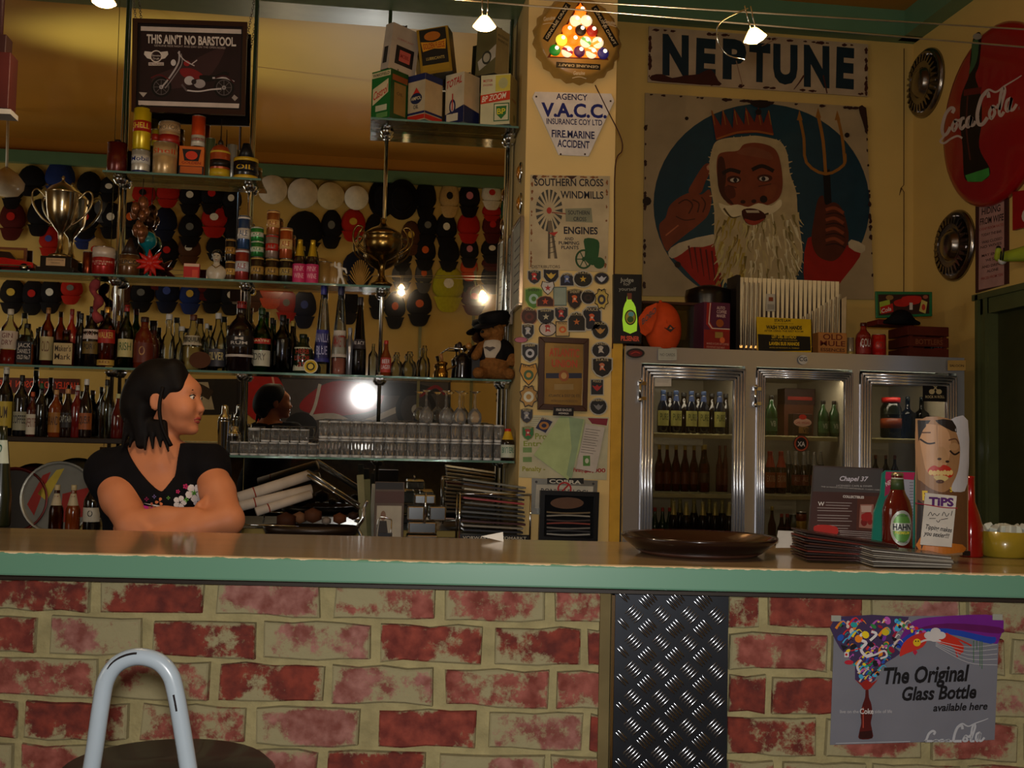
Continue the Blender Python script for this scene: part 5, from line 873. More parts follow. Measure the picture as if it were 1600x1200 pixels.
MB().ball((-.058, -.062, .226), .010, BLACK, 10, sz=.7).build('nose', t); MB().ball((-.045, -.050, .250), .005, BLACK, 8).build('eye', t); MB().ball((-.005, -.054, .25), .005, BLACK, 8).build('eye', t)
hm = MB(); hm.lathe([(.066, 0), (.068, .02), (.082, .04), (.074, .062), (.001, .07)], VEST, 22, T3((.012, 0, .262), (-.12, -.16, 0))); hc = hm.build('cap', t); hb = MB(); hb.lathe([(.03, 0), (.066, -.006), (.067, -.001), (.03, .006)], VEST, 16, T3((-.035, -.038, .266), (.28, -.25, 0), (1.0, 1.0, 1))); hb.build('cap_peak', hc)
carton('black_mug', 'small black mug standing at the teddy bear\'s feet', 745, 5.26, Z4, 40, 16, .04, '141014', cat='mug')
# ================================================================= things on the back bench
def at_b(px, Y): return xfor(px, Y, BZ)
for i, (p0, p1, r, lab) in enumerate((((372, 778), (484, 742), .020, 'thick white paper roll on top of the rolls beside the bartender'), ((372, 792), (487, 764), .018, 'white paper roll with red rubber band in the middle'), ((400, 800), (486, 772), .016, 'lowest white paper roll with rubber band'))):
    A, B = at(*p0, 4.98 - .02 * i), at(*p1, 5.05 - .02 * i); t = thing('paper_roll', lab, 'paper roll', A, 0, 'rolled white paper by the bartender'); D = (B - A); m = MB(); m.tube([(0, 0, 0), tuple(D * .5), tuple(D)], r * 1.25, mat('b8aca0', .7), 16); m.build('roll', t)
    c = D * .22; n = D.normalized(); MB().tube([tuple(c - n * .002), tuple(c + n * .003)], r * 1.29, mat('8a2c1c', .5), 16).build('rubber_band', t)
A, B = at(480, 742, 4.98), at(562, 795, 4.98); t = thing('knife_rail', 'long shiny steel rail leaning down to the right', 'rail', A); D = B - A
for k, of in enumerate((0, .02)): MB().tube([(0, -.01, of), tuple(D + Vector((0, -.01, of)))], .006, CHROME, 8).build('bar', t)
MB().tube([tuple(D * .02), tuple(D * .98)], .011, mat('8a8a88', .3, 1), 4).build('blade_strip', t)
t = thing('oval_basket', 'wide dark metal basket holding brown odds and ends', 'basket', (at_b(485, 4.95), 4.97, BZ)); MB().lathe([(.12, .03), (.2, .045), (.215, .085), (.205, .085), (.19, .05), (.001, .04)], mat('2c2018', .35, .5), 26, sy=.5).build('pan', t)
m = MB(); m.tube([(-.3, -.08, .09), (-.05, -.08, .085)], .004, CHROME, 6).tube([(-.3, -.08, .03), (-.05, -.08, .028)], .003, CHROME, 6).tube([(-.3, -.08, .12), (-.3, -.08, 0)], .004, CHROME, 6); m.build('wire_rim', t)
for k in range(6): q_ = random.uniform(.7, 1.5); tag(MB().ball((0, 0, 0), .026, mat(['3a2014', '6a4a34', '4a2c1c', '7a7068', '54301c', '2c1c14'][k], .6), 7, sx=q_ * 1.3, sy=1.1, sz=q_).build('cork_bundle', loc=(at_b(445 + 21 * k, 4.95), 4.965 + .02 * (k % 2), BZ + .105 + .012 * (k % 3))), ['leftmost', 'second from the left', 'third from the left', 'third from the right', 'second from the right', 'rightmost'][k] + ' brown bundle lying in the dark basket', 'bundle', 'bundles in the dark basket')
for i, (px, w_, lab, c, r) in enumerate([(571, 12, 'pale leaflet standing upright at the left of the leaflet fan', '8a8868', -.35), (577, 12, 'olive leaflet standing in the middle of the fan', '6c6c4c', -.2), (583, 12, 'grey leaflet leaning at the right of the fan', 'a09c8c', .1)]):
    carton('leaflet', lab, px, 5.02 + i * .03, BZ, 108 - i * 8, w_, .004, c, cat='leaflet', rot=.5, tilt=r * .25)
t = thing('chrome_stand', 'twisted chrome stand glinting at the left of the photo stand', 'stand', (at_b(560, 4.95), 4.95, BZ)); m = MB(); m.tube(smooth_path([(0, 0, 0), (.012, 0, .04), (-.006, 0, .08), (.016, -.01, .12), (.02, 0, .17), (.035, 0, .2)], 4), .009, CHROME, 10, rr=None); m.lathe([(.03, 0), (.028, .006), (.01, .01)], CHROME, 16); m.build('stem', t)
carton('photo_stand', 'photo card of a seated person in a clear stand', 608, 4.99, BZ, 98, 46, .02, '5a4a40', cat='photo stand', art=[('r', .02, .88, .95, .99, '1c1410'), ('r', .02, .66, .98, .85, '4a2a20'), ('r', .08, .05, .92, .62, 'a8a090'), ('e', .3, .46, .09, .08, '7a5a44'), ('p', [(.12, .1), (.18, .38), (.42, .38), (.5, .1)], '2a2018')])
t = thing('card_holder', 'small chrome wire card holder before the photo stand', 'card holder', (at_b(600, 4.88), 4.90, BZ)); m = MB(); m.tube(smooth_path([(-.04, 0, 0), (-.03, 0, .11), (-.01, 0, .13), (.03, 0, .12)], 4), .003, CHROME, 6).tube([(.03, 0, .12), (.03, 0, 0)], .003, CHROME, 6); m.build('wire_frame', t); MB().box((.005, .01, .03), (.06, .02, .06), mat('140c0c', .2, 0, .5)).build('card_box', t)
for (px, zz, h, w_, lab) in ((660, .0, 16, 48, 'lowest chrome tray of the stacked dispenser'), (660, .053, 18, 44, 'second chrome block in the dispenser stack'), (650, .112, 22, 26, 'left chrome box of the upper dispenser pair'), (684, .112, 22, 26, 'right chrome box of the upper dispenser pair')):
    t = carton('dispenser', lab, px, 4.95, BZ + zz + .002, h, w_, .12, CHROME, cat='dispenser', bev=.006); 
t = carton('chrome_toaster', 'topmost chrome box with a curved lever in the dispenser stack', 664, 4.95, BZ + .185, 16, 34, .1, CHROME, cat='dispenser', bev=.008); MB().tube([(0, -.02, .05), (0, -.05, .06), (0, -.06, -.03), (0, -.02, -.08)], .005, CHROME, 8).build('lever', t)
# magazine rack
X0, X1 = at_b(716, 4.92), at_b(826, 4.92); t = thing('wire_rack', 'chrome wire rack full of dark magazines', 'rack', (X0, 4.92, BZ)); Wd = X1 - X0; Hh = .24
for y in (-.03, .12):
    for (a, b) in (((0, y, .003), (0, y, Hh)), ((Wd, y, .003), (Wd, y, Hh)), ((0, y, Hh), (Wd, y, Hh)), ((0, y, .02), (Wd, y, .02))): MB().tube([a, b], .0045, CHROME, 8).build('wire', t)
for x in (0, Wd): MB().tube([(x, -.03, Hh), (x, .12, Hh)], .0045, CHROME, 8).build('wire', t)
m = MB(); m.box((Wd / 2, -.031, .045), (Wd, .002, .03), mat('14100e', .3, 0, .4)); v, f, w_ = text2d('VORWARTS AUTOMARKT', .01); m.add([(a / w_ * Wd * .9 + Wd * .05, -.033, .038 + b * .013) for a, b in v], f, mat('b8b0a0')); m.build('name_strip', t)
cols = ['2a1c1c', '6a6a60', '1c1a20', '7a7468', '3a1414', '202020', '4a4a48', '14100e', '5a5a54', '8a1c18', '241c1a', 'a09a88']
for k in range(14):
    zz = .012 + k * .0165 if k < 13 else .24; c = cols[k % 12]; tl = -.10 * (k / 13) ** .5 * (1 if k > 2 else .3)
    o = MB().box((0, 0, .004), (Wd * random.uniform(.84, .92), .13, .0085), mat(c, .35, 0, .3)).build('magazine', loc=(X0 + Wd / 2 - .005, 4.965, BZ + .03 + k * .0195)); o.rotation_euler = (0, .02 + .10 * k / 13, random.uniform(-.02, .02)); tag(o, ['thin', 'glossy'][k % 2] + ' magazine lying ' + ['at the very bottom', 'second from the bottom', 'third from the bottom', 'fourth from the bottom', 'fifth from the bottom', 'just under the middle', 'in the middle', 'just over the middle', 'ninth from the bottom', 'fifth from the top', 'fourth from the top', 'third from the top', 'second from the top', 'on the very top'][k] + ' of the wire rack', 'magazine', 'magazines in the wire rack')
for px, w_, c, lab, zz in ((625, 60, 'a01c18', 'red flyer lying on the bench edge under the photo stand', 0), (655, 44, 'a89484', 'cream flyer overlapping the red ones', .004), (700, 34, 'a8a098', 'pale flyer in the middle of the bench edge', 0), (728, 30, '8a1814', 'red flyer in front of the wire rack', .004)):
    o = MB().box((0, 0, .0015), (w_ * .003, .10, .003), mat(c, .5)).build('flyer', loc=(at_b(px, 4.86), 4.87, BZ + zz + .001)); o.rotation_euler = (0, 0, random.uniform(-.2, .2)); tag(o, lab, 'flyer', 'flyers on the bench edge')
p = atz(770, 851, CTZ); o = MB().slab([(-.035, 0), (.02, .012), (.022, -.012)], -.01, -.0085, WHITE).build('paper_scrap', loc=(0, 0, 0)); o.matrix_world = Matrix.Translation(CP((atv(773, 850, 2.74)).dot(cu), 2.74, CTZ + .0115)) @ Matrix.Rotation(-YAW, 4, 'Z'); tag(o, 'small folded white paper scrap on the counter near the wire rack', 'paper')
# ================================================================= the pillar
def PX(px, py): return at(px, py, COLY)
# crown cap sign with the lit rack of balls
SY = 4.935; a = wallart(905, 55, SY); cx, cz = a.to(905, 57); R = 66 * pxm(at(905, 55, SY)); TAN = mat('a07c3c', .35, 0, .3); DK = mat('15110f', .4)
t = thing('crown_cap_sign', 'big bottle-cap wall sign with a glowing triangle of pool balls', 'sign', M=a.M); m = MB(); Q = T3((cx, 0, cz), (PI / 2, 0, 0))
n = 84; vs = []
for rr, yy, am in ((.001, .0, 0), (R * .90, .0, 0), (R * .96, .012, 0), (R * 1.0, .035, .012), (R * 1.03, .055, .02)):
    for k in range(n): r_ = rr + (am * R * 3 * (.5 + .5 * math.cos(k * 2 * PI / n * 21)) if am else 0); vs.append((cx + r_ * math.cos(2 * PI * k / n), yy, cz + r_ * math.sin(2 * PI * k / n)))
m.add(vs, [(j * n + k, j * n + (k + 1) % n, (j + 1) * n + (k + 1) % n, (j + 1) * n + k) for j in range(4) for k in range(n)], TAN, True); m.build('crown_cap', t)
def gd(txt, P0, P1, wd, name='lettering_bar'):
    b = Art(a.O, a.ux, a.n); (x0, y0), (x1, y1) = P0, P1; L = math.hypot(x1 - x0, y1 - y0); dx, dy = (x1 - x0) / L, (y1 - y0) / L; nx, ny = dy, -dx
    b.P([(x0 + nx * wd / 2, y0 + ny * wd / 2), (x1 + nx * wd / 2, y1 + ny * wd / 2), (x1 - nx * wd / 2, y1 - ny * wd / 2), (x0 - nx * wd / 2, y0 - ny * wd / 2)], '0e0c0c').T(txt, x0 + dx * 3 - nx * wd * .22, y0 + dy * 3 - ny * wd * .22, x1 - dx * 3 - nx * wd * .22, y1 - dy * 3 - ny * wd * .22, wd * .42, 'b0a890', .01); b.mb.build(name, t)
gd('GENUINE DRAFT', (852, 63), (888, 6), 10); gd('GENUINE DRAFT', (928, 10), (963, 72), 10); gd('GENUINE DRAFT', (938, 105), (869, 101), 9)
b = Art(a.O, a.ux, a.n); b.k = 3; b.P([(907, -2), (951, 94), (855, 90)], mat('5a2408', .5)).P([(907, 4), (946, 91), (860, 88)], emis('ff7a10', .8)); 
for px, py, an in ((859, 30, -60), (952, 33, 60), (905, 114, 0)): b.T('Genuine', px - 9, py + 3, px + 9, py + 3 + an * .05, 6, 'b0a898', .02, .3).S([(px - 11, py + 8), (px, py + 6), (px + 11, py + 9)], 1, 'b0a898')
b.mb.build('back_light', t)
sp_ = pxm(at(905, 55, SY)); balls = [(907, 18, 'ff8018', 0), (899, 33, 'e8d8a0', 1), (916, 33, 'd8d0b0', 1), (887, 48, 'ff7a18', 0), (907, 48, '1a1008', 0), (925, 49, 'a02010', 0), (877, 63, 'ffe040', 0), (896, 63, 'ff7010', 0), (915, 66, '60a050', 1), (934, 67, 'ff9030', 1), (867, 79, '1c8a2c', 0), (886, 81, '8a2030', 1), (905, 81, '4a1c50', 0), (924, 83, 'd87020', 1), (942, 84, '2a2470', 0)]
for px, py, c, st in balls:
    q = a.to(px, py); o = MB(); o.ball((0, 0, 0), 9.2 * sp_, emis('ffe8c0' if st else c, .75 if st else (.85 if c[0] in 'ef' else .25)), 16, sy=.5)
    if st: o.lathe([(9.3 * sp_ * math.cos(z_), 9.3 * sp_ * math.sin(z_)) for z_ in (-.42, 0, .42)], emis(c, .9), 16, T3(rot=(.3, random.uniform(-.6, .6), 0), sc=(1, .52, 1)), caps=False)
    ob = o.build('ball', t, (q[0], -.004, q[1])); MB().lathe([(.001, 0), (3.2 * sp_, 0)], emis('fff4d8', 1.2), 12, T3((1.5 * sp_, -.026 * 1, 1 * sp_), (PI / 2, 0, 0)), caps=False).build('number_spot', ob)
point('sign_glow', at(907, 60, SY - .12), .9, (1, .5, .15), .08)
MB().tube([tuple(a.M.inverted() @ Vector(p)) for p in smooth_path([tuple(at(930, 133, COLY - .01)), tuple(at(948, 170, COLY - .012)), tuple(at(969, 212, COLY - .012)), tuple(at(972, 235, COLY - .01)), tuple(at(961, 262, COLY - .01)), tuple(at(960, 400, COLY - .01)), tuple(at(957, 545, COLY - .01))], 5)], .0028, mat('3a1a14', .5), 6).build('power_cord', t)
# shield
a = wallart(895, 190, COLY - .012); a.T('AGENCY', 869, 155, 918, 157, 9, '1a2050', .02).T('V.A.C.C.', 846, 181, 948, 184, 20, '14206a', .035).T('INSURANCE COY LTD', 854, 193.5, 941, 196, 8.5, '1a2050', .02).T('FIRE.MARINE', 862, 214, 929, 217, 11, '1a2050', .025).T('ACCIDENT', 871, 229, 921, 232, 11, '1a2050', .025)
for q in ((838, 151), (954, 158), (876, 241), (914, 241)): a.E(*q, 1.6, 1.6, '3a2a20')
a.done('insurance_sign', 'white enamel shield sign reading AGENCY V.A.C.C. INSURANCE', 'sign', board=[(836, 143), (955, 146), (960, 158), (920, 244), (873, 242), (832, 152)], thick=.01, bm=mat('d0cccc', .3, 0, .4), art='lettering', bevel=.002)
# windmill sign
a = wallart(888, 350, COLY - .008); NV = '1c1c28'; a.T('SOUTHERN CROSS', 835, 290, 943, 291, 11, NV, .02).T('WINDMILLS', 876, 309.5, 943, 310.5, 11, NV, .02).T('ENGINES', 881, 365, 934, 366, 10.5, NV, .03).T('AND', 882, 375, 896, 375.5, 4.5, NV, .02).T('PUMPING', 873, 382, 905, 382.5, 5, NV, .02).T('PLANTS', 877, 389, 904, 389.5, 5, NV, .02)
a.T('DISTRIBUTORS', 831, 419, 875, 419, 4.5, '3a2c20', .01).P([(883, 326), (924, 325), (926, 348), (884, 346)], '7a7a64').T('SOUTHERN', 888, 335, 921, 335.5, 6, NV, .01).T('CROSS', 896, 345, 916, 345.5, 6, NV, .01).S([(862, 332), (884, 334)], 1.6, '7a3020', 0)
for k in range(18):
    t0 = 2 * PI * k / 18; a.P([(858 + 9 * math.cos(t0) * .9, 329 + 12 * math.sin(t0)), (858 + 21 * math.cos(t0 - .10), 329 + 33 * math.sin(t0 - .10)), (858 + 21 * math.cos(t0 + .10), 329 + 33 * math.sin(t0 + .10))], '3c3c38')
a.E(858, 329, 4, 5, 'a02c20').P([(856, 345), (862, 345), (871, 404), (866, 404), (860, 360), (860, 404), (856, 404)], '6a5c48').S([(858, 362), (857, 404)], 1.4, '3a342c', 0).S([(863, 362), (869, 404)], 1.4, '3a342c', 0).P([(857, 364), (872, 362), (866, 369)], 'a02c20')
for yy in (372, 380, 388, 396): a.S([(857, yy), (868, yy - 3)], 1, '3a342c', 0)
a.E(912, 405, 13.5, 15.5, '16401c').E(912, 405, 10.5, 12.5, 'a89c80').E(912, 405, 3, 3.4, '16401c').E(936, 411, 9, 9, '1c4a22').P([(913, 373), (934, 375), (936, 392), (930, 414), (915, 408), (914, 390)], '1c4a22', 3)
for k in range(6): a.S([(912, 405), (912 + 12 * math.cos(k * PI / 3), 405 + 14 * math.sin(k * PI / 3))], 1.5, '16401c', 0)
def rust(a, edge, n, seed, c='5a2a14', r=(1.2, 4)):
    rnd = random.Random(seed)
    for k in range(n):
        e = edge[rnd.randrange(len(edge))]; u = rnd.random(); x = e[0][0] + (e[1][0] - e[0][0]) * u; y = e[0][1] + (e[1][1] - e[0][1]) * u; R_ = rnd.uniform(*r)
        a.P([(x + e[2][0] * R_ * .3 + R_ * rnd.uniform(.5, 1.2) * math.cos(q) * (1 if e[2][0] else 1.9), y + e[2][1] * R_ * .3 + R_ * rnd.uniform(.5, 1.1) * math.sin(q) * (1 if e[2][1] else 1.9)) for q in (2 * PI * i / 9 for i in range(9))], c)
WB = [(829, 273), (953, 275), (949, 425), (826, 420)]
rust(a, [((832, 275), (950, 277), (0, 1)), ((831, 276), (829, 418), (1, 0)), ((949, 278), (946, 420), (-1, 0))], 46, 4, '7a4a24', (.8, 2.2)); a.E(835, 277, 3.5, 3, '2a1814').P([(884, 275), (902, 275), (893, 281)], '3a2018')
a.done('windmill_sign', 'weathered enamel sign SOUTHERN CROSS WINDMILLS with windmill and green engine', 'sign', board=WB, thick=.006, bm=mat('b0a080', .45, 0, .2, .18, 8), art='printed_picture')
# sewn badges
def shape(k, cx, cy, w_, h_):
    u = {'shield': [(-1, -.85), (-.5, -.95), (0, -1), (.5, -.95), (1, -.85), (1, .2), (.62, .72), (0, 1), (-.62, .72), (-1, .2)], 'round': [(math.cos(t), math.sin(t)) for t in (2 * PI * i / 18 for i in range(18))], 'oval': [(math.cos(t), math.sin(t)) for t in (2 * PI * i / 18 for i in range(18))],
         'rect': [(-1, -1), (1, -1), (1, 1), (-1, 1)], 'arch': [(-1, .9), (-1, -.3), (-.6, -.85), (0, -1), (.6, -.85), (1, -.3), (1, .9)], 'oct': [(-.5, -1), (.5, -1), (1, -.6), (1, .6), (.5, 1), (-.5, 1), (-1, .6), (-1, -.6)], 'diam': [(-.2, -1), (1, -.4), (.2, 1), (-1, .4)],
         'star': [(math.cos(t) * (1 if i % 2 else .78), math.sin(t) * (1 if i % 2 else .78)) for i, t in ((i, 2 * PI * i / 16) for i in range(16))], 'point': [(-.8, -1), (0, -.8), (.8, -1), (1, -.3), (.55, .5), (0, 1), (-.55, .5), (-1, -.3)]}[k]
    return [(cx + x * w_ / 2, cy + y * h_ / 2) for x, y in u]
pats = [(835, 433, 22, 24, 'shield', '1c1a22', 'b02a24', 'f', 'dark shield patch with red lions, left end of the top row'), (861, 430, 26, 28, 'shield', '15131a', 'c0a040', 'b', 'black shield patch with gold eagle under the windmill sign'), (886, 437, 23, 23, 'arch', '1a1a2a', '5a6a9a', 'f', 'dark arched patch with a blue figure, third in the top row'), (911, 436, 32, 27, 'oval', '1c1810', 'c8a030', 's', 'oval black patch with a bright yellow star'), (940, 435, 25, 20, 'round', '20202c', 'b0b4c0', 'b', 'small round blue grey patch, right end of the top row'),
 (834, 466, 29, 36, 'shield', '4a7a2c', '9ab8b0', 'c', 'green shield patch with pale picture at the left edge'), (856, 450, 22, 22, 'point', 'c0bcb8', 'a02a28', 's', 'small white edged pointed patch with red centre'), (852, 471, 28, 18, 'arch', '3a1410', 'c04a24', 's', 'low arched dark patch with an orange star'), (875, 463, 21, 30, 'rect', '8a988c', '5a6a68', 'n', 'plain grey blue rectangular card among the patches'), (898, 468, 25, 34, 'shield', '241410', 'c8602a', 'f', 'dark brown shield patch with orange tower'), (919, 464, 24, 24, 'round', '120c0c', '2c1c1a', 'c', 'round nearly black patch left of the gold star badge'), (940, 467, 24, 36, 'star', 'b8a050', '30303c', 'c', 'gold star shaped police badge patch'),
 (827, 494, 28, 30, 'round', '3a1814', '5a241c', 'c', 'round dark maroon patch at the left edge'), (853, 495, 28, 27, 'shield', '14141c', 'b0a890', 's', 'black patch with silver star over the wooden frame'), (877, 491, 22, 25, 'shield', '1c1c28', 'b03a34', 'f', 'black shield patch with red lions beside the silver star'), (901, 503, 29, 34, 'arch', '16100e', 'b8662a', 's', 'black arched patch with orange star and lettering'), (925, 497, 31, 39, 'oct', '1a1a24', 'c85a30', 'f', 'eight sided dark patch with orange rim and a rocket figure'), (856, 514, 28, 23, 'round', 'b8a8a0', 'a03028', 'f', 'round white patch with a red animal'), (879, 514, 22, 24, 'rect', 'b89864', 'c05a20', 'c', 'square tan patch with orange crown'), (825, 518, 20, 26, 'shield', '15151c', 'a8a8b0', 'f', 'narrow black shield patch with silver bird'), (938, 516, 28, 30, 'round', '1c1a18', 'b08040', 'b', 'round dark patch with tan ring right of the eight sided one'),
 (828, 551, 27, 32, 'shield', '10101a', 'b0b0b8', 'c', 'navy shield patch left of the wooden frame, uppermost'), (826, 585, 30, 36, 'point', 'c08c34', '3a5a3a', 'c', 'big mustard pointed patch left of the wooden frame'), (826, 619, 31, 38, 'star', 'a88040', 'c8c8b8', 'c', 'brown gold badge patch with white round middle'), (823, 650, 20, 25, 'shield', '2a2a34', '8a8a90', 'f', 'small grey shield patch below the brown gold badge'), (825, 677, 19, 23, 'shield', '2c6a34', 'a02a2a', 'f', 'small green and red shield patch by the notice'), (939, 547, 31, 27, 'round', '15151a', 'b0a8a0', 'f', 'round black patch with pale house, right of the wooden frame'), (941, 574, 33, 34, 'shield', '1a1410', 'c07050', 'f', 'black shield patch with orange flag picture'), (933, 605, 21, 26, 'rect', '1c1c20', 'a02828', 'b', 'small black rectangular patch with red stripe'), (935, 635, 29, 28, 'round', '1a1a1e', '707074', 'b', 'round black patch with grey winged emblem, lowest on the right'), (850, 664, 30, 28, 'diam', '14143a', 'a06a2a', 'c', 'tilted navy card with orange square'), (814, 531, 22, 9, 'oval', 'a85a70', 'c07a88', 'n', 'pink fish shaped patch beside the teddy bear')]
for i, (px, py, w_, h_, k, c, c2, em, lab) in enumerate(pats):
    yy = COLY - .0045 - .0028 * (i % 4) - (.011 if py < 428 else 0); a = wallart(px, py, yy); rimc = {'1': 'a8a49a', '2': '8a7a50', 'a': '2a2018', 'b': '2a2018', 'c': '2a1c14', '4': 'a8b060', '3': '9a6a4a', '8': '5a6a64'}.get(c[0], '8a8478')
    a.P(shape(k, px, py, w_, h_), rimc).P(shape(k, px, py, w_ * .88, h_ * .88), c)
    if em == 's': a.P([(px + (5.5 if j % 2 == 0 else 2.2) * math.sin(j * PI / 5), py - (5.5 if j % 2 == 0 else 2.2) * math.cos(j * PI / 5)) for j in range(10)], c2)
    if em == 'f': a.P([(px - 4, py + 5), (px - 3, py - 2), (px - 5, py - 5), (px, py - 7), (px + 4, py - 4), (px + 2, py), (px + 5, py + 5), (px, py + 3)], c2, 2).E(px, py - 1, 1.6, 1.6, 'c8c0b0')
    if em == 'b': a.P([(px - 8, py - 3), (px - 3, py - 1), (px, py - 4), (px + 3, py - 1), (px + 8, py - 3), (px + 4, py + 3), (px, py + 6), (px - 4, py + 3)], c2)
    if em == 'c': a.E(px, py + 1, w_ * .26, h_ * .22, c2).E(px, py + 1, w_ * .13, h_ * .11, c)
    if em != 'n' and h_ > 22: a.T(['POLICE', 'SHERIFF', 'PATROL', 'STATE'][i % 4], px - w_ * .30, py - h_ * .30, px + w_ * .30, py - h_ * .29, h_ * .12, 'b8a880' if c[0] in '123' else '1c1410', .01)
    a.done('cloth_patch', lab, 'patch', 'cloth patches on the pillar', board=shape(k, px, py, w_, h_), thick=.0025, bm=mat(rimc, .9), art='embroidery')
# wooden framed mirror picture
a = wallart(880, 585, COLY - .022); a.R(851, 535, 911, 633, mat('9a7c48', .2, .5)).T('ATLANTIC', 858, 556, 905, 558, 12, 'a83a20', .03).T('UNION', 862, 573, 902, 574, 11, 'a83a20', .03).R(853, 583, 909, 591, '1c2038').E(881, 587, 8, 9, '8a4a20').E(881, 587, 4.5, 5, 'b08850').R(866, 600, 896, 609, '8a7040').T('ATLANTIC & GULF OIL CO', 857, 620, 906, 620.5, 4, '2a1c14', .01).T('PETROLEUM PRODUCTS', 861, 628, 902, 628.5, 3, '4a3420').T('ESTABLISHED', 866, 543, 896, 543.5, 2.5, '4a3420')
t = a.done('oil_company_picture', 'wood framed advertising mirror reading ATLANTIC UNION', 'picture', board=[(849, 532), (914, 535), (912, 636), (847, 633)], thick=.01, bm=mat('5a4424', .4), art='printed_glass')
q = [a.to(*p) for p in ((842, 526), (920, 529), (917, 643), (840, 640))]; q2 = [a.to(*p) for p in ((851, 535), (912, 538), (909, 634), (849, 631))]; fm = MB()
for i in range(4): j = (i + 1) % 4; fm.slab([q[i], q[j], q2[j], q2[i]], -.010, .02, mat('3a1c0e', .35, 0, .4))
fm.build('wooden_frame', t, bevel=.002)
a = wallart(881, 643, COLY - .036); a.T('FREE EAGLES', 869, 642, 893, 642.5, 3.6, 'b8b0a8', .02).T('MEMBER', 873, 647, 889, 647.3, 2.6, 'b8b0a8', .02).done('name_plate', 'small black plate reading FREE EAGLES below the wooden frame', 'sign', board=[(865, 636), (897, 637), (896, 650), (864, 649)], thick=.004, bm=mat('0e0c0e', .3), art='lettering')
a = wallart(880, 700, COLY - .004); a.T('Proof of', 836, 686, 880, 687, 9, '7a8a2c', .02).T('Entry', 818, 697, 850, 697, 8, '7a8a2c', .02).T('Penalty -', 816, 736, 852, 736, 7, '8a8a24', .03).T('$6,000', 912, 738, 946, 738, 6, 'a02830', .03).T('Penalty - $5', 896, 737, 922, 737.5, 6, 'a02830', .03)
for k, (x, y) in enumerate(((817, 699), (817, 714))): a.R(x, y, x + 14, y + 8, '6a8a50')
for k in range(5): a.S([(818, 652 + 3 * k), (850 - 4 * (k % 2), 652.5 + 3 * k)], .8, '8a8a80', 0)
a.P([(918, 653), (950, 654), (948, 665), (925, 662)], '7a2030').done('notice', 'pale age limit notice with green and red Penalty lettering', 'notice', board=[(813, 648), (951, 652), (948, 750), (811, 746)], thick=.002, bm=mat('b8b498', .6), art='print')
a = wallart(875, 700, COLY - .010); a.P([(889, 652), (912, 655), (893, 748), (885, 742), (893, 700)], '8aa07c').done('green_paper', 'folded pale green paper pinned across the notice', 'paper', board=[(834, 711), (876, 650), (914, 655), (905, 705), (888, 750), (868, 736)], thick=.002, bm=mat('a8b884', .6), art='paper_fold')
a = wallart(928, 695, COLY - .014)
for k in range(10): a.S([(915 - k * .9, 670 + 4 * k), (938 - k * .9 - 3 * (k % 2), 673 + 4 * k)], .8, '5a5450', 0)
a.R(911, 712, 922, 728, '4a7a34').E(917, 720, 3, 4, 'b8b8a8').done('leaflet', 'white printed leaflet with small green photo over the notice', 'leaflet', board=[(915, 662), (945, 668), (931, 738), (900, 732)], thick=.002, bm=mat('b8b0a8', .6), art='print')
a = wallart(882, 778, COLY - .006); a.P([(832, 748), (933, 752), (930, 806), (831, 802)], mat('8a8880', .3, .9)).P([(838, 757), (927, 760), (925, 797), (836, 794)], 'b0aca0').R(855, 747, 912, 756, '14100f').T('COBRA', 858, 754.5, 908, 756.5, 5.5, 'c0bcb0', .03).T('BONVILLE LOGI', 845, 771, 918, 774, 8, '2a2a34', .01)
a.S([(882 + 10 * math.cos(q), 764 + 10 * math.sin(q)) for q in (2 * PI * i / 20 for i in range(21))], 2.6, 'a01c1c', 0).S([(875, 771), (889, 757)], 2.6, 'a01c1c', 0)
for q in ((838, 753), (927, 756)): a.E(*q, 2, 2, '3a3a3a')
a.done('licence_plate_frame', 'chrome COBRA licence plate frame with a no-smoking sign', 'sign', board=[(831, 747), (934, 751), (931, 807), (830, 803)], thick=.005, bm=mat('8a8a86', .3, .8), art='print')
a = wallart(888, 812, COLY - .03); a.P([(851, 773), (929, 776), (926, 842), (849, 838)], mat('16181c', .08, 0, .8)).E(886, 786, 26, 9, '5a3c28')
for k, (c, y) in enumerate((('6a5a40', 800), ('8a8478', 806), ('3a2c28', 812), ('7a3428', 818), ('6a6660', 824), ('2c2c30', 830), ('8a8a86', 834))): a.S([(854, y), (885, y + 2 - k % 2 * 3), (922, y + 1)], 2.4, c)
t = a.done('black_picture_frame', 'black framed glossy picture leaning below the licence plate frame', 'picture', board=[(845, 768), (934, 771), (932, 850), (842, 846)], thick=.012, bm=mat('0a0a0c', .3), art='glossy_picture')
q = [a.to(*p) for p in ((844, 766), (936, 769), (933, 852), (841, 848))]; q2 = [a.to(*p) for p in ((851, 773), (929, 776), (926, 842), (849, 838))]; fm = MB()
for i in range(4): j = (i + 1) % 4; fm.slab([q[i], q[j], q2[j], q2[i]], -.010, .012, mat('0c0a0c', .35))
fm.build('frame', t)
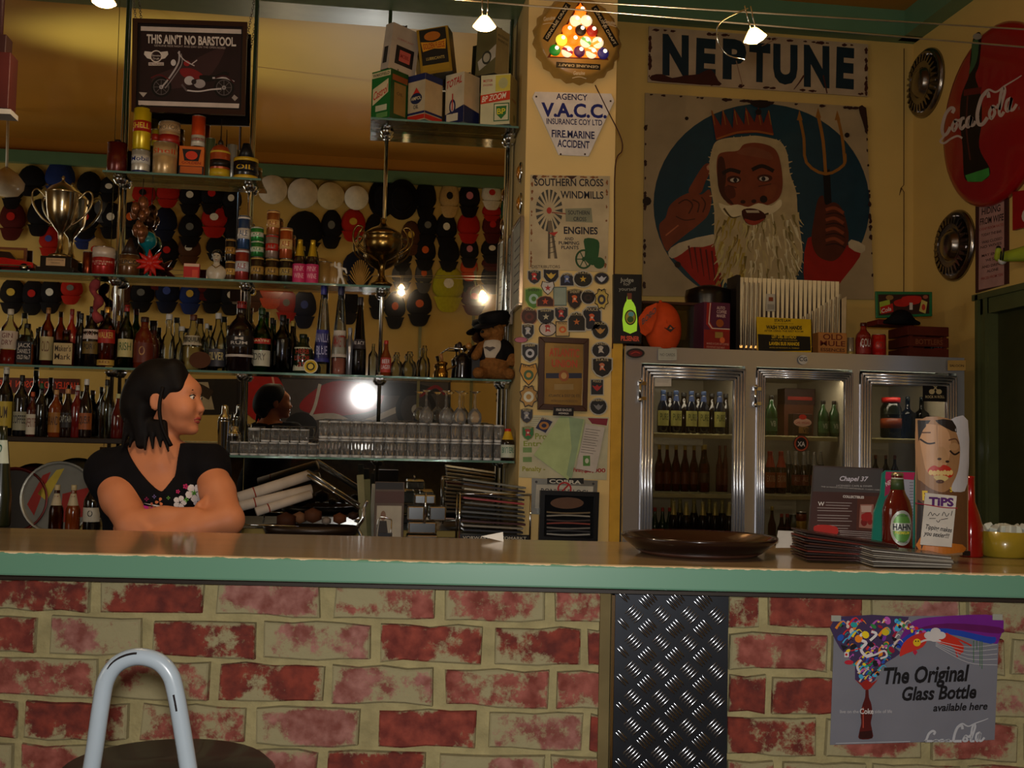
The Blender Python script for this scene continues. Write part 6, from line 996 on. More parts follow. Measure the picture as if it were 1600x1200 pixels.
# framed certificates and badges on the pillar's left cheek
for P, lab in ((((819, 340), (806, 372), (803, 487), (817, 470)), 'tall silver framed certificate on the pillar cheek, nearer the room'), (((804, 368), (796, 395), (793, 512), (802, 492)), 'tall framed certificate on the pillar cheek, nearer the mirror')):
    ys = [atx(*p, xc0).y for p in P]; zs = [atx(*p, xc0).z for p in P]; y0, y1, z0, z1 = min(ys[0], ys[3]), max(ys[1], ys[2]), min(zs[2:]), max(zs[:2]); t = thing('framed_certificate', lab, 'picture', (xc0 - .002, (y0 + y1) / 2, (z0 + z1) / 2)); W, H = (y1 - y0), (z1 - z0)
    MB().box((-.005, 0, 0), (.008, W - .01, H - .01), mat('a8a898', .5)).build('certificate', t); m = MB(); fmr = mat('a89c90', .2, .8)
    for c, d in (((-.009, 0, H / 2), (.018, W, .014)), ((-.009, 0, -H / 2), (.018, W, .014)), ((-.009, W / 2, 0), (.018, .014, H)), ((-.009, -W / 2, 0), (.018, .014, H))): m.box(c, d, fmr)
    m.build('frame', t, bevel=.002); m = MB()
    for k in range(7): m.box((-.0095, 0, H * (.3 - .1 * k)), (.0012, W * .6, .006), mat('4a4a50'))
    m.build('writing', t, kind='stuff')
for px, py, lab in ((815, 270, 'amber glass badge on the pillar cheek, upper one'), (815, 318, 'amber glass badge on the pillar cheek, lower one')):
    p = atx(px, py, xc0); t = thing('round_badge', lab, 'badge', (xc0, p.y, p.z)); Q = T3(rot=(0, -PI / 2, 0)); MB().lathe([(.05, 0), (.052, .008), (.04, .014), (.001, .016)], CHROME, 20, Q).build('rim', t); MB().lathe([(.036, .014), (.02, .024), (.001, .026)], mat('b0701c', .15, .3, .6), 12, Q).build('lens', t)
# ================================================================= the bartender
WO = CP(atv(252, 700, 3.3).dot(cu), 3.3, 0)
def wq(px, py, v): p = atv(px, py, v); return np.array((p.dot(cu) - WO.dot(cu), v - 3.3, p.z))
SKIN = mat('b87450', .55, 0, 0, .05, 6); lady = thing('person', 'woman in black floral t-shirt leaning with folded arms behind the counter, looking right', 'person', WO, -YAW)
VX = .0045; lo, hi = (-.34, -.34, -.01), (.34, .26, 1.70); B = SDF(lo, hi, VX)
# head, turned to her left (picture right)
hc = wq(262, 622, 3.33); fdir = np.array((.93, -.10, -.02)); fdir /= np.linalg.norm(fdir); side = np.array((.10, .93, 0)); side /= np.linalg.norm(side); upv = np.array((0, 0, 1.))
def hp(f, s_, u): return hc + fdir * f + side * s_ + upv * u
RY = math.atan2(fdir[1], fdir[0])
B.ell(hp(-.012, 0, .022), (.092, .072, .088), .02, rot=(0, 0, RY)); B.ell(hp(.048, 0, -.02), (.052, .058, .075), .03, rot=(0, 0, RY)); B.ell(hp(.055, 0, -.078), (.034, .036, .026), .03, rot=(0, 0, RY))
B.cap(hp(.088, 0, .004), hp(.108, 0, -.030), .007, .011, .014); B.ell(hp(.076, 0, .030), (.02, .045, .022), .02, rot=(0, 0, RY)); B.ell(hp(.092, 0, -.056), (.012, .022, .008), .008, rot=(0, 0, RY)); B.ell(hp(.088, 0, -.068), (.012, .020, .007), .006, rot=(0, 0, RY)); B.ell(hp(.082, 0, -.094), (.018, .02, .014), .012)
for sg in (-1, 1):
    B.ell(hp(.096, sg * .030, .006), (.010, .014, .009), .006, True); B.ell(hp(.070, sg * .040, -.03), (.028, .022, .026), .02)
    B.ell(hp(-.005, sg * .074, -.012), (.018, .008, .030), .006); B.ell(hp(-.001, sg * .083, -.010), (.009, .005, .018), .004, True)
# neck, trunk, hips, legs
nk0 = wq(248, 672, 3.34); nk1 = wq(240, 716, 3.37); B.cap(nk0, nk1, .050, .056, .03); B.cap(wq(262, 690, 3.31), wq(250, 722, 3.29), .018, .02, .03)
sL, sR = wq(170, 735, 3.36), wq(326, 724, 3.36); B.cap(sL, sR, .060, .056, .05, sq=(1, .95, 1)); ch = wq(244, 775, 3.36); B.ell(ch, (.150, .105, .15), .05); B.ell(ch + (-.062, -.065, -.012), (.065, .055, .062), .04); B.ell(ch + (.068, -.065, -.012), (.065, .055, .062), .04)
wz = wq(236, 860, 3.38); B.cap(ch + (0, 0, -.05), wz, .115, .105, .06, sq=(1.1, .85, 1)); B.ell((wz[0], wz[1], .92), (.175, .125, .14), .07)
for sg in (-1, 1): B.cap((wz[0] + sg * .085, wz[1], .86), (wz[0] + sg * .095, wz[1] - .01, .47), .088, .058, .03).cap((wz[0] + sg * .095, wz[1] - .01, .47), (wz[0] + sg * .095, wz[1] + .01, .08), .056, .036, .03).cap((wz[0] + sg * .095, wz[1] + .02, .035), (wz[0] + sg * .10, wz[1] - .14, .028), .034, .028, .02)
TR = B.d.copy()
# folded arms
eL, eR = wq(209, 822, 3.17), wq(357, 812, 3.19); aL, aR = sL + (0, -.012, -.008), sR + (0, -.012, -.008)
arms = SDF(lo, hi, VX)
def limb(S, a, b, ra, rm, rb, k=.02): m_ = (a + b) / 2; S.cap(a, m_, ra, rm, k); S.cap(m_, b, rm, rb, k)
hL, hR = wq(304, 806, 3.165), wq(240, 842, 3.12)
limb(arms, aL, eL, .052, .054, .046); limb(arms, aR, eR, .050, .050, .043); limb(arms, eL, hL, .045, .040, .026); limb(arms, eR, hR, .042, .040, .027)
# left-side hand tucks over the far arm, right-side hand under the near arm
def hand(S, w_, dr, nrm_, L=.165):
    dr = dr / np.linalg.norm(dr); nrm_ = nrm_ / np.linalg.norm(nrm_); sd = np.cross(dr, nrm_); S.ell(w_ + dr * .045, (.043, .024, .036), .02, rot=(0, -math.atan2(dr[2], dr[0]), 0))
    for i, (o_, l) in enumerate(((-.030, .062), (-.010, .072), (.010, .068), (.029, .055))):
        k0 = w_ + dr * .08 + sd * o_; k1 = k0 + dr * l * .5 + nrm_ * .004; k2 = k1 + dr * l * .35 + nrm_ * .018; S.cap(k0 - dr * .02, k1, .0095, .0085, .004).cap(k1, k2, .0085, .007, .003)
    t0 = w_ + dr * .02 - sd * .030; t1 = t0 + dr * .035 - sd * .022; S.cap(t0, t1, .012, .010, .008).cap(t1, t1 + dr * .03 + nrm_ * .006, .010, .008, .003)
hand(arms, hL, np.array((.36, .93, -.06)), np.array((.9, -.36, 0)), ); hand(arms, hR, np.array((-.8, .3, .06)), np.array((-.2, .9, .1)))
B.d = SDF._sm(B.d, arms.d, .012); B.mesh('body', SKIN, lady)
G = [(np.arange(B.n[k]) * VX + B.lo[k]).astype(np.float32) for k in range(3)]; gx, gy, gz = G[0][:, None, None], G[1][None, :, None], G[2][None, None, :]
# t-shirt: trunk plus short cap sleeves, cut by a scooped neckline
sl = SDF(lo, hi, VX); sl.d = TR.copy(); d_ = eL - aL; d_ /= np.linalg.norm(d_); sl.cap(aL, aL + d_ * .045, .058, .060, .02); d2 = eR - aR; d2 /= np.linalg.norm(d2); sl.cap(aR, aR + d2 * .030, .056, .057, .02)
sh = sl.d - .008; vb = wq(254, 768, 3.25); nl, nr = wq(196, 702, 3.35), wq(282, 700, 3.35)
zl = vb[2] + np.abs(gx - vb[0]) ** 1.35 * np.where(gx < vb[0], 1.9, 5.6); neck = np.where(gy < .10, np.minimum(zl, max(nl[2], nr[2]) + .04), nl[2] + .02)
wide = np.maximum(gx - (nr[0] + .012), (nl[0] - .01) - gx); cut = np.maximum(gz - neck, -1); keep = np.minimum(cut, -wide)    # inside the neck opening keep > 0
sh = np.maximum(sh, keep); NK = SDF(lo, hi, VX); NK.cap(nk0, nk1 + (0, 0, -.02), .072, .078, 0); sh = np.maximum(sh, -NK.d); sh = np.maximum(sh, gz - (nl[2] + .024)); sh = np.maximum(sh, .98 - gz); shirt = sl.mesh('t_shirt', mat('0c0a0e', .85, 0, 0, .2, 30), lady, field=sh.astype(np.float32))
tr = np.maximum(TR - .007, gz - .99); tr = np.maximum(tr, .09 - gz); sl.mesh('trousers', mat('14141c', .85), lady, field=tr.astype(np.float32))
shoe = SDF(lo, hi, VX)
for sg in (-1, 1): shoe.cap((wz[0] + sg * .095, wz[1] + .03, .042), (wz[0] + sg * .10, wz[1] - .16, .034), .042, .036, 0)
shoe.d = np.maximum(shoe.d, .0 - gz); shoe.mesh('shoes', BLACK, lady)
# hair: dark, pulled back with loose ends at the nape
H = SDF(hc - .22, hc + .20, .004); H.ell(hp(-.024, 0, .030), (.100, .083, .092), .01, rot=(0, 0, RY)); H.ell(hp(-.085, 0, -.025), (.062, .062, .080), .03); H.cap(hp(-.07, -.035, -.04), hp(-.055, -.05, -.145), .042, .014, .02); H.cap(hp(-.08, .03, -.04), hp(-.06, .03, -.13), .04, .016, .02); H.cap(hp(.028, -.03, .085), hp(.052, -.045, .035), .034, .02, .02)
for k in range(7): H.cap(hp(-.10 + .018 * k, -.045, -.08), hp(-.115 + .026 * k, -.05 - .004 * k, -.160 + .006 * (k % 3)), .014, .004, .008)
H.ell(hp(.105, 0, -.055), (.066, .09, .115), .0, True); H.ell(hp(.002, -.105, -.012), (.030, .032, .034), .004, True); H.mesh('hair', mat('0c0706', .62, 0, 0, .3, 40), lady)
m = MB(); HM = mat('0c0706', .6)
m.tube(smooth_path([tuple(hp(.018, -.078, .03)), tuple(hp(.012, -.084, -.03)), tuple(hp(.022, -.080, -.09)), tuple(hp(.046, -.066, -.145))], 5), .006, HM, 7, rr=None); m.build('loose_lock', lady)
m = MB(); 
for sg in (-1, 1):
    m2 = MB(); m2.ball(tuple(hp(.086, sg * .030, .005)), .0105, mat('d8ccc0', .2, 0, .5), 12); m2.build('eye', lady); m2 = MB(); m2.ball(tuple(hp(.0935, sg * .0305, .004)), .0048, mat('1c1210', .1, 0, .6), 8); m2.build('iris', lady)
    MB().tube([tuple(hp(.092, sg * .018, .022)), tuple(hp(.092, sg * .034, .027)), tuple(hp(.080, sg * .048, .022))], .0026, HM, 6).build('eyebrow', lady); MB().tube([tuple(hp(.097, sg * .020, .009)), tuple(hp(.096, sg * .032, .0125)), tuple(hp(.086, sg * .043, .008))], .0016, HM, 5).build('eyelash', lady)
MB().tube([tuple(hp(.094, -.022, -.062)), tuple(hp(.102, -.010, -.057)), tuple(hp(.104, 0, -.059)), tuple(hp(.102, .010, -.057)), tuple(hp(.094, .022, -.062))], .0042, mat('9a4238', .4), 6).tube([tuple(hp(.093, -.019, -.066)), tuple(hp(.100, 0, -.070)), tuple(hp(.093, .019, -.066))], .0048, mat('9a4238', .4), 6).build('lips', lady)
# flowers printed on the shirt: petals laid on the cloth
bpy.context.view_layer.update(); dg = bpy.context.evaluated_depsgraph_get(); she = shirt.evaluated_get(dg); inv = lady.matrix_world.inverted()
eyeL = inv @ EYE
def decal(polys, name):
    mb = MB(); k = 0
    for pts, c in polys:
        k += 1; vs = []
        for px, py in pts:
            d = (inv.to_3x3() @ ray(px, py)).normalized(); ok, loc, nn_, _ = she.ray_cast(eyeL, d)
            vs.append(tuple((loc if ok else eyeL + d * 3.2) - d * (.0015 + .0003 * k)))
        cx_, cy_ = sum(p[0] for p in pts) / len(pts), sum(p[1] for p in pts) / len(pts); d = (inv.to_3x3() @ ray(cx_, cy_)).normalized(); ok, loc, nn_, _ = she.ray_cast(eyeL, d); c0 = tuple((loc if ok else eyeL + d * 3.2) - d * (.0018 + .0003 * k))
        n = len(vs); mb.add([c0] + vs, [(0, 1 + i, 1 + (i + 1) % n) for i in range(n)], mat(c, .8))
    mb.build(name, lady, kind='stuff')
def petals(cx, cy, r, n, c, w_=.55, off=0): return [([(cx + r * math.cos(a0 + off + w_ * math.cos(q) * .9) * (.55 + .45 * math.sin(q)), cy + r * math.sin(a0 + off + w_ * math.cos(q) * .9) * (.55 + .45 * math.sin(q))) for q in (2 * PI * i / 10 for i in range(10))], c) for a0 in (2 * PI * j / n for j in range(n))]
L = petals(304, 770, 15, 5, 'c8c0c0', .7, .3) + petals(303, 770, 4, 5, '5a9a3c', .5) + petals(281, 785, 11, 5, 'c0b8b8', .7) + petals(291, 781, 4, 4, '5a9a3c') + petals(311, 786, 9, 4, 'b8b0b4', .7) + petals(278, 768, 3.5, 5, 'a8285c', .6) + petals(290, 760, 4.5, 5, 'a8285c', .6) + petals(229, 780, 3.5, 4, '7a1c4a') + petals(263, 778, 3, 4, '5a8a3c') + petals(241, 776, 3.2, 4, '6a5a8a') + petals(318, 776, 5, 4, 'a8285c')
L += [([(222, 789), (240, 793), (262, 797), (280, 800), (262, 802), (238, 799), (224, 794)], 'b02a80'), ([(224, 786), (250, 790), (278, 796), (250, 793)], 'c8c0b8')] + petals(249, 784, 7, 3, 'c07048', .6, -1.2) + petals(237, 791, 6, 3, 'a05a48', .6, 2.6)
decal(L, 'flower_print')
# ================================================================= alcove wall: two enamel signs
a = wallart(1185, 95, NEPY - .022); NB = '10242e'; BD = [(1014, 41), (1356, 69), (1356, 151), (1012, 128)]
for ch, x0, x1, y0, y1 in (('N', 1035, 1076, 113, 57), ('E', 1087, 1118, 117, 63), ('P', 1129, 1166, 119, 64), ('T', 1170, 1203, 123, 70), ('U', 1208, 1246, 126, 72), ('N', 1256, 1296, 131, 74), ('E', 1306, 1334, 133, 77)):
    a.T(ch, x0, y0, x1, y0 + 2.5, y0 - y1, NB, .055)
rust(a, [((1016, 45), (1354, 72), (0, 1)), ((1016, 126), (1354, 148), (0, -1)), ((1015, 45), (1014, 124), (1, 0)), ((1354, 72), (1354, 148), (-1, 0))], 70, 5, '3a1812', (1.2, 3.6))
a.P([(1018, 118), (1034, 116), (1050, 122), (1070, 118), (1092, 116), (1110, 108), (1122, 126), (1124, 134), (1060, 130), (1018, 126)], '3a1812', 2); a.S([(1256, 118), (1248, 130), (1240, 140)], 3, '4a2418', w1=1); a.S([(1286, 118), (1292, 146)], 2, '4a2418'); a.S([(1150, 95), (1160, 134)], 1.2, '8a6a50'); a.S([(1215, 60), (1190, 72)], 1.4, '8a6a50')
a.done('neptune_sign', 'wide rusty enamel sign reading NEPTUNE high on the alcove wall', 'sign', board=BD, thick=.008, bm=mat('a89478', .5, 0, .15, .16, 6), art='printed_face')
a = wallart(1185, 320, NEPY - .022); cx, cy, rx, ry = 1190, 320, 169, 158; a.E(cx, cy, rx, ry, mat('12323e', .45, 0, .2, .1), 56)
SKN, SKD, RED_, BRD, BRS, GLD = '70341e', '3c180e', '8a1a10', 'a8946a', '7a6a3c', '8a5a20'
# robe with white fur trim
a.P([(1044, 395), (1062, 390), (1118, 372), (1132, 400), (1126, 445), (1128, 468), (1092, 444), (1062, 412)], RED_, 3).P([(1262, 372), (1300, 380), (1346, 390), (1322, 430), (1290, 462), (1258, 450)], RED_, 3).P([(1044, 394), (1060, 380), (1114, 366), (1120, 378), (1098, 386), (1080, 386), (1066, 396), (1050, 404)], 'b0a080', 2).P([(1330, 374), (1352, 384), (1346, 396), (1326, 386)], 'b0a080', 2)
for q in range(6): a.S([(1076 + 9 * q, 384 + 2 * q), (1082 + 9 * q, 420 + 6 * q)], 3, '4a100c', w1=1)
# raised left hand
a.P([(1030, 352), (1040, 340), (1046, 322), (1062, 308), (1082, 300), (1096, 304), (1108, 296), (1112, 312), (1106, 336), (1090, 352), (1072, 366), (1050, 384), (1042, 392), (1034, 376)], SKN, 4).P([(1076, 300), (1084, 282), (1100, 258), (1110, 256), (1112, 264), (1102, 284), (1094, 302)], SKN, 4)
a.S([(1060, 318), (1072, 312), (1082, 320), (1076, 334)], 2.2, SKD).S([(1082, 312), (1092, 318), (1090, 332)], 2.2, SKD).S([(1096, 308), (1102, 318), (1098, 332)], 2, SKD).S([(1056, 338), (1070, 344), (1086, 342)], 1.6, SKD).P([(1104, 260), (1110, 256), (1111, 263), (1106, 266)], 'a8785a', 2).S([(1040, 368), (1060, 352)], 2, 'a05a38')
# trident and gripping hand
a.S([(1291, 265), (1293, 300), (1298, 404)], 11, '0c0a0a', 2).S([(1249, 182), (1256, 216), (1260, 254), (1290, 272), (1318, 258), (1320, 240)], 4.5, GLD, 3).S([(1278, 180), (1286, 220), (1290, 272)], 5, GLD, 3).S([(1308, 180), (1316, 216), (1320, 256)], 4.5, GLD, 3)
for q in ((1249, 176), (1278, 172), (1308, 176)): a.P([(q[0] - 4, q[1] + 12), (q[0], q[1] - 4), (q[0] + 5, q[1] + 12)], GLD)
a.P([(1278, 312), (1286, 306), (1290, 320), (1302, 316), (1312, 322), (1320, 338), (1326, 372), (1316, 396), (1300, 408), (1278, 400), (1268, 376), (1272, 340)], '4a2012', 4)
for y in (328, 344, 360, 376): a.S([(1290, y), (1304, y - 3), (1318, y + 5)], 5, '7a3a22').S([(1290, y + 7), (1306, y + 5), (1320, y + 11)], 1.8, '240e0a')
# hair and beard
rnd = random.Random(3)
hairp = [(1112, 236), (1118, 222), (1134, 216), (1158, 214), (1180, 212), (1204, 216), (1220, 222), (1230, 240), (1234, 270), (1244, 300), (1246, 330), (1250, 360), (1254, 404), (1240, 436), (1210, 452), (1170, 456), (1138, 446), (1124, 420), (1116, 380), (1116, 330), (1110, 290), (1108, 258)]
a.P(hairp, BRD, 3)
for i in range(len(hairp)):
    for u in (.0, .33, .66):
        x = hairp[i][0] * (1 - u) + hairp[(i + 1) % len(hairp)][0] * u; y = hairp[i][1] * (1 - u) + hairp[(i + 1) % len(hairp)][1] * u; dx, dy = x - 1180, (y - 330) * .7; l = math.hypot(dx, dy); a.S([(x - dx / l * 8, y - dy / l * 8), (x + dx / l * rnd.uniform(2, 6) + rnd.uniform(-3, 3), y + dy / l * rnd.uniform(2, 6) + 4)], 5, BRD, 1, 1)
for k in range(190):
    x = rnd.uniform(1120, 1246); y = rnd.uniform(332, 440); s_ = (x - 1184) * .12; a.S([(x, y), (x + s_ * .5 + rnd.uniform(-3, 3), y + 10), (x + s_ + rnd.uniform(-4, 4), y + 20)], rnd.uniform(1.8, 5), rnd.choice(['8a7230', 'a08a40', '9a8030', 'b8a868', '6a5826'] if x < 1170 else [BRS, 'c0ac7c', 'b09c68', 'ccbc90', 'd0c49c']), 2, .6)
a.P([(1121, 244), (1132, 238), (1152, 236), (1162, 226), (1184, 224), (1208, 232), (1218, 252), (1222, 288), (1216, 310), (1196, 322), (1160, 326), (1136, 318), (1124, 296), (1119, 268)], SKN, 4).P([(1121, 250), (1130, 248), (1134, 276), (1132, 300), (1146, 320), (1130, 312), (1121, 290)], SKD, 3).P([(1150, 240), (1170, 230), (1200, 238), (1206, 250), (1180, 246)], '74402a', 3)
a.S([(1128, 272), (1140, 266), (1156, 270)], 6, '1c0e0a').S([(1174, 266), (1190, 260), (1208, 268)], 6, '1c0e0a').E(1146, 281, 11, 6, '3a160e').E(1194, 279, 12, 6, '3a160e').E(1147, 282, 7, 3.4, 'b0a494').E(1193, 280, 7.5, 3.6, 'b0a494').E(1148, 282, 3.2, 3.4, '1c1c20').E(1192, 280, 3.2, 3.4, '1c1c20')
a.P([(1160, 276), (1168, 274), (1174, 296), (1182, 310), (1176, 318), (1162, 320), (1154, 312), (1158, 298)], '6e341e', 3).E(1160, 316, 4, 3, '2a100a').E(1177, 315, 4, 3, '2a100a').P([(1196, 292), (1212, 290), (1208, 308), (1194, 312)], '743a20', 3).P([(1132, 292), (1146, 294), (1148, 308), (1136, 310)], '4c1e12', 3).S([(1136, 290), (1150, 294)], 1.4, SKD).S([(1184, 292), (1204, 288)], 1.4, SKD)
a.P([(1122, 318), (1136, 322), (1152, 320), (1168, 324), (1184, 318), (1204, 322), (1218, 312), (1220, 322), (1206, 334), (1188, 336), (1168, 332), (1150, 340), (1132, 336)], 'c8b890', 3).S([(1130, 326), (1142, 340), (1156, 338)], 3.4, '4a3a1c', w1=1).S([(1200, 334), (1188, 338)], 3, '4a3a1c')
a.P([(1158, 330), (1172, 326), (1188, 330), (1196, 340), (1180, 352), (1164, 348)], '3a0e0a', 3).P([(1164, 329), (1184, 329), (1186, 333), (1166, 333)], 'a89880').P([(1162, 342), (1178, 346), (1194, 342), (1180, 352), (1168, 350)], '8a3020', 3)
# crown
a.P([(1110, 172), (1126, 198), (1128, 172), (1144, 202), (1146, 170), (1162, 196), (1164, 168), (1178, 192), (1184, 168), (1192, 194), (1200, 172), (1208, 212), (1180, 208), (1150, 210), (1118, 220)], '6a2414').S([(1119, 218), (1150, 208), (1180, 206), (1207, 211)], 3, '8a4a1c')
for x in (1112, 1129, 1147, 1165, 1184, 1200): a.S([(x, 174), (x + 4, 196)], 2, GLD, 1, .8)
PB = [(1008, 145), (1353, 167), (1366, 468), (1004, 462)]
rust(a, [((1012, 148), (1350, 170), (0, 1)), ((1008, 150), (1005, 458), (1, 0)), ((1352, 172), (1364, 462), (-1, 0))], 60, 8, '2c140e', (1.2, 3.4)); a.P([(1174, 158), (1198, 158), (1202, 166), (1186, 170), (1172, 164)], '1c100c', 2).P([(1340, 168), (1352, 170), (1354, 212), (1346, 190)], '2c1810', 2)
for q in ((1072, 186, 3), (1322, 212, 4), (1058, 414, 5), (1192, 312, 6), (1184, 176, 5), (1010, 315, 7)): a.E(q[0], q[1], q[2], q[2], '1a0e0c', 9)
a.done('neptune_poster', 'huge enamel sign of a white-bearded crowned king holding a trident', 'sign', board=PB, thick=.008, bm=mat('9a8664', .5, 0, .15, .14, 5), art='printed_picture')
# ================================================================= right wall
def hubcap(px, py, rx, ry, lab):
    p = atx(px, py, XR); R = ry * pxm(p) * 1.0; t = thing('hubcap', lab, 'hubcap', (XR, p.y, p.z)); Q = T3(rot=(0, -PI / 2, 0)); HC = mat('8a8480', .22, 1, 0, .2, 10)
    MB().lathe([(R, 0), (R * .99, .012), (R * .90, .030), (R * .84, .024), (R * .58, .040), (R * .50, .030), (R * .42, .034), (R * .36, .055), (R * .26, .066), (.001, .07)], HC, 40, Q).build('dish', t)
    for k in range(28):
        an = 2 * PI * k / 28; c, s_ = math.cos(an), math.sin(an); m = MB(); m.box((0, 0, 0), (.020, .016, R * .22), HC, T3((-.036, R * .72 * c, R * .72 * s_), (PI / 2 - an + PI / 2 * 0, 0, 0)) if 0 else Matrix.Translation((-.034, R * .72 * c, R * .72 * s_)) @ Matrix.Rotation(an - PI / 2, 4, 'X'), taper=.6); m.build('fin', t)
hubcap(1448, 130, 28, 54, 'upper chrome hubcap on the right wall beside the red disc'); hubcap(1494, 384, 31, 56, 'lower chrome hubcap on the right wall beside the framed notice')
p = atx(1565, 165, XR); a = rightart(1565, 165, XR - .05); t = thing('drink_disc', 'big red round Coca-Cola wall disc with bottle picture', 'sign', M=a.M); RDM = mat('8c0e10', .3, 0, .5, .05); cxy = a.to(1571, 172); z_top = a.to(1571, 24)[1]; z_bot = a.to(1560, 314)[1]; R = (z_top - z_bot) / 2; lft = a.to(1470, 215)[0]; cx, cz = lft + R * 1.0, (z_top + z_bot) / 2
MB().lathe([(R, .05), (R * 1.0, .02), (R * .96, .004), (R * .90, 0), (.001, 0)][::-1], RDM, 56, T3((cx, 0, cz), (PI / 2, 0, 0), (1, 1, -1))).build('disc', t)
def cokebottle(A, pts, c='140a08'): A.P(pts, c, 3)
A = a; A.P([(1522, 56), (1533, 54), (1530, 100), (1524, 120), (1533, 150), (1534, 190), (1530, 230), (1546, 262), (1545, 276), (1530, 284), (1512, 283), (1506, 272), (1504, 230), (1500, 190), (1502, 150), (1514, 118), (1516, 90)], '120a08', 4).P([(1508, 274), (1545, 262), (1546, 274), (1534, 284), (1512, 284)], '3a8a3c').P([(1519, 66), (1529, 64), (1526, 96), (1514, 116), (1518, 92)], '3a5a3a', 3).E(1527, 57, 7, 5, '8a8478').S([(1512, 150), (1510, 200), (1516, 250)], 2.4, '4a2018').P([(1506, 140), (1534, 136), (1532, 146), (1506, 150)], '5a1410')
WT = 'b8a8a0'
def coke(A, f, wd, c):
    S = lambda P, w_=wd, w1=None, sm=5: A.S([f(*p) for p in P], w_, c, sm, w1)
    S([(17, 8), (20, 3), (15, 0), (7, 6), (2, 18), (0, 30), (3, 38), (9, 36), (14, 28)], wd * 1.1)                    # C
    S([(3, 40), (-3, 46), (4, 50), (14, 46), (26, 44), (34, 49)], wd * .7)                                             # its tail
    S([(22, 20), (17, 28), (20, 35), (25, 28), (22, 20), (29, 22), (31, 20)]); S([(38, 20), (33, 20), (30, 29), (33, 35), (39, 30)]); S([(49, 20), (43, 22), (41, 31), (45, 34), (50, 20), (48, 32), (53, 33), (56, 28)])
    S([(57, 22), (62, 21)], wd * .8)
    S([(78, -2), (76, -10), (68, -7), (62, 6), (59, 20), (61, 33), (68, 35), (76, 27)], wd * 1.25)                      # second C
    S([(70, -10), (78, -14), (90, -8), (104, -14), (122, -20), (132, -24)], wd * .9, wd * .3)
    S([(84, 12), (79, 21), (82, 30), (88, 22), (84, 12), (91, 15), (94, 11)]); S([(96, 20), (104, -4), (103, -12), (98, -4), (95, 22), (98, 29), (103, 24)]); S([(115, 6), (108, 9), (106, 20), (110, 24), (116, 6), (113, 22), (118, 24), (124, 17)])
cf = lambda x, y: (1472 + x * .93 + max(0, x - 50) * .02, 172 + y * 1.05 - x * .22)
coke(A, cf, 4.6, WT); A.T('R', 1591, 172, 1594, 171, 5, '7a6a64', .01); A.mb.build('printed_logo', t)
a = rightart(1549, 385, XR - .012); a.P([(1530, 322), (1569, 314), (1569, 445), (1529, 453)], mat('a07a74', .5))
for k, (s_, y, x0, x1, h, c) in enumerate((('HIDING', 336, 1534, 1563, 10, '2a1a1c'), ('FROM WIFE', 352, 1531, 1568, 10, '2a1a1c'), ('CHEAP ROOM RATES', 361, 1530, 1568, 4, '8a3c38'), ('TODAY THE BAR', 370, 1533, 1565, 4, '3a2424'), ('WAS CLOSED', 381, 1534, 1566, 4, '3a2424'), ('NO WIVES', 389, 1532, 1565, 4, '3a2424'), ('MAY ENTER', 402, 1534, 1567, 4, '3a2424'), ('WE SAY', 409, 1540, 1560, 4, '3a2424'), ('AND DRINK', 420, 1534, 1566, 4, '3a2424'), ('ALONE', 426, 1542, 1560, 4, '3a2424'), ('PRICES FROM TEN', 438, 1533, 1567, 4, '8a3c38'))): a.T(s_, x0, y, x1, y - (x1 - x0) * .22, h, c, .02)
a.done('framed_notice', 'narrow framed pinkish notice reading HIDING FROM WIFE', 'notice', board=[(1524, 321), (1574, 306), (1574, 443), (1524, 458)], thick=.01, bm=mat('3a1c1c', .4), art='lettering')
a = rightart(1590, 330, XR - .02); a.T('C', 1596, 348, 1612, 344, 20, WT, .05)
a.done('red_wall_card', 'small red card peeking out under the red disc at the picture edge', 'sign', board=[(1582, 300), (1640, 290), (1640, 345), (1582, 360)], thick=.015, bm=mat('8c0e10', .35))
p = atx(1580, 398, XR - .14); t = thing('parrot_tap', 'green and white fish-shaped tap handle jutting from the right wall', 'ornament', p); b = SDF((-.14, -.16, -.09), (.14, .12, .09), .004); b.cap((.06, -.06, -.0), (0, .05, 0), .040, .024, .02).cap((0, .05, 0), (-.01, .085, .005), .014, .018, .01).cap((-.01, .085, .0), (-.01, .085, .035), .018, .015, .008).cap((.14, -.08, 0), (.05, -.05, 0), .02, .03, .02); b.mesh('handle_body', mat('8a9a2a', .3, 0, .4), t)
MB().ball((-.01, .085, .046), .012, BLACK, 8).build('cap', t); MB().tube([(-.03, .03, .02), (-.028, .04, -.02)], .004, BLACK, 5).build('stripe', t); MB().tube([(-.035, .0, .03), (-.035, .012, -.025)], .004, BLACK, 5).build('stripe', t); MB().ball((.0, .07, -.014), .021, mat('c8c4c0', .3), 10).build('collar', t)
p0, p1 = at(1412, 76, NEPY - .01), at(1412, 458, NEPY - .01); t = thing('wall_cord', 'thin brown cord hanging beside the room corner', 'cord', p1); MB().tube([(0, 0, (p0 - p1).z), (0, 0, .9), (0, 0, .62), (-.02, -.005, .6), (-.03, -.005, .56), (-.015, -.005, .60), (0, 0, .58), (0, 0, 0)], .0025, mat('4a2c18', .6), 5).build('string', t)
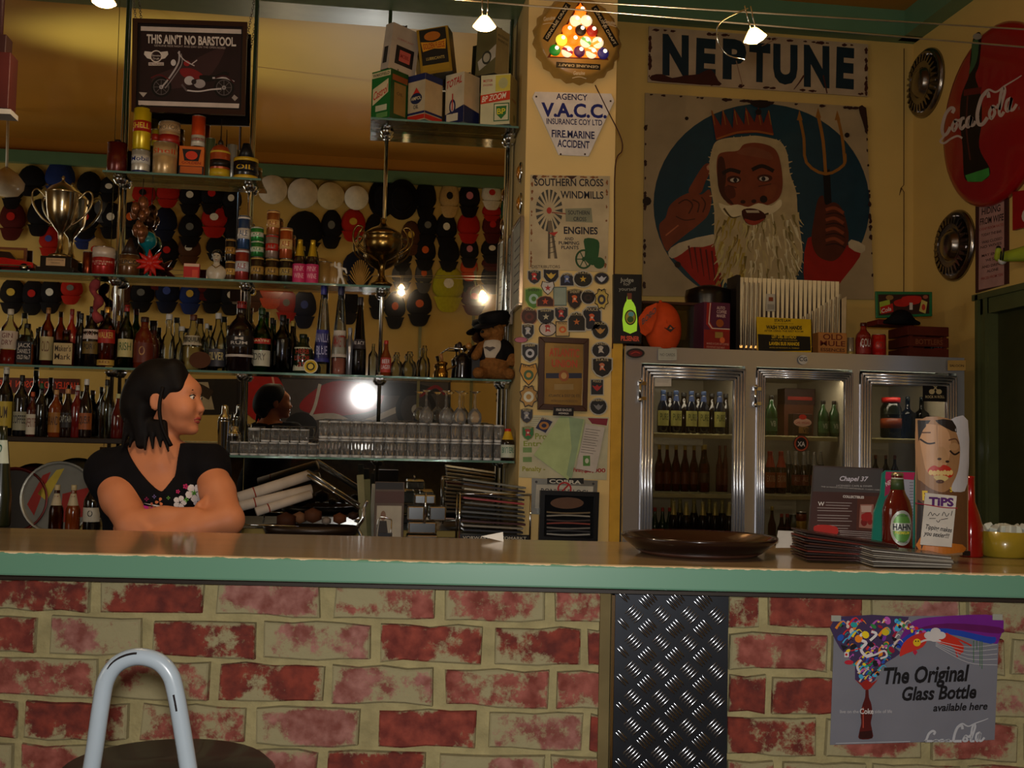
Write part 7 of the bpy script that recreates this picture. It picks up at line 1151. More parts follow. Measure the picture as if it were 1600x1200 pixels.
# ================================================================= on top of the drinks cabinet
FZT = FT; YF = FRY + .04
def onf(px, Y): return xfor(px, Y, FZT)
a = wallart(982, 485, FRY + .02); a.P([(961, 430), (1001, 431), (1000, 535), (961, 534)], '0c0a0a'); a.T('Judge', 969, 440, 990, 440.5, 6, '9a9a90', .01).T('for', 974, 446, 985, 446.3, 5, '9a9a90').T('yourself', 967, 454, 994, 454.5, 5.5, '9a9a90')
a.P([(980, 462), (986, 462), (987, 470), (993, 480), (995, 517), (974, 517), (974, 482), (979, 470)], emis('7aa020', .8), 2).P([(980, 458), (987, 458), (987, 468), (980, 468)], '6a3a28').E(985, 496, 9, 12, '1a1c10').E(985, 496, 7.5, 10, 'a09030').E(986, 491, 4.5, 4, '5a9aa0').E(985, 499, 5, 5, '3a5a28').T('PILSENER', 970, 532, 999, 533, 7, 'c85038', .04)
t = a.done('beer_light_box', 'black light box with glowing green bottle, reading Judge for yourself', 'sign', board=[(959, 428), (1003, 429), (1002, 537), (959, 536)], thick=.07, bm=mat('0a0809', .4), art='backlit_print'); MB().tube([(.02, .03, a.to(980, 536)[1]), (.02, .03, a.to(980, 552)[1])], .02, BLACK, 8).build('foot', t)
ox = onf(1037, YF + .02); s = pxm(Vector((ox, YF, FZT))); t = thing('orange_cap', 'orange cap with a winged shield badge hanging on the cabinet front edge', 'cap', M=Matrix.Translation((ox, YF + .005, FZT - .0)) @ Matrix.Rotation(-.10, 4, 'Y'))
OC = mat('b8421a', .75, 0, 0, .1, 30); b = SDF((-.14, -.12, -.02), (.14, .12, .24), .005); b.ell((0, .0, .10), (.087, .078, .12), .0); b.ell((.004, 0, .13), (.080, .075, .098), .01); b.d[:, :, :5] = .1; b.mesh('crown', OC, t)
m = MB(); m.add([(x, y, z) for x, y, z in ((-.125, -.015, .10), (-.12, -.03, .16), (-.085, -.055, .205), (-.04, -.075, .22), (-.05, -.085, .15), (-.075, -.07, .09), (-.10, -.05, .07))], [tuple(range(7))[::-1]], OC); m.add([(x, y + .006, z) for x, y, z in ((-.125, -.015, .10), (-.12, -.03, .16), (-.085, -.055, .205), (-.04, -.075, .22), (-.05, -.085, .15), (-.075, -.07, .09), (-.10, -.05, .07))], [tuple(range(7))], OC); m.build('peak', t)
MB().tube(smooth_path([(0, -.078 * math.sin(q) - .002, .10 + .12 * math.cos(q)) for q in (.2, .5, .8, 1.1, 1.4)], 4), .0015, mat('8a2c10', .7), 5).build('seam', t); MB().ball((0, 0, .232), .008, OC, 8).build('button', t)
m = MB(); v, f, w_ = text2d('BOBO', .02); m.add([(-.118 + .068 * a_ / w_ + 0, -.088 + .012 * (1 - a_ / w_), .12 + .055 * a_ / w_ + b_ * .026) for a_, b_ in v], f, BLACK); m.build('lettering', t)
m = MB(); m.slab([(-.004, .095), (.012, .112), (.028, .095), (.040, .100), (.012, .078), (-.016, .100)], -.089, -.078, mat('2a1c1a', .5)); m.slab([(.004, .091), (.012, .102), (.020, .091)], -.0905, -.088, mat('b85a28', .5)); m.build('winged_badge', t)
t = thing('glass_case', 'glass display case with dark lid behind the orange cap', 'display case', (onf(1042, 5.2), 5.2, FZT)); W_ = .30; m = MB()
for c, d in (((0, -.1, .12), (W_, .003, .22)), ((0, .1, .12), (W_, .003, .22)), ((-W_ / 2, 0, .12), (.003, .2, .22)), ((W_ / 2, 0, .12), (.003, .2, .22))): m.box(c, d, glass('d8d8d0'))
m.build('case_glass', t); MB().box((0, 0, .24), (W_ + .01, .22, .012), mat('3a2018', .3, 0, .4)).build('lid', t); MB().box((0, 0, .005), (W_, .21, .01), mat('1a1210', .4)).build('base', t); MB().box((.04, 0, .04), (.16, .12, .06), mat('2a2018', .5)).build('dark_insert', t, bevel=.01)
carton('appliance_carton', 'red and purple carton reading AUTO COFFEE MAKER', 1120, YF, FZT, 78, 44, .16, '4a1c30', cat='box', rot=.12, art=[('r', 0, .45, 1, .99, '4c1830'), ('r', 0, 0, 1, .44, '7a1a14'), ('p', [(.1, .98), (.28, .98), (.22, .6), (.4, .46), (1, .46), (1, .42), (.3, .42), (.08, .55)], '8a1c14'), ('p', [(.22, .98), (.25, .98), (.2, .58), (.32, .48), (1, .48), (1, .46), (.3, .46), (.16, .56)], 'c0a898'), ('t', 'AUTO', .48, .86, .8, .06, 'c0a098'), ('t', 'COFFEE', .48, .78, .86, .06, 'c0a098'), ('t', 'MAKER', .48, .70, .82, .06, 'c0a098'), ('e', .6, .58, .15, .08, '8a4418'), ('r', .42, .28, .72, .4, '8a6a30'), ('e', .7, .24, .1, .06, 'c05a30'), ('t', 'MAKES 8 CUPS OF COFFEE', .1, .14, .95, .04, 'b07868'), ('t', 'FOR INSTANT ENJOYMENT', .1, .07, .8, .04, 'b07868')])
t = thing('dark_kettle', 'black rounded appliance behind the purple carton', 'appliance', (onf(1108, 5.25), 5.27, FZT)); MB().lathe([(.10, 0), (.11, .02), (.105, .2), (.12, .3), (.115, .335), (.04, .36), (.001, .362)], mat('0e0a0a', .3, 0, .3), 22).build('body', t)
# ribbed metal bookcase-like lamp
x0, x1 = xfor(1153, 5.12, FZT), xfor(1318, 5.12, FZT); Wl = x1 - x0; hL_ = (522 - 405) * pxm(Vector((x0, 5.1, FZT))); t = thing('ribbed_lamp', 'pleated metal lamp of tall bright slats rising behind the yellow sign', 'lamp', (x0, 5.12, FZT))
SLM = mat('a8a094', .3, .85, 0, .08); MB().box((Wl / 2, .12, hL_ / 2 + .02), (Wl - .02, .02, hL_), mat('4a3a30', .5)).box((-.005, .06, hL_ / 2 + .02), (.02, .14, hL_ + .02), mat('1c1614', .4)).box((Wl / 2, .06, .01), (Wl, .14, .02), mat('1c1614', .4)).build('case', t)
ns = 22
for k in range(ns):
    xx = .014 + (Wl - .05) * k / (ns - 1); m = MB(); wt, wb = .010, .004; zlo = .02 if k < 4 else .02; zl2 = hL_ * (.12 + .0 * k)
    m.slab([(xx - wt, hL_ + .02), (xx + wt, hL_ + .02), (xx + wb * .4, zl2), (xx - wb * .4, zl2)], -.002, .004, mat('e8d8b0', .3, .2)); m.build('slat', t)  # pale slat paint stands in for flash and lamp reflections
    m = MB(); hh = hL_ * (.98 - .0 * k) if k < 4 else hL_ * (.02 + .86 * ((k - 2) / (ns - 1)) ** 1.0); m.slab([(xx - .0045 + .011, .02), (xx + .0045 + .011, .02), (xx + .0035 + .011, min(hh, hL_ * .9) + .03), (xx - .0035 + .011, min(hh, hL_ * .9) + .03)], -.02, -.004, SLM); m.build('fin', t)
MB().slab([(Wl - .045, .03), (Wl, .03), (Wl + .005, hL_ * .85), (Wl - .03, hL_ * .80)], -.02, -.012, mat('c0ac88', .4, .3)).build('end_panel', t); m = MB(); m.box((.155, -.025, hL_ * .72), (.046, .004, .085), mat('a8a090', .4)); m.box((.155, -.028, hL_ * .72 - .022), (.034, .002, .026), mat('8a8478', .4)); m.build('price_tag', t); MB().box((.155, -.0285, hL_ * .72 + .016), (.022, .002, .02), mat('7a3a20', .4)).build('tag_picture', t)
m = MB(); m.box((Wl / 2 + .12, -.03, .03), (.2, .02, .04), mat('14141c', .3, 0, .4)); m.build('control_strip', t)
m = MB(); m.tube([(.03, .06, .05), (Wl - .05, .06, .05)], .006, emis('ffb860', 1.2), 8); m.build('tube_bulb', t)
a = wallart(1224, 523, FRY + .01); a.P([(1183, 496), (1266, 500), (1266, 526), (1184, 521)], 'b8960c').P([(1184, 522), (1266, 526), (1267, 548), (1185, 549)], '120e0a').T('STATE LAW', 1210, 502.5, 1236, 503, 4, '1c1608', .04).T('WASH YOUR HANDS', 1197, 514, 1253, 515, 5.5, '1c1608', .05).T('AFTER USING THE REST ROOM', 1194, 518, 1255, 519.4, 2.6, '1c1608', .02).T('BEFORE RESUMING WORK', 1210, 506.5, 1240, 507, 2, '3a300c').T('LEY DEL ESTADO', 1206, 528, 1244, 529, 4.4, 'b8960c', .04).T('LAVEN SUS MANOS', 1202, 539, 1249, 540, 4.8, 'b8960c', .05).T('ANTES DE REGRESAR AL TRABAJO', 1202, 544, 1249, 545, 2, 'a88c1c').T('STATE OF CALIFORNIA', 1205, 532, 1246, 532.8, 2, 'a88c1c')
a.done('hand_washing_sign', 'yellow and black STATE LAW WASH YOUR HANDS sign standing on the cabinet', 'sign', board=[(1182, 495), (1267, 499), (1268, 551), (1184, 549)], thick=.004, bm=mat('b8960c', .4), art='lettering')
carton('wooden_essence_box', 'tan wooden block reading OLD MULE ESSENCES', 1301, YF, FZT + .012, 33, 47, .07, 'a06a34', cat='box', art=[('t', 'OLD', .16, .66, .84, .26, '5a1c10'), ('t', 'MULE', .06, .36, .94, .24, '5a1c10'), ('t', 'ESSENCES', .08, .1, .92, .15, '4a2414')])
carton('brass_riser', 'small wood riser under the essence block', 1301, YF, FZT, 4, 44, .06, '5a3a1c', cat='block')
can('film_roll_tin', 'small steel tin between the essence block and the red flask', 1329, YF + .02, FZT, 30, 10, '8a8070', [(0, .3, '9a8a50')], cat='tin', neck=False)
bottle('red_flask', 'dark red conical flask with white script label', 1349, YF, FZT, 54, 24, 'flask', '6a0e0c', '3a0a0a', [(.1, .62, '7a1c18', 'COLA', 'b8a8a0')], cat='flask')
can('red_drink_can', 'bright red can beside the dark red flask', 1373, YF, FZT, 36, 22, 'a8140e', [(.2, .8, 'a8140e', 'COLA', '7a2a20')], cat='can')
t = thing('bottle_crate', 'dark wooden drinks crate on the cabinet top', 'crate', (onf(1425, 5.12), 5.06, FZT)); CW = mat('4a1c10', .6, 0, 0, .2, 12); Wc, Hc = .20, .17
for z_ in (.028, .082, .136):
    for c, d in (((0, -.10, z_), (Wc, .012, .044)), ((0, .10, z_), (Wc, .012, .044)), ((-Wc / 2, 0, z_), (.012, .2, .044)), ((Wc / 2, 0, z_), (.012, .2, .044))): MB().box(c, d, CW).build('slat', t, bevel=.001)
for x in (-1, 1): MB().box((x * (Wc / 2 - .012), -.092, .08), (.016, .012, .155), CW).build('corner_post', t)
m = MB(); v, f, w_ = text2d('BOTTLERS', .02); m.add([(a_ / w_ * .14 - .07, -.1075, .07 + b_ * .024) for a_, b_ in v], f, mat('6a3a20')); m.build('stencil', t)
carton('red_book', 'dark red book lying on the crate, left part', 1400, 5.06, FZT + .172, 8, 60, .12, '5a140e', cat='book')
a = wallart(1414, 477, 5.02); a.P([(1372, 460), (1452, 460), (1452, 490), (1373, 493)], '2a1410').P([(1374, 472), (1390, 468), (1392, 486), (1375, 490)], '8a9a30').P([(1375, 480), (1395, 474), (1396, 487), (1377, 491)], '9a1814').T('Cola', 1378, 489, 1393, 485, 6, 'c0b0a8', .02, .3).P([(1398, 470), (1420, 466), (1418, 478), (1400, 478)], '9a1814', 3).P([(1410, 464), (1438, 463), (1436, 474), (1412, 476)], 'a01c18', 3).R(1421, 473, 1426, 484, 'b0a8a0').P([(1440, 468), (1449, 472), (1446, 490), (1436, 486)], 'a89850').E(1443, 480, 3, 5, '9a2c20').E(1390, 465, 6, 4, '7a5a30').E(1446, 464, 4, 3, '8a4a38')
a.done('drinks_tray', 'green rimmed picture tray of cola glasses propped on the crate', 'tray', board=[(1368, 455), (1457, 456), (1457, 494), (1369, 497)], thick=.01, bm=mat('0e5a34', .35, 0, .4), art='printed_picture', bevel=.003)
t = thing('cloth_hat', 'crumpled black cloth cap on the crate before the green tray', 'cap', (onf(1412, 5.0), 5.03, FZT + .172)); b = SDF((-.12, -.06, -.0), (.12, .08, .10), .005); b.ell((0, 0, .03), (.06, .045, .045), .02).cap((-.05, 0, .015), (-.085, -.01, .008), .02, .012, .02).cap((.05, 0, .015), (.085, -.01, .008), .02, .012, .02); b.mesh('cloth', mat('080709', .8), t)
carton('coffee_beaker', 'black round-cornered box with white cup drawing at the cabinet end', 1466, YF, FZT - .0, 32, 25, .07, '0e0c0e', cat='box', bev=.008, art=[('t', 'HUG', .25, .6, .75, .16, 'a8a098'), ('e', .5, .32, .16, .15, 'a8a098'), ('e', .5, .3, .10, .09, '1c1a1c'), ('r', .2, .5, .8, .56, '8a2018')])
for px, py, w_, h_, c, tx, tc, lab in ((993, 552, 30, 18, '16100f', '', '', ''), (1043, 554, 29, 18, 'a0a094', 'NO CARDS', '5a5a58', 'small white paper stuck on the cabinet top rail'), (1036, 591, 26, 25, 'b8b0a4', 'ATTENTION', '8a3a38', 'white and red sticker inside the first glass door'), (1255, 562, 15, 15, 'b0aca4', 'CG', '2a2a2c', 'round white CG sticker on the steel rail'), (1495, 571, 28, 16, 'a8884c', 'SALOON', '2a1c10', 'tan sticker at the right end of the steel rail')):
    a = wallart(px, py, FRY - .012 if py < 575 else FRY - .010)
    if not tx: a.E(px, py, 14, 7.5, '14100f').E(px, py, 11, 5, '5a1010').S([(px - 7, py + 1), (px, py - 2), (px + 7, py)], 1.6, '9a2a20'); a.k = 2; a.done('oval_sticker', 'oval black and red badge at the cabinet\'s upper left corner', 'sticker', board=shape('oval', px, py, 30, 17), thick=.003, bm=mat('8a8a88', .3, .7)); continue
    a.T(tx, px - w_ * .4, py + (2 if h_ < 20 else -2), px + w_ * .4, py + (2.3 if h_ < 20 else -1.7), h_ * (.4 if tx == 'CG' else .22), tc, .02)
    if h_ > 17: [a.S([(px - w_ * .38, py + 3 + 2.6 * k), (px + w_ * .36 - k, py + 3.3 + 2.6 * k)], .7, '8a8880', 0) for k in range(2)]
    a.done('sticker', lab, 'sticker', board=shape('round' if tx == 'CG' else 'rect', px, py, w_, h_), thick=.002, bm=mat(c, .5), art='lettering')
a = wallart(1461, 607, FRY - .008); a.T('THE GIANTS', 1446, 598, 1475, 598.6, 4.5, 'b0a078', .02).T('ROCK N ROLL', 1446, 622, 1476, 622, 4, 'b0a078', .02).E(1456, 612, 4.5, 4, 'b0a078').E(1467, 612, 4.5, 4, 'b0a078').S([(1456, 612), (1466, 601)], 1.6, 'b0a078', 0).S([(1467, 612), (1457, 601)], 1.6, 'b0a078', 0)
a.done('band_sticker', 'black THE GIANTS sticker with crossed guitars on the third glass door', 'sticker', board=[(1442, 590), (1480, 591), (1479, 628), (1442, 627)], thick=.002, bm=mat('0c0a0c', .5), art='print')
a = wallart(1252, 693, FRY - .008); a.E(1252, 693, 11, 12, '8a3a20').E(1252, 693, 8.5, 9.5, '14100e').T('XA', 1246, 697, 1258, 697.4, 7, 'a8a098', .03); a.done('round_sticker', 'round brown XA sticker on the second glass door', 'sticker', board=shape('round', 1252, 693, 24, 26), thick=.002, bm=mat('1c1210', .5), art='print')
# ---- bottles inside the cabinet
z1, z2, z3 = FZ; GB = 'chilled beer bottles in the drinks cabinet'; DKB = mat('140d08', .12, 0, .6); DBL = mat('0e1420', .12, 0, .6); OB = glass('b0641c')
def fbs(xs, Y, z, h, w_, kind, g, cap, bands, lab, liq=None):
    first_ = None
    for i, px in enumerate(xs):
        l = lab % (['first', 'second', 'third', 'fourth', 'fifth', 'sixth', 'seventh', 'eighth'][i]) if '%s' in lab else lab
        if first_ is None: first_ = bottle('beer_bottle', l, px, Y, z, h, w_, kind, g, cap, bands, GB, liquid=liq, seg=14)
        else: copy_tree(first_, (xfor(px, Y, z + .1), Y, z), l)
fbs([1036, 1056, 1080, 1099, 1124], 5.13, z1, 66, 18, 'stubby', DBL, '2a3a5a', [(.16, .52, 'a8a45c', 'PURE', '3a4a28'), (.75, .88, '24345a')], '%s stout bottle with yellow label, top shelf of first door')
fbs([1046, 1068, 1090, 1112, 1134], 5.25, z1, 64, 18, 'stubby', DKB, '2a2a2c', [], '%s plain dark bottle in the rear row, top shelf of first door')
fbs([1030, 1042, 1056, 1070, 1084, 1098], 5.20, z2, 72, 14, 'beer', OB, 'a08838', [(.16, .42, '5a2410')], '%s slim amber bottle, middle shelf of first door', (mat('9a4a14', .15), .62)); fbs([1101], 5.13, z2, 74, 16, 'beer', OB, 'a89040', [(.2, .4, '3a2010')], 'bright golden bottle at the front of the middle shelf', (mat('c08a20', .15), .6))
fbs([1124, 1133, 1142], 5.25, z2, 72, 11, 'beer', mat('4a140c', .15, 0, .5), '5a1a10', [(.15, .5, '5a1c10')], '%s dark red bottle at the hinge end of the middle shelf')
fbs([1052, 1072, 1098, 1117, 1139], 5.13, z3, 70, 16, 'wine', DKB, 'b0a464', [(.10, .30, 'b0a45c', 'PURE', '3a4020'), (.70, .92, mat('a89a58', .3, .4))], '%s foil-necked bottle, bottom shelf of first door'); fbs([1050, 1062, 1084, 1108, 1128], 5.26, z3, 70, 15, 'wine', DKB, 'a09450', [(.70, .92, mat('8a8048', .3, .4))], '%s foil-necked bottle in the rear row, bottom shelf'); fbs([1023, 1035, 1046], 5.2, z3, 58, 13, 'beer', mat('1c3018', .15, 0, .5), 'a02a1c', [(.1, .34, '9a8a5a')], '%s short green bottle at the left of the bottom shelf')
fbs([1205], 5.13, z1, 62, 19, 'flask', mat('1c3c1c', .15, 0, .5), '14100c', [(.1, .42, '2c4c28', 'VB', 'a8a898')], 'green VB bottle at the left of the second door'); fbs([1286, 1303], 5.13, z1, 56, 17, 'flask', mat('1c3c1c', .15, 0, .5), '14100c', [(.1, .42, '2c4c28', 'VB', 'a8a898')], '%s green VB bottle at the right of the second door')
carton('beer_carton', 'small carton with pink and cream oval label in the second door', 1254, 5.12, z1 + .002, 34, 32, .06, '2c1c14', art=[('e', .5, .6, .46, .2, 'b08a78'), ('e', .5, .85, .2, .12, 'a01c18'), ('r', .3, .1, .8, .4, '7a5a30'), ('t', 'LAS VEGAS', .15, .54, .85, .1, '8a2018'), ('t', 'VB', .52, .14, .8, .2, '1c1410')])
carton('red_carton', 'dark carton with red stripe at the top of the second door', 1250, 5.3, z1 + .16, 26, 50, .1, '2a100e', art=[('r', .1, .3, .9, .5, '8a1c14')]); carton('box_riser', 'orange brown box under the dark red striped carton', 1248, 5.3, z1, 50, 48, .1, '4a2410')
fbs([1203, 1220], 5.13, z2, 66, 17, 'stubby', mat('2a120a', .15, 0, .5), '8a2414', [(.14, .5, '9a4a24', 'EXTRA', 'c0a080'), (.62, .9, '8a2c18')], '%s bottle with orange round label, middle shelf of second door'); fbs([1243, 1256, 1272], 5.14, z2, 66, 15, 'wine', DKB, 'a09c94', [(.2, .45, '6a1c14', 'ALE', 'a08070'), (.68, .95, mat('8a8a84', .3, .6))], '%s silver-necked bottle, middle shelf of second door'); fbs([1232, 1262, 1282], 5.27, z2, 66, 14, 'wine', DKB, 'a09c94', [(.68, .95, mat('8a8a84', .3, .6))], '%s silver-necked bottle in the rear row of second door')
fbs([1206], 5.12, z3, 64, 13, 'beer', OB, 'b09838', [], 'slim golden bottle at the left of the second door\'s lowest shelf', (mat('8a5a1c', .2), .7)); fbs([1221, 1230], 5.14, z3, 52, 14, 'beer', mat('2a100c', .15), 'a02a1c', [(.3, .6, '7a2018')], '%s short dark bottle beside the slim golden one')
can('flame_can', 'black can with yellow flames and an eight ball', 1252, 5.1, z3, 56, 16, '0e0c0c', [(.05, .42, '14100e', '8', 'b8b0a0'), (.42, .75, 'a8821c'), (.75, .95, '8a3c14')], cat='can'); can('clear_cup', 'plain clear plastic cup beside the flame can', 1240, 5.2, z3, 50, 14, glass('d0d4c8'), cat='cup', neck=False)
t = thing('sweet_jar', 'large glass jar with bright red lid in the third door', 'jar', (xfor(1389, 5.2, z1), 5.18, z1)); MB().lathe([(.045, 0), (.052, .01), (.052, .15), (.04, .175), (.038, .18)], glass('b8c4b0'), 20).build('jar_glass', t); MB().lathe([(.046, .18), (.046, .205), (.001, .207)], mat('a01814', .4), 20).build('lid', t); MB().lathe([(.0525, .05), (.0525, .10)], mat('7a3414', .4), 20).build('label_band', t); MB().lathe([(.048, .006), (.048, .12), (.001, .12)], mat('3a2c20', .6), 16).build('contents', t)
fbs([1418, 1440, 1462], 5.22, z1, 66, 19, 'square', glass('1c5058'), '0e1c20', [], '%s dark teal bottle beside the red lidded jar'); fbs([1368, 1384, 1398], 5.22, z2, 62, 13, 'wine', mat('1c100c', .2, 0, .4), '6a3018', [], '%s dim slim bottle, middle shelf of third door')
t = thing('shell_lamp', 'small round ceramic figure behind the big beer bottle', 'ornament', (xfor(1411, 5.1, z2 + .0), 5.14, z2)); MB().ball((0, 0, .085), .028, mat('6a4a38', .4), 12).lathe([(.03, 0), (.012, .03), (.014, .06)], mat('2a1c18', .4), 14).build('figure', t)
# ================================================================= on the counter
def cpos(px, py, v=None):
    p = atz(px, py, CTZ) if v is None else atv(px, py, v); return p.dot(cu), p.dot(cv)
u_, v_ = atv(1094, 880, 2.50).dot(cu), 2.52; t = thing('round_tray', 'large round black serving tray lying on the counter', 'tray', CP(u_, v_, CTZ), -YAW); R = .178
MB().lathe([(.001, .008), (R * .80, .008), (R * .95, .028), (R, .038), (R * 1.0, .043), (R * .95, .040), (R * .78, .016), (.001, .014)], mat('1e0f0b', .22, 0, .6, .1), 48).build('tray_dish', t); MB().lathe([(.13, 0), (.145, .009)], mat('3a2014', .5), 30).build('foot_ring', t)
def cthing(name, label, cat, px, v, z=CTZ, rz=0.0, group=None): u = xfor_c(px, v, z); return thing(name, label, cat, CP(u, v, z), -YAW + rz, group)
def xfor_c(px, v, z):
    py = 850
    for _ in range(3): p = atv(px, py, v); q = CP(p.dot(cu), v, z + .03); py = proj(q)[1]
    return atv(px, py, v).dot(cu)
# menu stacks
for i in range(11):
    o = MB().box((0, 0, .0018), (.20, .125, .0036), mat(['2a120e', '3a1c14', '1c100e', '5a2018', '241410'][i % 5], .35, 0, .3)).build('menu'); o.matrix_world = Matrix.Translation(CP(xfor_c(1318, 2.44, CTZ), 2.44 + random.uniform(-.008, .008), CTZ + .005 + i * .0045)) @ Matrix.Rotation(-YAW + random.uniform(-.06, .06), 4, 'Z') @ Matrix.Rotation(.016 * i * .8, 4, 'Y')
    tag(o, 'dark laminated menu %s of the left menu pile' % ['at the bottom', 'second from the bottom', 'third from the bottom', 'fourth from the bottom', 'fifth from the bottom', 'in the middle', 'just over the middle', 'fourth from the top', 'third from the top', 'second from the top', 'on top'][i], 'menu', 'menus in the left pile')
for i in range(9):
    o = MB().box((0, 0, .0013), (.165, .12, .0026), mat(['8a8478', '5a544c', '9a948a', '4a443e', '7a7468'][i % 5], .35, 0, .4)).build('menu'); o.matrix_world = Matrix.Translation(CP(xfor_c(1408, 2.36, CTZ), 2.35 + random.uniform(-.006, .006), CTZ + .003 + i * .0036)) @ Matrix.Rotation(-YAW + random.uniform(-.05, .05), 4, 'Z') @ Matrix.Rotation(.010 * i, 4, 'Y')
    tag(o, 'clear-sleeved menu %s of the right menu pile' % ['at the bottom', 'second from the bottom', 'third from the bottom', 'fourth from the bottom', 'in the middle', 'fourth from the top', 'third from the top', 'second from the top', 'on top'][i], 'menu', 'menus in the right pile')
# collectibles card
def card(name, label, cat, P, v, thick, c, fn, tilt=0.0):
    a = barart(sum(p[0] for p in P) / len(P), sum(p[1] for p in P) / len(P), v); fn(a); t = a.done(name, label, cat, board=P, thick=thick, bm=mat(c, .3, 0, .4), art='print'); return t
def f_col(a):
    a.P([(1272, 729), (1379, 734), (1375, 770), (1270, 768)], '3c3634').P([(1270, 768), (1375, 770), (1372, 850), (1264, 838)], '3a201a').P([(1340, 775), (1376, 776), (1374, 830), (1338, 828)], '4a2214').T('Chapel 37', 1312, 751, 1357, 752, 7, 'b0a8b0', .02, .3).T('LICENSED CAFE & DINER', 1307, 760, 1363, 761, 2.6, '9a9490').T('THE ULTIMATE CAFE FOR MEMORABILIA, CLASSIC CARS', 1283, 761, 1375, 766.5, 1.6, 'a8a098').T('COLLECTIBLES', 1317, 777.5, 1350, 779, 3.6, 'c0b8b0', .03).T('W', 1278, 790, 1288, 790.4, 6, 'c0b8b0', .02)
    for k in range(10): y = 785 + 4.2 * k + (3 if k > 3 else 0) + (3 if k > 6 else 0); a.S([(1290 if k < 2 else 1277, y), (1331 - 3 * (k % 3), y + 1.2)], 1, '8a7e78', 0)
    a.P([(1344, 788), (1365, 788), (1364, 826), (1342, 824)], '8a5a4c').E(1350, 816, 5, 6, '6a1410').E(1359, 815, 4, 5, '7a1c14').P([(1346, 804), (1360, 800), (1362, 812), (1348, 814)], '8a1814', 2).P([(1345, 790), (1362, 790), (1361, 800), (1346, 800)], 'a88a7c').P([(1272, 822), (1290, 820), (1308, 824), (1306, 836), (1276, 834)], '9a2018', 3)
    for k in range(4): a.S([(1312, 829 + 3 * k), (1364, 832 + 3 * k)], 1, '8a7e78', 0)
card('collectibles_card', 'dark COLLECTIBLES menu card standing behind the menu piles', 'card', [(1271, 727), (1380, 732), (1375, 853), (1262, 840)], 2.66, .004, '3a302e', f_col)
def f_teal(a):
    a.P([(1384, 737), (1430, 738), (1428, 750), (1383, 748)], '9a1c48').P([(1384, 748), (1400, 748), (1394, 768), (1382, 776)], '8a1c40').P([(1402, 748), (1428, 750), (1426, 850), (1400, 850)], '8a8a94').T('NEW', 1385, 760, 1400, 752, 6, 'c0a8a8', .03, .2)
    for k in range(20): a.S([(1421, 754 + 4.6 * k), (1427, 754 + 4.6 * k)], 1.2, '5a5a60', 0)
card('teal_menu_holder', 'teal bottle-shaped menu board with pink corner behind the big beer bottle', 'menu', [(1384, 735), (1434, 737), (1432, 858), (1362, 855), (1366, 800), (1376, 772), (1379, 740)], 2.64, .008, '1c6a5a', f_teal)
hv = 2.50; t = cthing('display_beer_bottle', 'big amber bottle with oval HAHN label standing on the counter', 'bottle', 1402, hv); Hh = 134 * hv / F; R = 22.5 * hv / F; AMG = mat('4a120a', .1, 0, .7, .1)
MB().lathe([(R * .86, 0), (R * .94, .004), (R, .02), (R, Hh * .52), (R * .98, Hh * .58), (R * .82, Hh * .68), (R * .55, Hh * .76), (R * .44, Hh * .82), (R * .37, Hh * .95), (R * .36, Hh * .965)], AMG, 32).build('glass_body', t); MB().lathe([(R * .41, Hh * .962), (R * .42, Hh * .968), (R * .38, Hh * .995), (R * .3, Hh), (.001, Hh)], mat('8a7a5a', .3, .7), 21).build('crown_cap', t)
MB().lathe([(R * .475, Hh * .80), (R * .40, Hh * .93)], mat('2c3a1c', .5), 24).build('neck_label', t); MB().lathe([(R * .49, Hh * .785), (R * .475, Hh * .80)], mat('a8a898', .4), 24).lathe([(R * .41, Hh * .925), (R * .40, Hh * .938)], mat('a8a898', .4), 24).build('neck_band', t)
def onb(W, zf, c, nm, k):
    mb = MB(); n = 24; r_ = R * (1.004 + .005 * k); vs = []
    for i in range(n + 1):
        x = W * (2 * i / n - 1); z0, z1 = zf(x / W); vs += [(r_ * math.sin(x / R), -r_ * math.cos(x / R), z0), (r_ * math.sin(x / R), -r_ * math.cos(x / R), z1)]
    mb.add(vs, [(2 * i, 2 * i + 2, 2 * i + 3, 2 * i + 1) for i in range(n)], mat(c, .4, .2)); return mb.build(nm, t)
elz = lambda rz: (lambda q: (Hh * .37 - rz * math.sqrt(max(0, 1 - q * q)), Hh * .37 + rz * math.sqrt(max(0, 1 - q * q))))
onb(R * .82, elz(Hh * .20), '9a9a90', 'oval_label', 0); onb(R * .66, elz(Hh * .165), '5a8a3c', 'label_field', 1); onb(R * .70, lambda q: (Hh * .335, Hh * .425), 'b0b0a4', 'label_band', 2)
mb = MB(); wrap(mb, 'HAHN', R * 1.035, Hh * .345, Hh * .07, 1.25, mat('14141a'), .03); wrap(mb, 'PREMIUM', R * 1.035, Hh * .300, Hh * .03, 1.0, mat('c8b838'), .02, .2); wrap(mb, 'AUSTRALIA', R * 1.02, Hh * .20, Hh * .022, .7, mat('3a4a38'), .02); wrap(mb, 'NATURAL BEER', R * 1.02, Hh * .50, Hh * .022, .8, mat('3a4a38'), .02); mb.build('lettering', t)
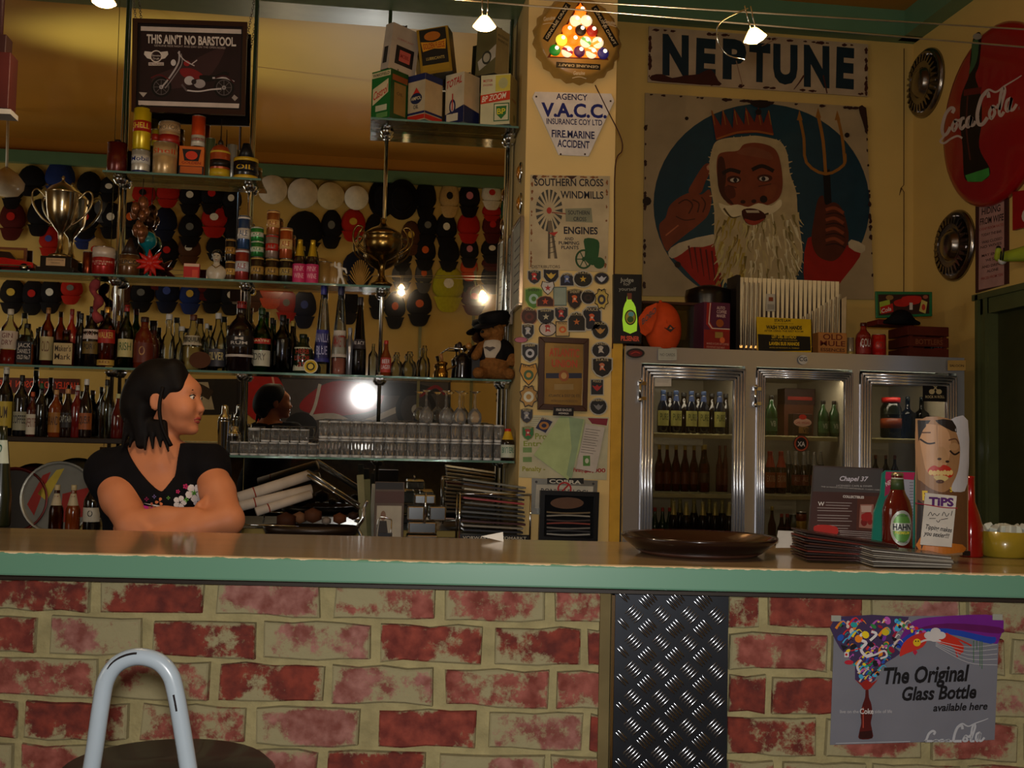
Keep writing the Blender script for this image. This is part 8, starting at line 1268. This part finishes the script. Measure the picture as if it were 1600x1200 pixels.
# curved advertising cylinder with a face
FV = 2.44; A0 = barart(1472, 770, FV); t = thing('face_advertisement', 'tall glossy card with close-up of red lips and closed eyes', 'advertisement', M=A0.M)
a = A0; a.P([(1433, 656), (1512, 656), (1510, 860), (1430, 860)], '5a3a22').P([(1434, 658), (1484, 658), (1494, 690), (1496, 720), (1486, 752), (1470, 768), (1452, 764), (1438, 752), (1433, 740)], '8a6440', 4).P([(1436, 668), (1456, 664), (1474, 672), (1480, 700), (1470, 730), (1448, 740), (1440, 716)], 'a87e58', 4).P([(1478, 657), (1512, 657), (1511, 756), (1490, 768), (1480, 762), (1492, 736), (1496, 700), (1488, 674)], 'a8a4a4', 3)
a.P([(1433, 657), (1450, 657), (1440, 672), (1434, 690)], '1a1210').P([(1456, 657), (1482, 657), (1490, 676), (1470, 668)], '1c1410', 2).S([(1436, 686), (1446, 693), (1456, 692)], 2.6, '1c100c').S([(1478, 704), (1486, 710), (1495, 706)], 2.8, '1c100c').S([(1438, 676), (1450, 676)], 2, '4a2c1c').S([(1476, 688), (1488, 686), (1494, 694)], 2, '4a2c1c').E(1485, 698, 8, 6, '9a744e')
a.P([(1459, 700), (1470, 700), (1476, 716), (1472, 724), (1458, 718)], 'a07850', 3).E(1462, 717, 3, 2, '2c1810').E(1474, 721, 3, 2, '2c1810')
a.P([(1446, 734), (1454, 727), (1462, 730), (1468, 726), (1478, 730), (1484, 740), (1478, 746), (1466, 744), (1450, 742)], 'a0200f', 3)
for k in range(7): a.E(1450 + 5 * k, 738 + (k % 2), 3, 4, 'c0a060')
a.P([(1454, 744), (1466, 742), (1476, 746), (1468, 752), (1458, 750)], 'b09a60', 3).E(1463, 752, 6, 3, '4a2a1c').T('F', 1439, 781, 1446, 781, 14, 'c0a020', .03).T('S', 1478, 768, 1482, 768, 7, 'c0a020', .02).P([(1433, 780), (1444, 790), (1446, 830), (1438, 858), (1431, 858)], '1c0e0a').P([(1436, 840), (1450, 830), (1470, 846), (1500, 850), (1504, 862), (1436, 862)], 'a8601c', 2)
m = a.mb; wpx = 81 * FV / F; Rc = .07
x0 = a.to(1431, 760)[0]; x1 = a.to(1513, 760)[0]; xm = (x0 + x1) / 2; hw = (x1 - x0) / 2
bend = lambda x, y: (x, y + .022 * ((x - xm) / hw) ** 2 - .022)
b_ = MB(); n = 14; zt_, zb_ = a.to(1472, 655)[1], a.to(1472, 866)[1]; vs = [];
for yy in (0, .002):
    for i in range(n + 1):
        x = x0 + (x1 - x0) * i / n; vs += [(x, bend(x, yy)[1] + .001, zb_), (x, bend(x, yy)[1] + .001, zt_)]
q = 2 * (n + 1); b_.add(vs, [(2 * i, 2 * i + 2, 2 * i + 3, 2 * i + 1) for i in range(n)] + [(q + 2 * i + 1, q + 2 * i + 3, q + 2 * i + 2, q + 2 * i) for i in range(n)], mat('8a6a4c', .12, 0, .8), True); b_.build('card', t)
# slice the print into strips so that it follows the curve
import bmesh
bm = bmesh.new(); tmp = m.build('printed_face', t); bm.from_mesh(tmp.data)
for i in range(1, n): bmesh.ops.bisect_plane(bm, geom=bm.verts[:] + bm.edges[:] + bm.faces[:], plane_co=(x0 + (x1 - x0) * i / n, 0, 0), plane_no=(1, 0, 0))
for v in bm.verts: v.co.y = bend(v.co.x, v.co.y)[1]
bm.to_mesh(tmp.data); bm.free()
for mm in tmp.data.materials: pass
MB().box((xm, .02, zb_ + .004), (hw * 2, .06, .01), mat('1a120e', .3)).build('stand_foot', t)
a = barart(1463, 815, 2.39); a.T('TiPS', 1451, 789, 1490, 791, 12, '4a1c5a', .05).S([(1430, 786), (1450, 789), (1475, 793), (1496, 794)], 1.6, '8a1c30')
for P in ([(1450, 806), (1454, 800), (1457, 806), (1460, 802), (1464, 806), (1468, 802)], [(1472, 806), (1475, 800), (1479, 807), (1483, 802)], [(1486, 806), (1488, 798)], [(1452, 810), (1462, 810)], [(1470, 812), (1481, 810)], [(1463, 813), (1466, 816), (1469, 812)]): a.S(P, 1, '2a2228', 3)
a.T('Tipping makes', 1446, 826, 1487, 832, 7, '1c181c', .02, .25).T('you sexier!!!', 1443, 836, 1483, 841, 7, '1c181c', .02, .25)
a.done('tips_note', 'white handwritten TIPS note held by a red rubber band', 'note', board=[(1446, 770), (1495, 775), (1487, 855), (1438, 851)], thick=.0015, bm=mat('b8b0a4', .7), art='handwriting')
t = cthing('red_bottle', 'red glass bottle standing behind the tall face advertisement', 'bottle', 1517, 2.60); MB().lathe([(.025, 0), (.028, .005), (.028, .07), (.020, .10), (.010, .13), (.008, .185), (.010, .19), (.001, .192)], mat('7a0c0a', .12, 0, .7), 20).build('glass_body', t)
t = cthing('yellow_bowl', 'yellow bowl full of ice cubes at the counter end', 'bowl', 1570, 2.62); s = 2.62 / F; MB().lathe([(30 * s, 0), (33 * s, .004), (40 * s, 40 * s), (38.5 * s, 40 * s), (31 * s, .008), (.001, .008)], mat('8a7420', .3, 0, .4), 30).build('bowl_body', t)
for k in range(16): an = k * 2.4; rr = 30 * s * math.sqrt(k / 16); o = MB().box((0, 0, 0), (.019, .019, .019), glass('e8ece0', .05, 1.5, .35)).build('ice_cube', t, bevel=.003); o.location = (rr * math.cos(an), rr * math.sin(an), 40 * s + .002 + .004 * (k % 2)); o.rotation_euler = (k, k * 2, k * 3)
a = barart(1235, 835, 2.62); a.done('white_card', 'small white folded card left of the menu piles', 'card', board=[(1216, 829), (1240, 830), (1252, 856), (1212, 856)], thick=.003, bm=mat('b0a89c', .6))
# ================================================================= poster on the bricks
a = barart(1430, 1063, BV - .012); P = [(1304, 963), (1562, 962), (1554, 1156), (1297, 1164)]; a.R(1300, 970, 1301, 971, '8a8a90')
tx = 'The Original'; BKK = '0c0a0e'
a.P([(1422, 974), (1460, 964), (1561, 963), (1561, 1000), (1550, 1005), (1500, 990), (1450, 985), (1410, 1000), (1400, 1010)], '6a1c7a', 4).P([(1404, 1006), (1430, 984), (1480, 974), (1561, 980), (1561, 990), (1500, 984), (1450, 984), (1415, 1006)], '5a1050', 3).P([(1400, 1008), (1430, 986), (1480, 982), (1540, 994), (1556, 996), (1548, 1006), (1500, 994), (1450, 990), (1415, 1012)], '1c3c9a', 3)
a.P([(1305, 964), (1420, 964), (1400, 985), (1396, 1010), (1408, 1020), (1385, 1035), (1372, 1050), (1366, 1064), (1352, 1068), (1336, 1062), (1336, 1040), (1322, 1024), (1305, 1000)], '3a2a4c', 2)
rnd = random.Random(11); CC = ['c81c18', 'd87a14', 'd8b818', '2a7a3c', '1c4aa0', '6a2a8a', 'c8c0b8', '1a8a8a', '8a1430', 'c8b0a0', '14121c', 'a84a9a', '3a9ac0']
for k in range(150):
    tq = rnd.random(); yy = 968 + 94 * tq; hwid = 50 * (1 - tq) ** .8 + 6; xx = 1354 + rnd.uniform(-hwid, hwid + 14 * (1 - tq)); r = rnd.uniform(2, 7.5) * (1 - .4 * tq)
    if rnd.random() < .5: a.E(xx, yy, r, r * rnd.uniform(.5, 1), rnd.choice(CC), 10, rnd.random() * 3)
    else: a.S([(xx - r, yy + r), (xx, yy - r * .4), (xx + r, yy - r), (xx + 1.8 * r, yy - r * .2)], r * .7, rnd.choice(CC), 3, .6)
for k in range(40): a.E(1398 + rnd.uniform(-6, 12) + k * 1.1, 968 + rnd.uniform(0, 6) + k * .5, rnd.uniform(1.5, 4), rnd.uniform(1.5, 4), rnd.choice(CC), 8)
a.S([(1345, 1000), (1352, 1004), (1344, 1014), (1352, 1024), (1362, 1020)], 4.5, 'c8c0c0', 4).S([(1360, 986), (1368, 990), (1358, 1000)], 4, 'c8c0c0', 4).S([(1352, 1026), (1366, 1022), (1380, 1016), (1384, 1024), (1374, 1028)], 3, 'c8c0c0', 4).S([(1344, 1030), (1338, 1040), (1342, 1050)], 3.5, 'c8c0c0', 4).S([(1328, 1016), (1344, 1012)], 1.6, 'c02018', 0).E(1325, 1034, 7, 3.5, 'a81c30').R(1318, 1018, 1325, 1026, 'c0b8b8').E(1321, 1022, 2, 2, 'b01c1c').P([(1312, 1006), (1324, 1010), (1316, 1016)], '14121c')
a.P([(1410, 1004), (1430, 990), (1462, 986), (1450, 994), (1440, 1010), (1415, 1020), (1404, 1024)], 'b02a20', 3).P([(1456, 996), (1478, 988), (1504, 1008), (1498, 1022), (1484, 1008), (1468, 1006)], 'b02818', 2).S([(1478, 990), (1500, 1000), (1516, 1008)], 2.4, 'b02818').S([(1490, 1010), (1494, 1026)], 2, 'b02818')
for q in ((1450, 992, 8), (1460, 986, 8), (1468, 992, 8), (1458, 996, 8)): a.E(q[0], q[1], q[2], 6, 'b8b0ac', 14)
a.S([(1430, 1006), (1446, 999), (1468, 1001)], 3, 'b8b0ac').E(1431, 1003, 6, 6, 'c8a418').E(1429, 1001, 1, 1.4, '14121c', 8).E(1433, 1001, 1, 1.4, '14121c', 8).E(1382, 987, 6, 5, 'b8a018').E(1428, 1018, 3.4, 3, 'a81c38').P([(1425, 1019), (1431, 1019), (1428, 1023)], 'a81c38')
for k, y in enumerate((1000, 1006, 1013, 1020, 1028)): a.S([(1460, 1000 + k * 2), (1510, 1010 + k * 6), (1556, y + 6 + k)], .7, 'b0acac')
for x, y in ((1519, 1034), (1524, 1014), (1529, 1040), (1532, 1044)): a.S([(x, 1000), (x, y)], 1, '2a5a2a', 0)
a.P([(1351, 1075), (1355, 1075), (1356, 1088), (1360, 1100), (1361, 1116), (1359, 1128), (1361, 1140), (1361, 1152), (1341, 1153), (1341, 1142), (1344, 1128), (1343, 1114), (1346, 1100), (1350, 1088)], '4a0e0a', 3).P([(1334, 1060), (1344, 1066), (1352, 1060), (1360, 1066), (1370, 1060), (1362, 1070), (1356, 1076), (1349, 1076), (1344, 1070)], '8a1c14', 2).S([(1347, 1104), (1347, 1136)], 1.6, '9a3a28').P([(1341, 1142), (1361, 1140), (1361, 1152), (1341, 1153)], '2a0806')
a.T('The Original', 1380, 1067, 1514, 1062, 24, BKK, .03, .30).T('Glass Bottle', 1408, 1093, 1524, 1089, 20, BKK, .03, .30).T('available here', 1456, 1110, 1541, 1107, 11, BKK, .025, .28).T('live on the', 1311, 1113, 1340, 1113, 5, 'a8a4a4').T('Coke', 1342, 1114, 1363, 1114, 8, 'c0b8b4', .02).T('side of life', 1365, 1113, 1392, 1112.5, 5, 'a8a4a4')
coke(a, lambda x, y: (1444 + x * .74, min(1156.5, 1141 + y * .72 - x * .02)), 3.2, 'a8a8ac'); a.S([(1304, 1160), (1420, 1157)], 1, 'a0a0a4', 0)
t = a.done('cola_poster', 'grey Coca-Cola poster taped to the bricks, reading The Original Glass Bottle', 'poster', board=P, thick=.0015, bm=mat('6e6e76', .35, 0, .25, .04), art='printed_picture')
for q in ((1306, 966), (1558, 964)): p = a.to(*q); MB().box((p[0], -.0015, p[1]), (.02, .002, .012), glass('d8d8c8', .1, 1.5, .3)).build('tape', t)
# ================================================================= bar stool in front
sv = 1.74; su = atv(262, 1150, sv).dot(cu); t = thing('bar_stool', 'bar stool with hooped white tube back and round black seat', 'bar stool', CP(su, sv, 0), -YAW); SZt = atv(262, 1152, sv + .16).z; WTB = mat('8c969e', .3, 0, .3, .03)
MB().lathe([(.001, SZt - .05), (.14, SZt - .05), (.165, SZt - .035), (.168, SZt - .012), (.155, SZt), (.001, SZt + .002)], mat('0e0908', .45, 0, .15), 40).build('seat', t)
hoop = []
for px, py in ((128, 1320), (137, 1240), (148, 1170), (158, 1100), (166, 1062), (184, 1037), (214, 1026), (246, 1033), (266, 1054), (275, 1085), (283, 1130), (292, 1185), (300, 1240), (310, 1320)):
    p = atv(px, py, 1.52); hoop.append((p.dot(cu) - su, 1.52 - sv, p.z))
MB().tube(smooth_path(hoop, 5), .0118, WTB, 16).build('hooped_backrest', t); m = MB(); rnd = random.Random(2)
hs = smooth_path(hoop, 10); mb = MB(); CHP = mat('1a1414', .7)
for i0, i1 in ((44, 62), (90, 97)):
    seg_ = [Vector(p) + Vector((0, -.0100 if i0 == 44 else -.0112, .0062 if i0 == 44 else .002)) for p in hs[i0:i1]]; mb.tube(seg_, .0016, CHP, 5)
mb.build('paint_chip', t, kind='stuff')
for sx_ in (-1, 1):
    for sy_ in (-1, 1): MB().tube([(sx_ * .12, sy_ * .11, SZt - .05), (sx_ * .19, sy_ * .18, .012)], .0115, WTB, 12).build('leg', t)
MB().tube([(.172 * math.cos(q), .165 * math.sin(q), .28) for q in (2 * PI * i / 28 for i in range(28))], .009, WTB, 10, True).build('foot_ring', t); MB().box((0, -.1, SZt - .058), (.24, .2, .012), WTB).build('seat_bracket', t)
# ================================================================= cable lights
for (p0, p1), lab in ((((830, -2), (1700, 52)), 'upper steel light cable strung under the ceiling'), (((650, -6), (1700, 82)), 'lower steel light cable carrying the spot lamps')):
    A, B = at(*p0, 2.55), at(*p1, 2.62); D = B - A; A = A - D * 1.6; B = B + D * .02; t = thing('light_cable', lab, 'cable', A); MB().tube([(0, 0, 0), tuple((B - A) * .5), tuple(B - A)], .0022, mat('a0988c', .3, .9), 6).build('wire', t)
def lamp(px, py, lab, k, tilt=(0, 0)):
    p = atv(px, py, 2.52); t = thing('halogen_lamp', lab, 'lamp', p); D = Vector((tilt[0], 0, -1)).normalized(); q = D.to_track_quat('Z', 'Y').to_matrix().to_4x4(); s = 2.52 / F
    MB().lathe([(6 * s, -8 * s), (8 * s, -6 * s), (19 * s, 9 * s), (17 * s, 9 * s), (6 * s, -4 * s)], glass('fff0d8', .02, 1.45, .25), 20, q).build('reflector', t); MB().lathe([(.001, -6 * s), (7 * s, -5 * s), (17 * s, 8 * s), (14 * s, 12 * s), (.001, 17 * s)], emis('ffd890', 22), 16, q).build('bulb', t)
    m = MB(); up_ = -D; 
    for sg in (-1, 1): m.tube([tuple(up_ * 7 * s + Vector((sg * 4 * s, 0, 0))), tuple(up_ * 45 * s + Vector((sg * 5 * s, 0, 0)))], .0016, CHROME, 6)
    if k == 2: m.tube(smooth_path([tuple(Vector((-10 * s, 0, 40 * s))), (-55 * s, 0, 14 * s), (-60 * s, 0, -14 * s), (-44 * s, 0, -38 * s), (-16 * s, 0, -44 * s)], 6), .0016, CHROME, 6)
    m.build('wire_arms', t); point('halogen_glow', p + D * .05, LAMP_W * (.35 if k == 1 else 1), WARM, .02)
lamp(163, -4, 'halogen spot lamp at the upper left above the poster', 0); lamp(757, 33, 'halogen spot lamp hanging before the faded grey oil tin', 1); lamp(1178, 52, 'halogen spot lamp with curled wire before the NEPTUNE sign', 2, (.25, 0))
t = thing('pendant_shade', 'dark red lamp housing at the upper left picture edge', 'lamp', atv(-4, 130, 2.7)); m = MB(); s = 2.7 / F; m.box((0, 0, 0), (48 * s, .06, 90 * s), mat('2c0c0a', .4)); m.box((0, 0, 42 * s + .02), (30 * s, .05, 40 * s), mat('1c0a0a', .4)); m.build('housing', t, bevel=.002); MB().box((8 * s, 0, -50 * s), (40 * s, .06, 8 * s), mat('b0aca8', .3, .6)).build('lower_rim', t); MB().tube([(0, 0, 60 * s), (0, 0, CEIL - t.location.z)], .008, mat('1c0a0a', .4), 8).build('ceiling_rod', t)
t = thing('hanging_rod_lamp', 'white glass pendant lamp on a thin white rod, mirrored at the left edge', 'lamp', mir(10, 285, .9)); p_ = t.location; MB().lathe([(.02, .13), (.09, .08), (.15, 0), (.14, -.06), (.10, -.11), (.001, -.13)], mat('b0a08c', .3, 0, .4), 22).build('shade', t); MB().tube([(0, 0, .13), (0, 0, CEIL - p_.z)], .012, mat('b8b0a0', .4), 8).build('rod', t)
